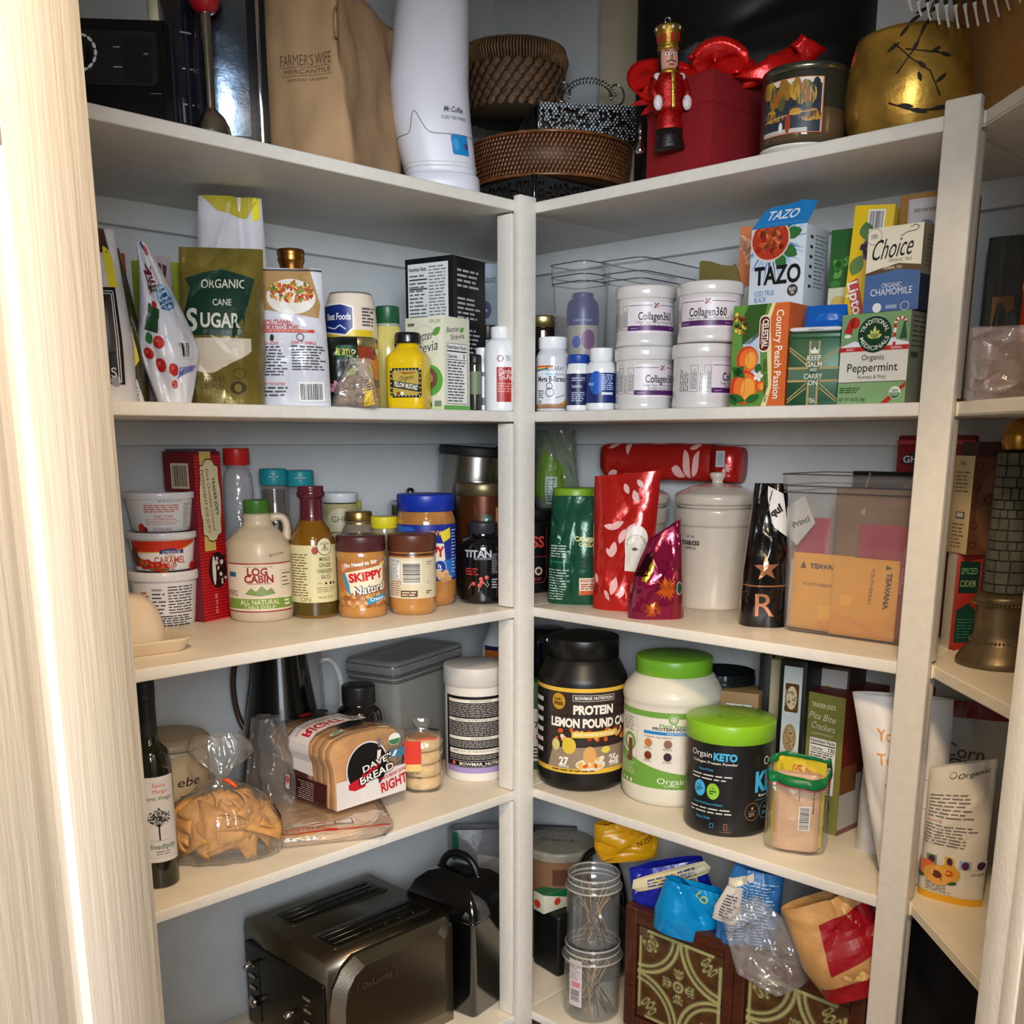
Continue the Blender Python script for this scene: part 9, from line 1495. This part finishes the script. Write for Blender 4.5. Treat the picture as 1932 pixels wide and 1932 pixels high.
t,r,h=RND('paper_lid_tub','round food tub with a printed foil rimmed lid in the bottom corner','tub','R',5,1052,130,1612,d=.24); cyl(t,'tub_body',rprof([(0,0),(r*.85,0),(r*.97,h*.93)],rr=.004),M((126,92,62),.6),48); cyl(t,'rim_roll',rprof([(r*.9,h*.92),(r*1.02,h*.92),(r*1.03,h*.98),(r,h),(0,h+.002)],rr=.003),M((150,142,126),.4,noise=.2,scale=60),48); a=ART(); a.text('Snack',0,0,.02,(90,84,76),w=r*1.1,rot=-12,shear=.2); wrap('lid_print',a,f_top(h+.002),t,None,None,PRINT,off=.0008)
a=ART(); a.rect(-.012,h*.72,.03,h*.86,(84,50,36)); a.rect(-.006,h*.42,.03,h*.64,(104,66,46)); wrap('side_panel',a,f_cyl(lambda z:r*(.85+.12*z/(h*.93))),t,.005,.02,PRINT,off=.001)
t,w,d,h=BOX('checkered_tin','black and grey checkered tin at the back of the bottom shelf corner','tin','R',5,1085,-4,1005,None,1562,d=.318,dep=.012); body(t,w,d,h,M((30,30,32),.5)); a=ART()
for i in range(5):
    for j in range(2): 
        if (i+j)%2==0: a.poly([(-w/2+w*i/5,h*.93-.02*j),(-w/2+w*(i+.5)/5,h*.93-.02*j+.012),(-w/2+w*(i+1)/5,h*.93-.02*j),(-w/2+w*(i+.5)/5,h*.93-.02*j-.012)],(130,130,124))
wrap('checks',a,f_front(d),t)
t,w,d,h=BOX('green_white_box','white and green box with red ovals poking out low in the corner','box','R',5,1026,-50,1006,1072,1712,d=.13,h=.045,z=.150); body(t,w,d,h,M((206,204,184),.5)); a=ART(); a.ell(-w*.1,h*.4,w*.3,h*.22,(196,60,40)); wrap('front_print',a,f_front(d),t); a=ART(); a.ell(d*.05,h*.45,d*.13,h*.2,(196,60,50)); a.poly([(-d*.5,h),(d*.5,h),(d*.5,h*.5)],(20,100,60)); wrap('side_print',a,f_right(w,d),t); a=ART(); a.rect(-w/2,-d/2,w/2,d/2,(20,104,64)); wrap('top_print',a,f_top(h),t); GB=t
t=thing('black_case','black case lying in the corner under the green and white box','case',(GB.location.x,GB.location.y,ZK[5]),GB.rotation_euler[2]); obj('case_body',boxm((-.04,-.02,0),(.05,.07,.149),.008,3),M((10,10,11),.5),t)
# wooden box with ceramic tiles
t=thing('tile_box','dark wooden box with green and gold embossed tiles set in its front','box',Vector((.07+.09,(-.2165-.716)/2,ZK[5])),R(-90)); w=.716-.2165; h=.572-ZK[5]; d=.18; WD=M((74,34,20),.4,noise=.4,scale=18,stretch=(1,6,6),bump=.0006,bscale=60,coat=.2)
obj('box_body',boxm((-w/2,-d/2+.010,0),(w/2,d/2,h-.020),.002,2),WD,t); obj('box_rim',boxm((-w/2-.001,-d/2+.009,h-.0195),(w/2+.001,-d/2+.030,h),.003,2),WD,t)
tl=.190; bz=h-.036-tl
for s in (-1,1):
    cx=s*w*.243; 
    for nm,lo,hi in (('frame_stile',(cx-tl/2-.030,bz-.03),(cx-tl/2-.004,bz+tl+.036)),('frame_stile',(cx+tl/2+.004,bz-.03),(cx+tl/2+.030,bz+tl+.036)),('frame_rail',(cx-tl/2-.0035,bz+tl+.004),(cx+tl/2+.0035,bz+tl+.036)),('frame_rail',(cx-tl/2-.0035,bz-.03),(cx+tl/2+.0035,bz-.004))):
        obj(nm,boxm((lo[0],-d/2,max(0,lo[1])),(hi[0],-d/2+.0098,min(h-.0003,hi[1])),.003,3),WD,t)
    bm=bmesh.new(); N=64; G=[]; 
    def rel(x,y):
        "raised pattern: quarter rings from the corners, leaves, a centre flower"
        v=0; X,Y=abs(x),abs(y)
        rr_=math.hypot(1-X,1-Y); 
        for R0 in (.98,): v=max(v,max(0,1-abs(rr_-R0)/.05),max(0,1-abs(rr_-R0+.13)/.045)*.9)
        r0=math.hypot(x,y); v=max(v,max(0,1-abs(r0-.10)/.035),max(0,1-r0/.05))
        for k in range(4):
            an=PI/2*k; c_,s_=math.cos(an),math.sin(an); u=x*c_+y*s_; q=-x*s_+y*c_
            for dx in (-.09,0,.09):
                e=((u-.27)/.10)**2+((q-dx*(u-.1)*4)/.045)**2; v=max(v,max(0,1-abs(e-.75)/.5)*.9)
        for sx in (-1,1):
            for sy in (-1,1):
                u=(x*sx-.66)*.707+(y*sy-.66)*.707; q=-(x*sx-.66)*.707+(y*sy-.66)*.707
                for dx in (-.12,0,.12): e=((u+.0-abs(dx)*.5)/.14)**2+((q-dx)/.05)**2; v=max(v,max(0,1-abs(e-.75)/.5))
        v=max(v,max(0,1-abs(max(X,Y)-.95)/.045)*(1 if min(X,Y)<.80 else 0)); 
        return v
    cl=bm.loops.layers.float_color.new('Col')
    for i in range(N+1):
        row=[]
        for j in range(N+1): x,y=2*i/N-1,2*j/N-1; v=rel(x,y); row.append((bm.verts.new((cx+x*tl/2,-d/2+.006-.0035*v,bz+tl/2+y*tl/2)),v))
        G.append(row)
    for i in range(N):
        for j in range(N):
            q=(G[i][j],G[i+1][j],G[i+1][j+1],G[i][j+1]); f=bm.faces.new([k[0] for k in q])
            for l,k in zip(f.loops,q):
                n_=.5+.5*mnoise.noise(Vector((k[0].co.x*60,k[0].co.z*60,s*3))); c0=Vector(lin((58+44*n_,40+26*n_,24+14*n_))[:3]); c1=Vector(lin((134,142,96))[:3]); c2=Vector(lin((196,180,120))[:3]); v=k[1]; cc=c0.lerp(c1,min(1,v*2.2)) if v<.45 else c1.lerp(c2,min(1,(v-.45)*1.6)); l[cl]=(cc.x,cc.y,cc.z,1)
    obj('ceramic_tile',bm,M((0,0,0),.22,attr=True,coat=.6,noise=.1),t,ang=1.2)
# bags heaped on the box
def heap(name,label,pxy,d,wpx,hpx,dp,mat,seed,rot=0,tilt=0,cat='bag',art=None,nf=18,crease=.012,wt=.9,wb=.9,base=.8,top=.5,part='pouch',pm=None):
    c=at('R',pxy[0],d,ZK[5]+.1); s_=prj(c)[2]/F; z=ztop(c,pxy[1]); c=c+Vector((0,0,z)); t=thing(name,label,cat,c,facing(c)+R(rot)); t.rotation_mode='XYZ'
    w,h=wpx*s_,hpx*s_; p=Pouch(w,h,dp,seed=seed,top=top,crease=crease,nf=nf,wt=wt,wb=wb,base=base); bm=p.mesh()
    Mx=Matrix.Translation((0,0,h/2))@Matrix.Rotation(R(tilt),4,'Y')@Matrix.Translation((0,0,-h/2)); bm.transform(Mx); obj(part,bm,mat,t,ang=.5)
    if art: f0=p.fn(); wrap('front_print',art(w,h),lambda u,v,o:Mx@f0(u,v,o),t,.007,.007,pm or PRINT,off=.0008,clip=(-w/2,0,w/2,h))
    return t
def aB(w,h): a=ART(); a.bars(w*.10,h*.5,w*.34,h*.82,22,bgc=(176,176,176)); return a
heap('yellow_snack_bag','bright yellow snack bag crumpled above the glass jars','' and 0 or (1174,1618),.15,118,72,.06,FO((222,160,20),.3,0,.0015,.08),61,tilt=-8,art=lambda w,h:(lambda a:(a.text('NUTS',w*.30,h*.5,.010,(60,40,20),w=w*.25,rot=20),a)[1])(ART()))
heap('blue_cookie_bag','royal blue cookie bag lying on the back of the tile box','' and 0 or (1258,1722),.100,150,100,.07,FO((26,36,150),.22,0,.0015,.08),62,tilt=-14,art=aB)
heap('cream_wrapper_roll','cream printed wrapper edge rolled on top of the blue cookie bag',(1256,1665),.075,150,24,.02,FO((214,200,160),.45,0,.0015,.08),68,tilt=-20,crease=.003,art=lambda w,h:(lambda a:(a.greek(-w*.3,h*.2,w*.35,h*.8,3,(60,70,130)),a.dots(-w*.3,h*.2,w*.3,h*.8,8,.004,[(226,196,60)]),a)[2])(ART()))
heap('turquoise_bag','turquoise foil bag bulging over the front edge of the tile box',(1290,1762),.045,120,100,.07,FO((10,136,200),.2,.1,.0015,.08),63,tilt=12,art=lambda w,h:(lambda a:(a.text('LO',w*.15,h*.85,.014,(190,190,80),rot=-30,bold=.03),a)[1])(ART()))
heap('pale_blue_printed_bag','pale blue bag covered in fine white print beside the turquoise bag',(1402,1790),.070,112,160,.06,FO((56,120,180),.28,0,.0015,.08),64,tilt=8,art=lambda w,h:(lambda a:(a.greek(-w*.3,h*.15,w*.42,h*.9,20,(190,210,230),fill=.35),a.poly([(-w*.5,h*.82),(-w*.1,h*.98),(-w*.06,h*.9),(-w*.46,h*.72)],(226,214,186)),a)[2])(ART()),wt=.8)
heap('label_flap','white printed paper flap hanging between turquoise and pale blue bags',(1362,1740),.022,48,70,.012,FO((196,190,182),.5,0,.001,.05),65,tilt=14,crease=.003,art=lambda w,h:(lambda a:(a.greek(-w*.3,h*.15,w*.3,h*.8,8,(80,80,86)),a)[1])(ART()),wt=.6,part='paper')
heap('clear_draped_bag','loose clear plastic bag draped down the front of the tile box',(1428,1868),-.004,150,180,.05,FILM((236,232,230),.08,.12,bump=.004,bscale=35,gloss=2.6),66,tilt=-34,wt=.5,wb=.5,top=.6,crease=.016,nf=26,part='film')
t=heap('pita_bag','bag of pita with a large dark red label leaning on the tile box',(1562,1868),.030,165,188,.085,FO((196,148,92),.35,0,.0015,.22),67,tilt=-26,wt=.9,wb=.8,art=lambda w,h:(lambda a:(a.poly([(-w*.18,h*.30),(w*.5,h*.42),(w*.5,h*.86),(-w*.1,h*.80)],(150,12,28)),a.poly([(-w*.5,0),(w*.5,0),(w*.5,h*.20),(-w*.4,h*.16)],(150,12,28)),a.poly([(w*.28,h*.2),(w*.5,h*.2),(w*.5,h*.42),(w*.34,h*.4)],(150,12,28)),a.L(),a.dots(-w*.1,h*.20,w*.3,h*.27,10,.005,[(230,196,130),(214,170,100)]),a)[-1])(ART()),crease=.008)
t,p,w,h=POUCH('dark_cloth_bag','dark cloth bag filling the bottom shelf beyond the right post','bag','C',5,1800,230,1760,.12,M((22,20,20),.8,noise=.3,scale=30,bump=.003,bscale=40),d=.15,seed=95,top=.7,crease=.02,nf=24)
# a little rubbed dirt where boards meet would be below pixel size; bread crumbs on the boards
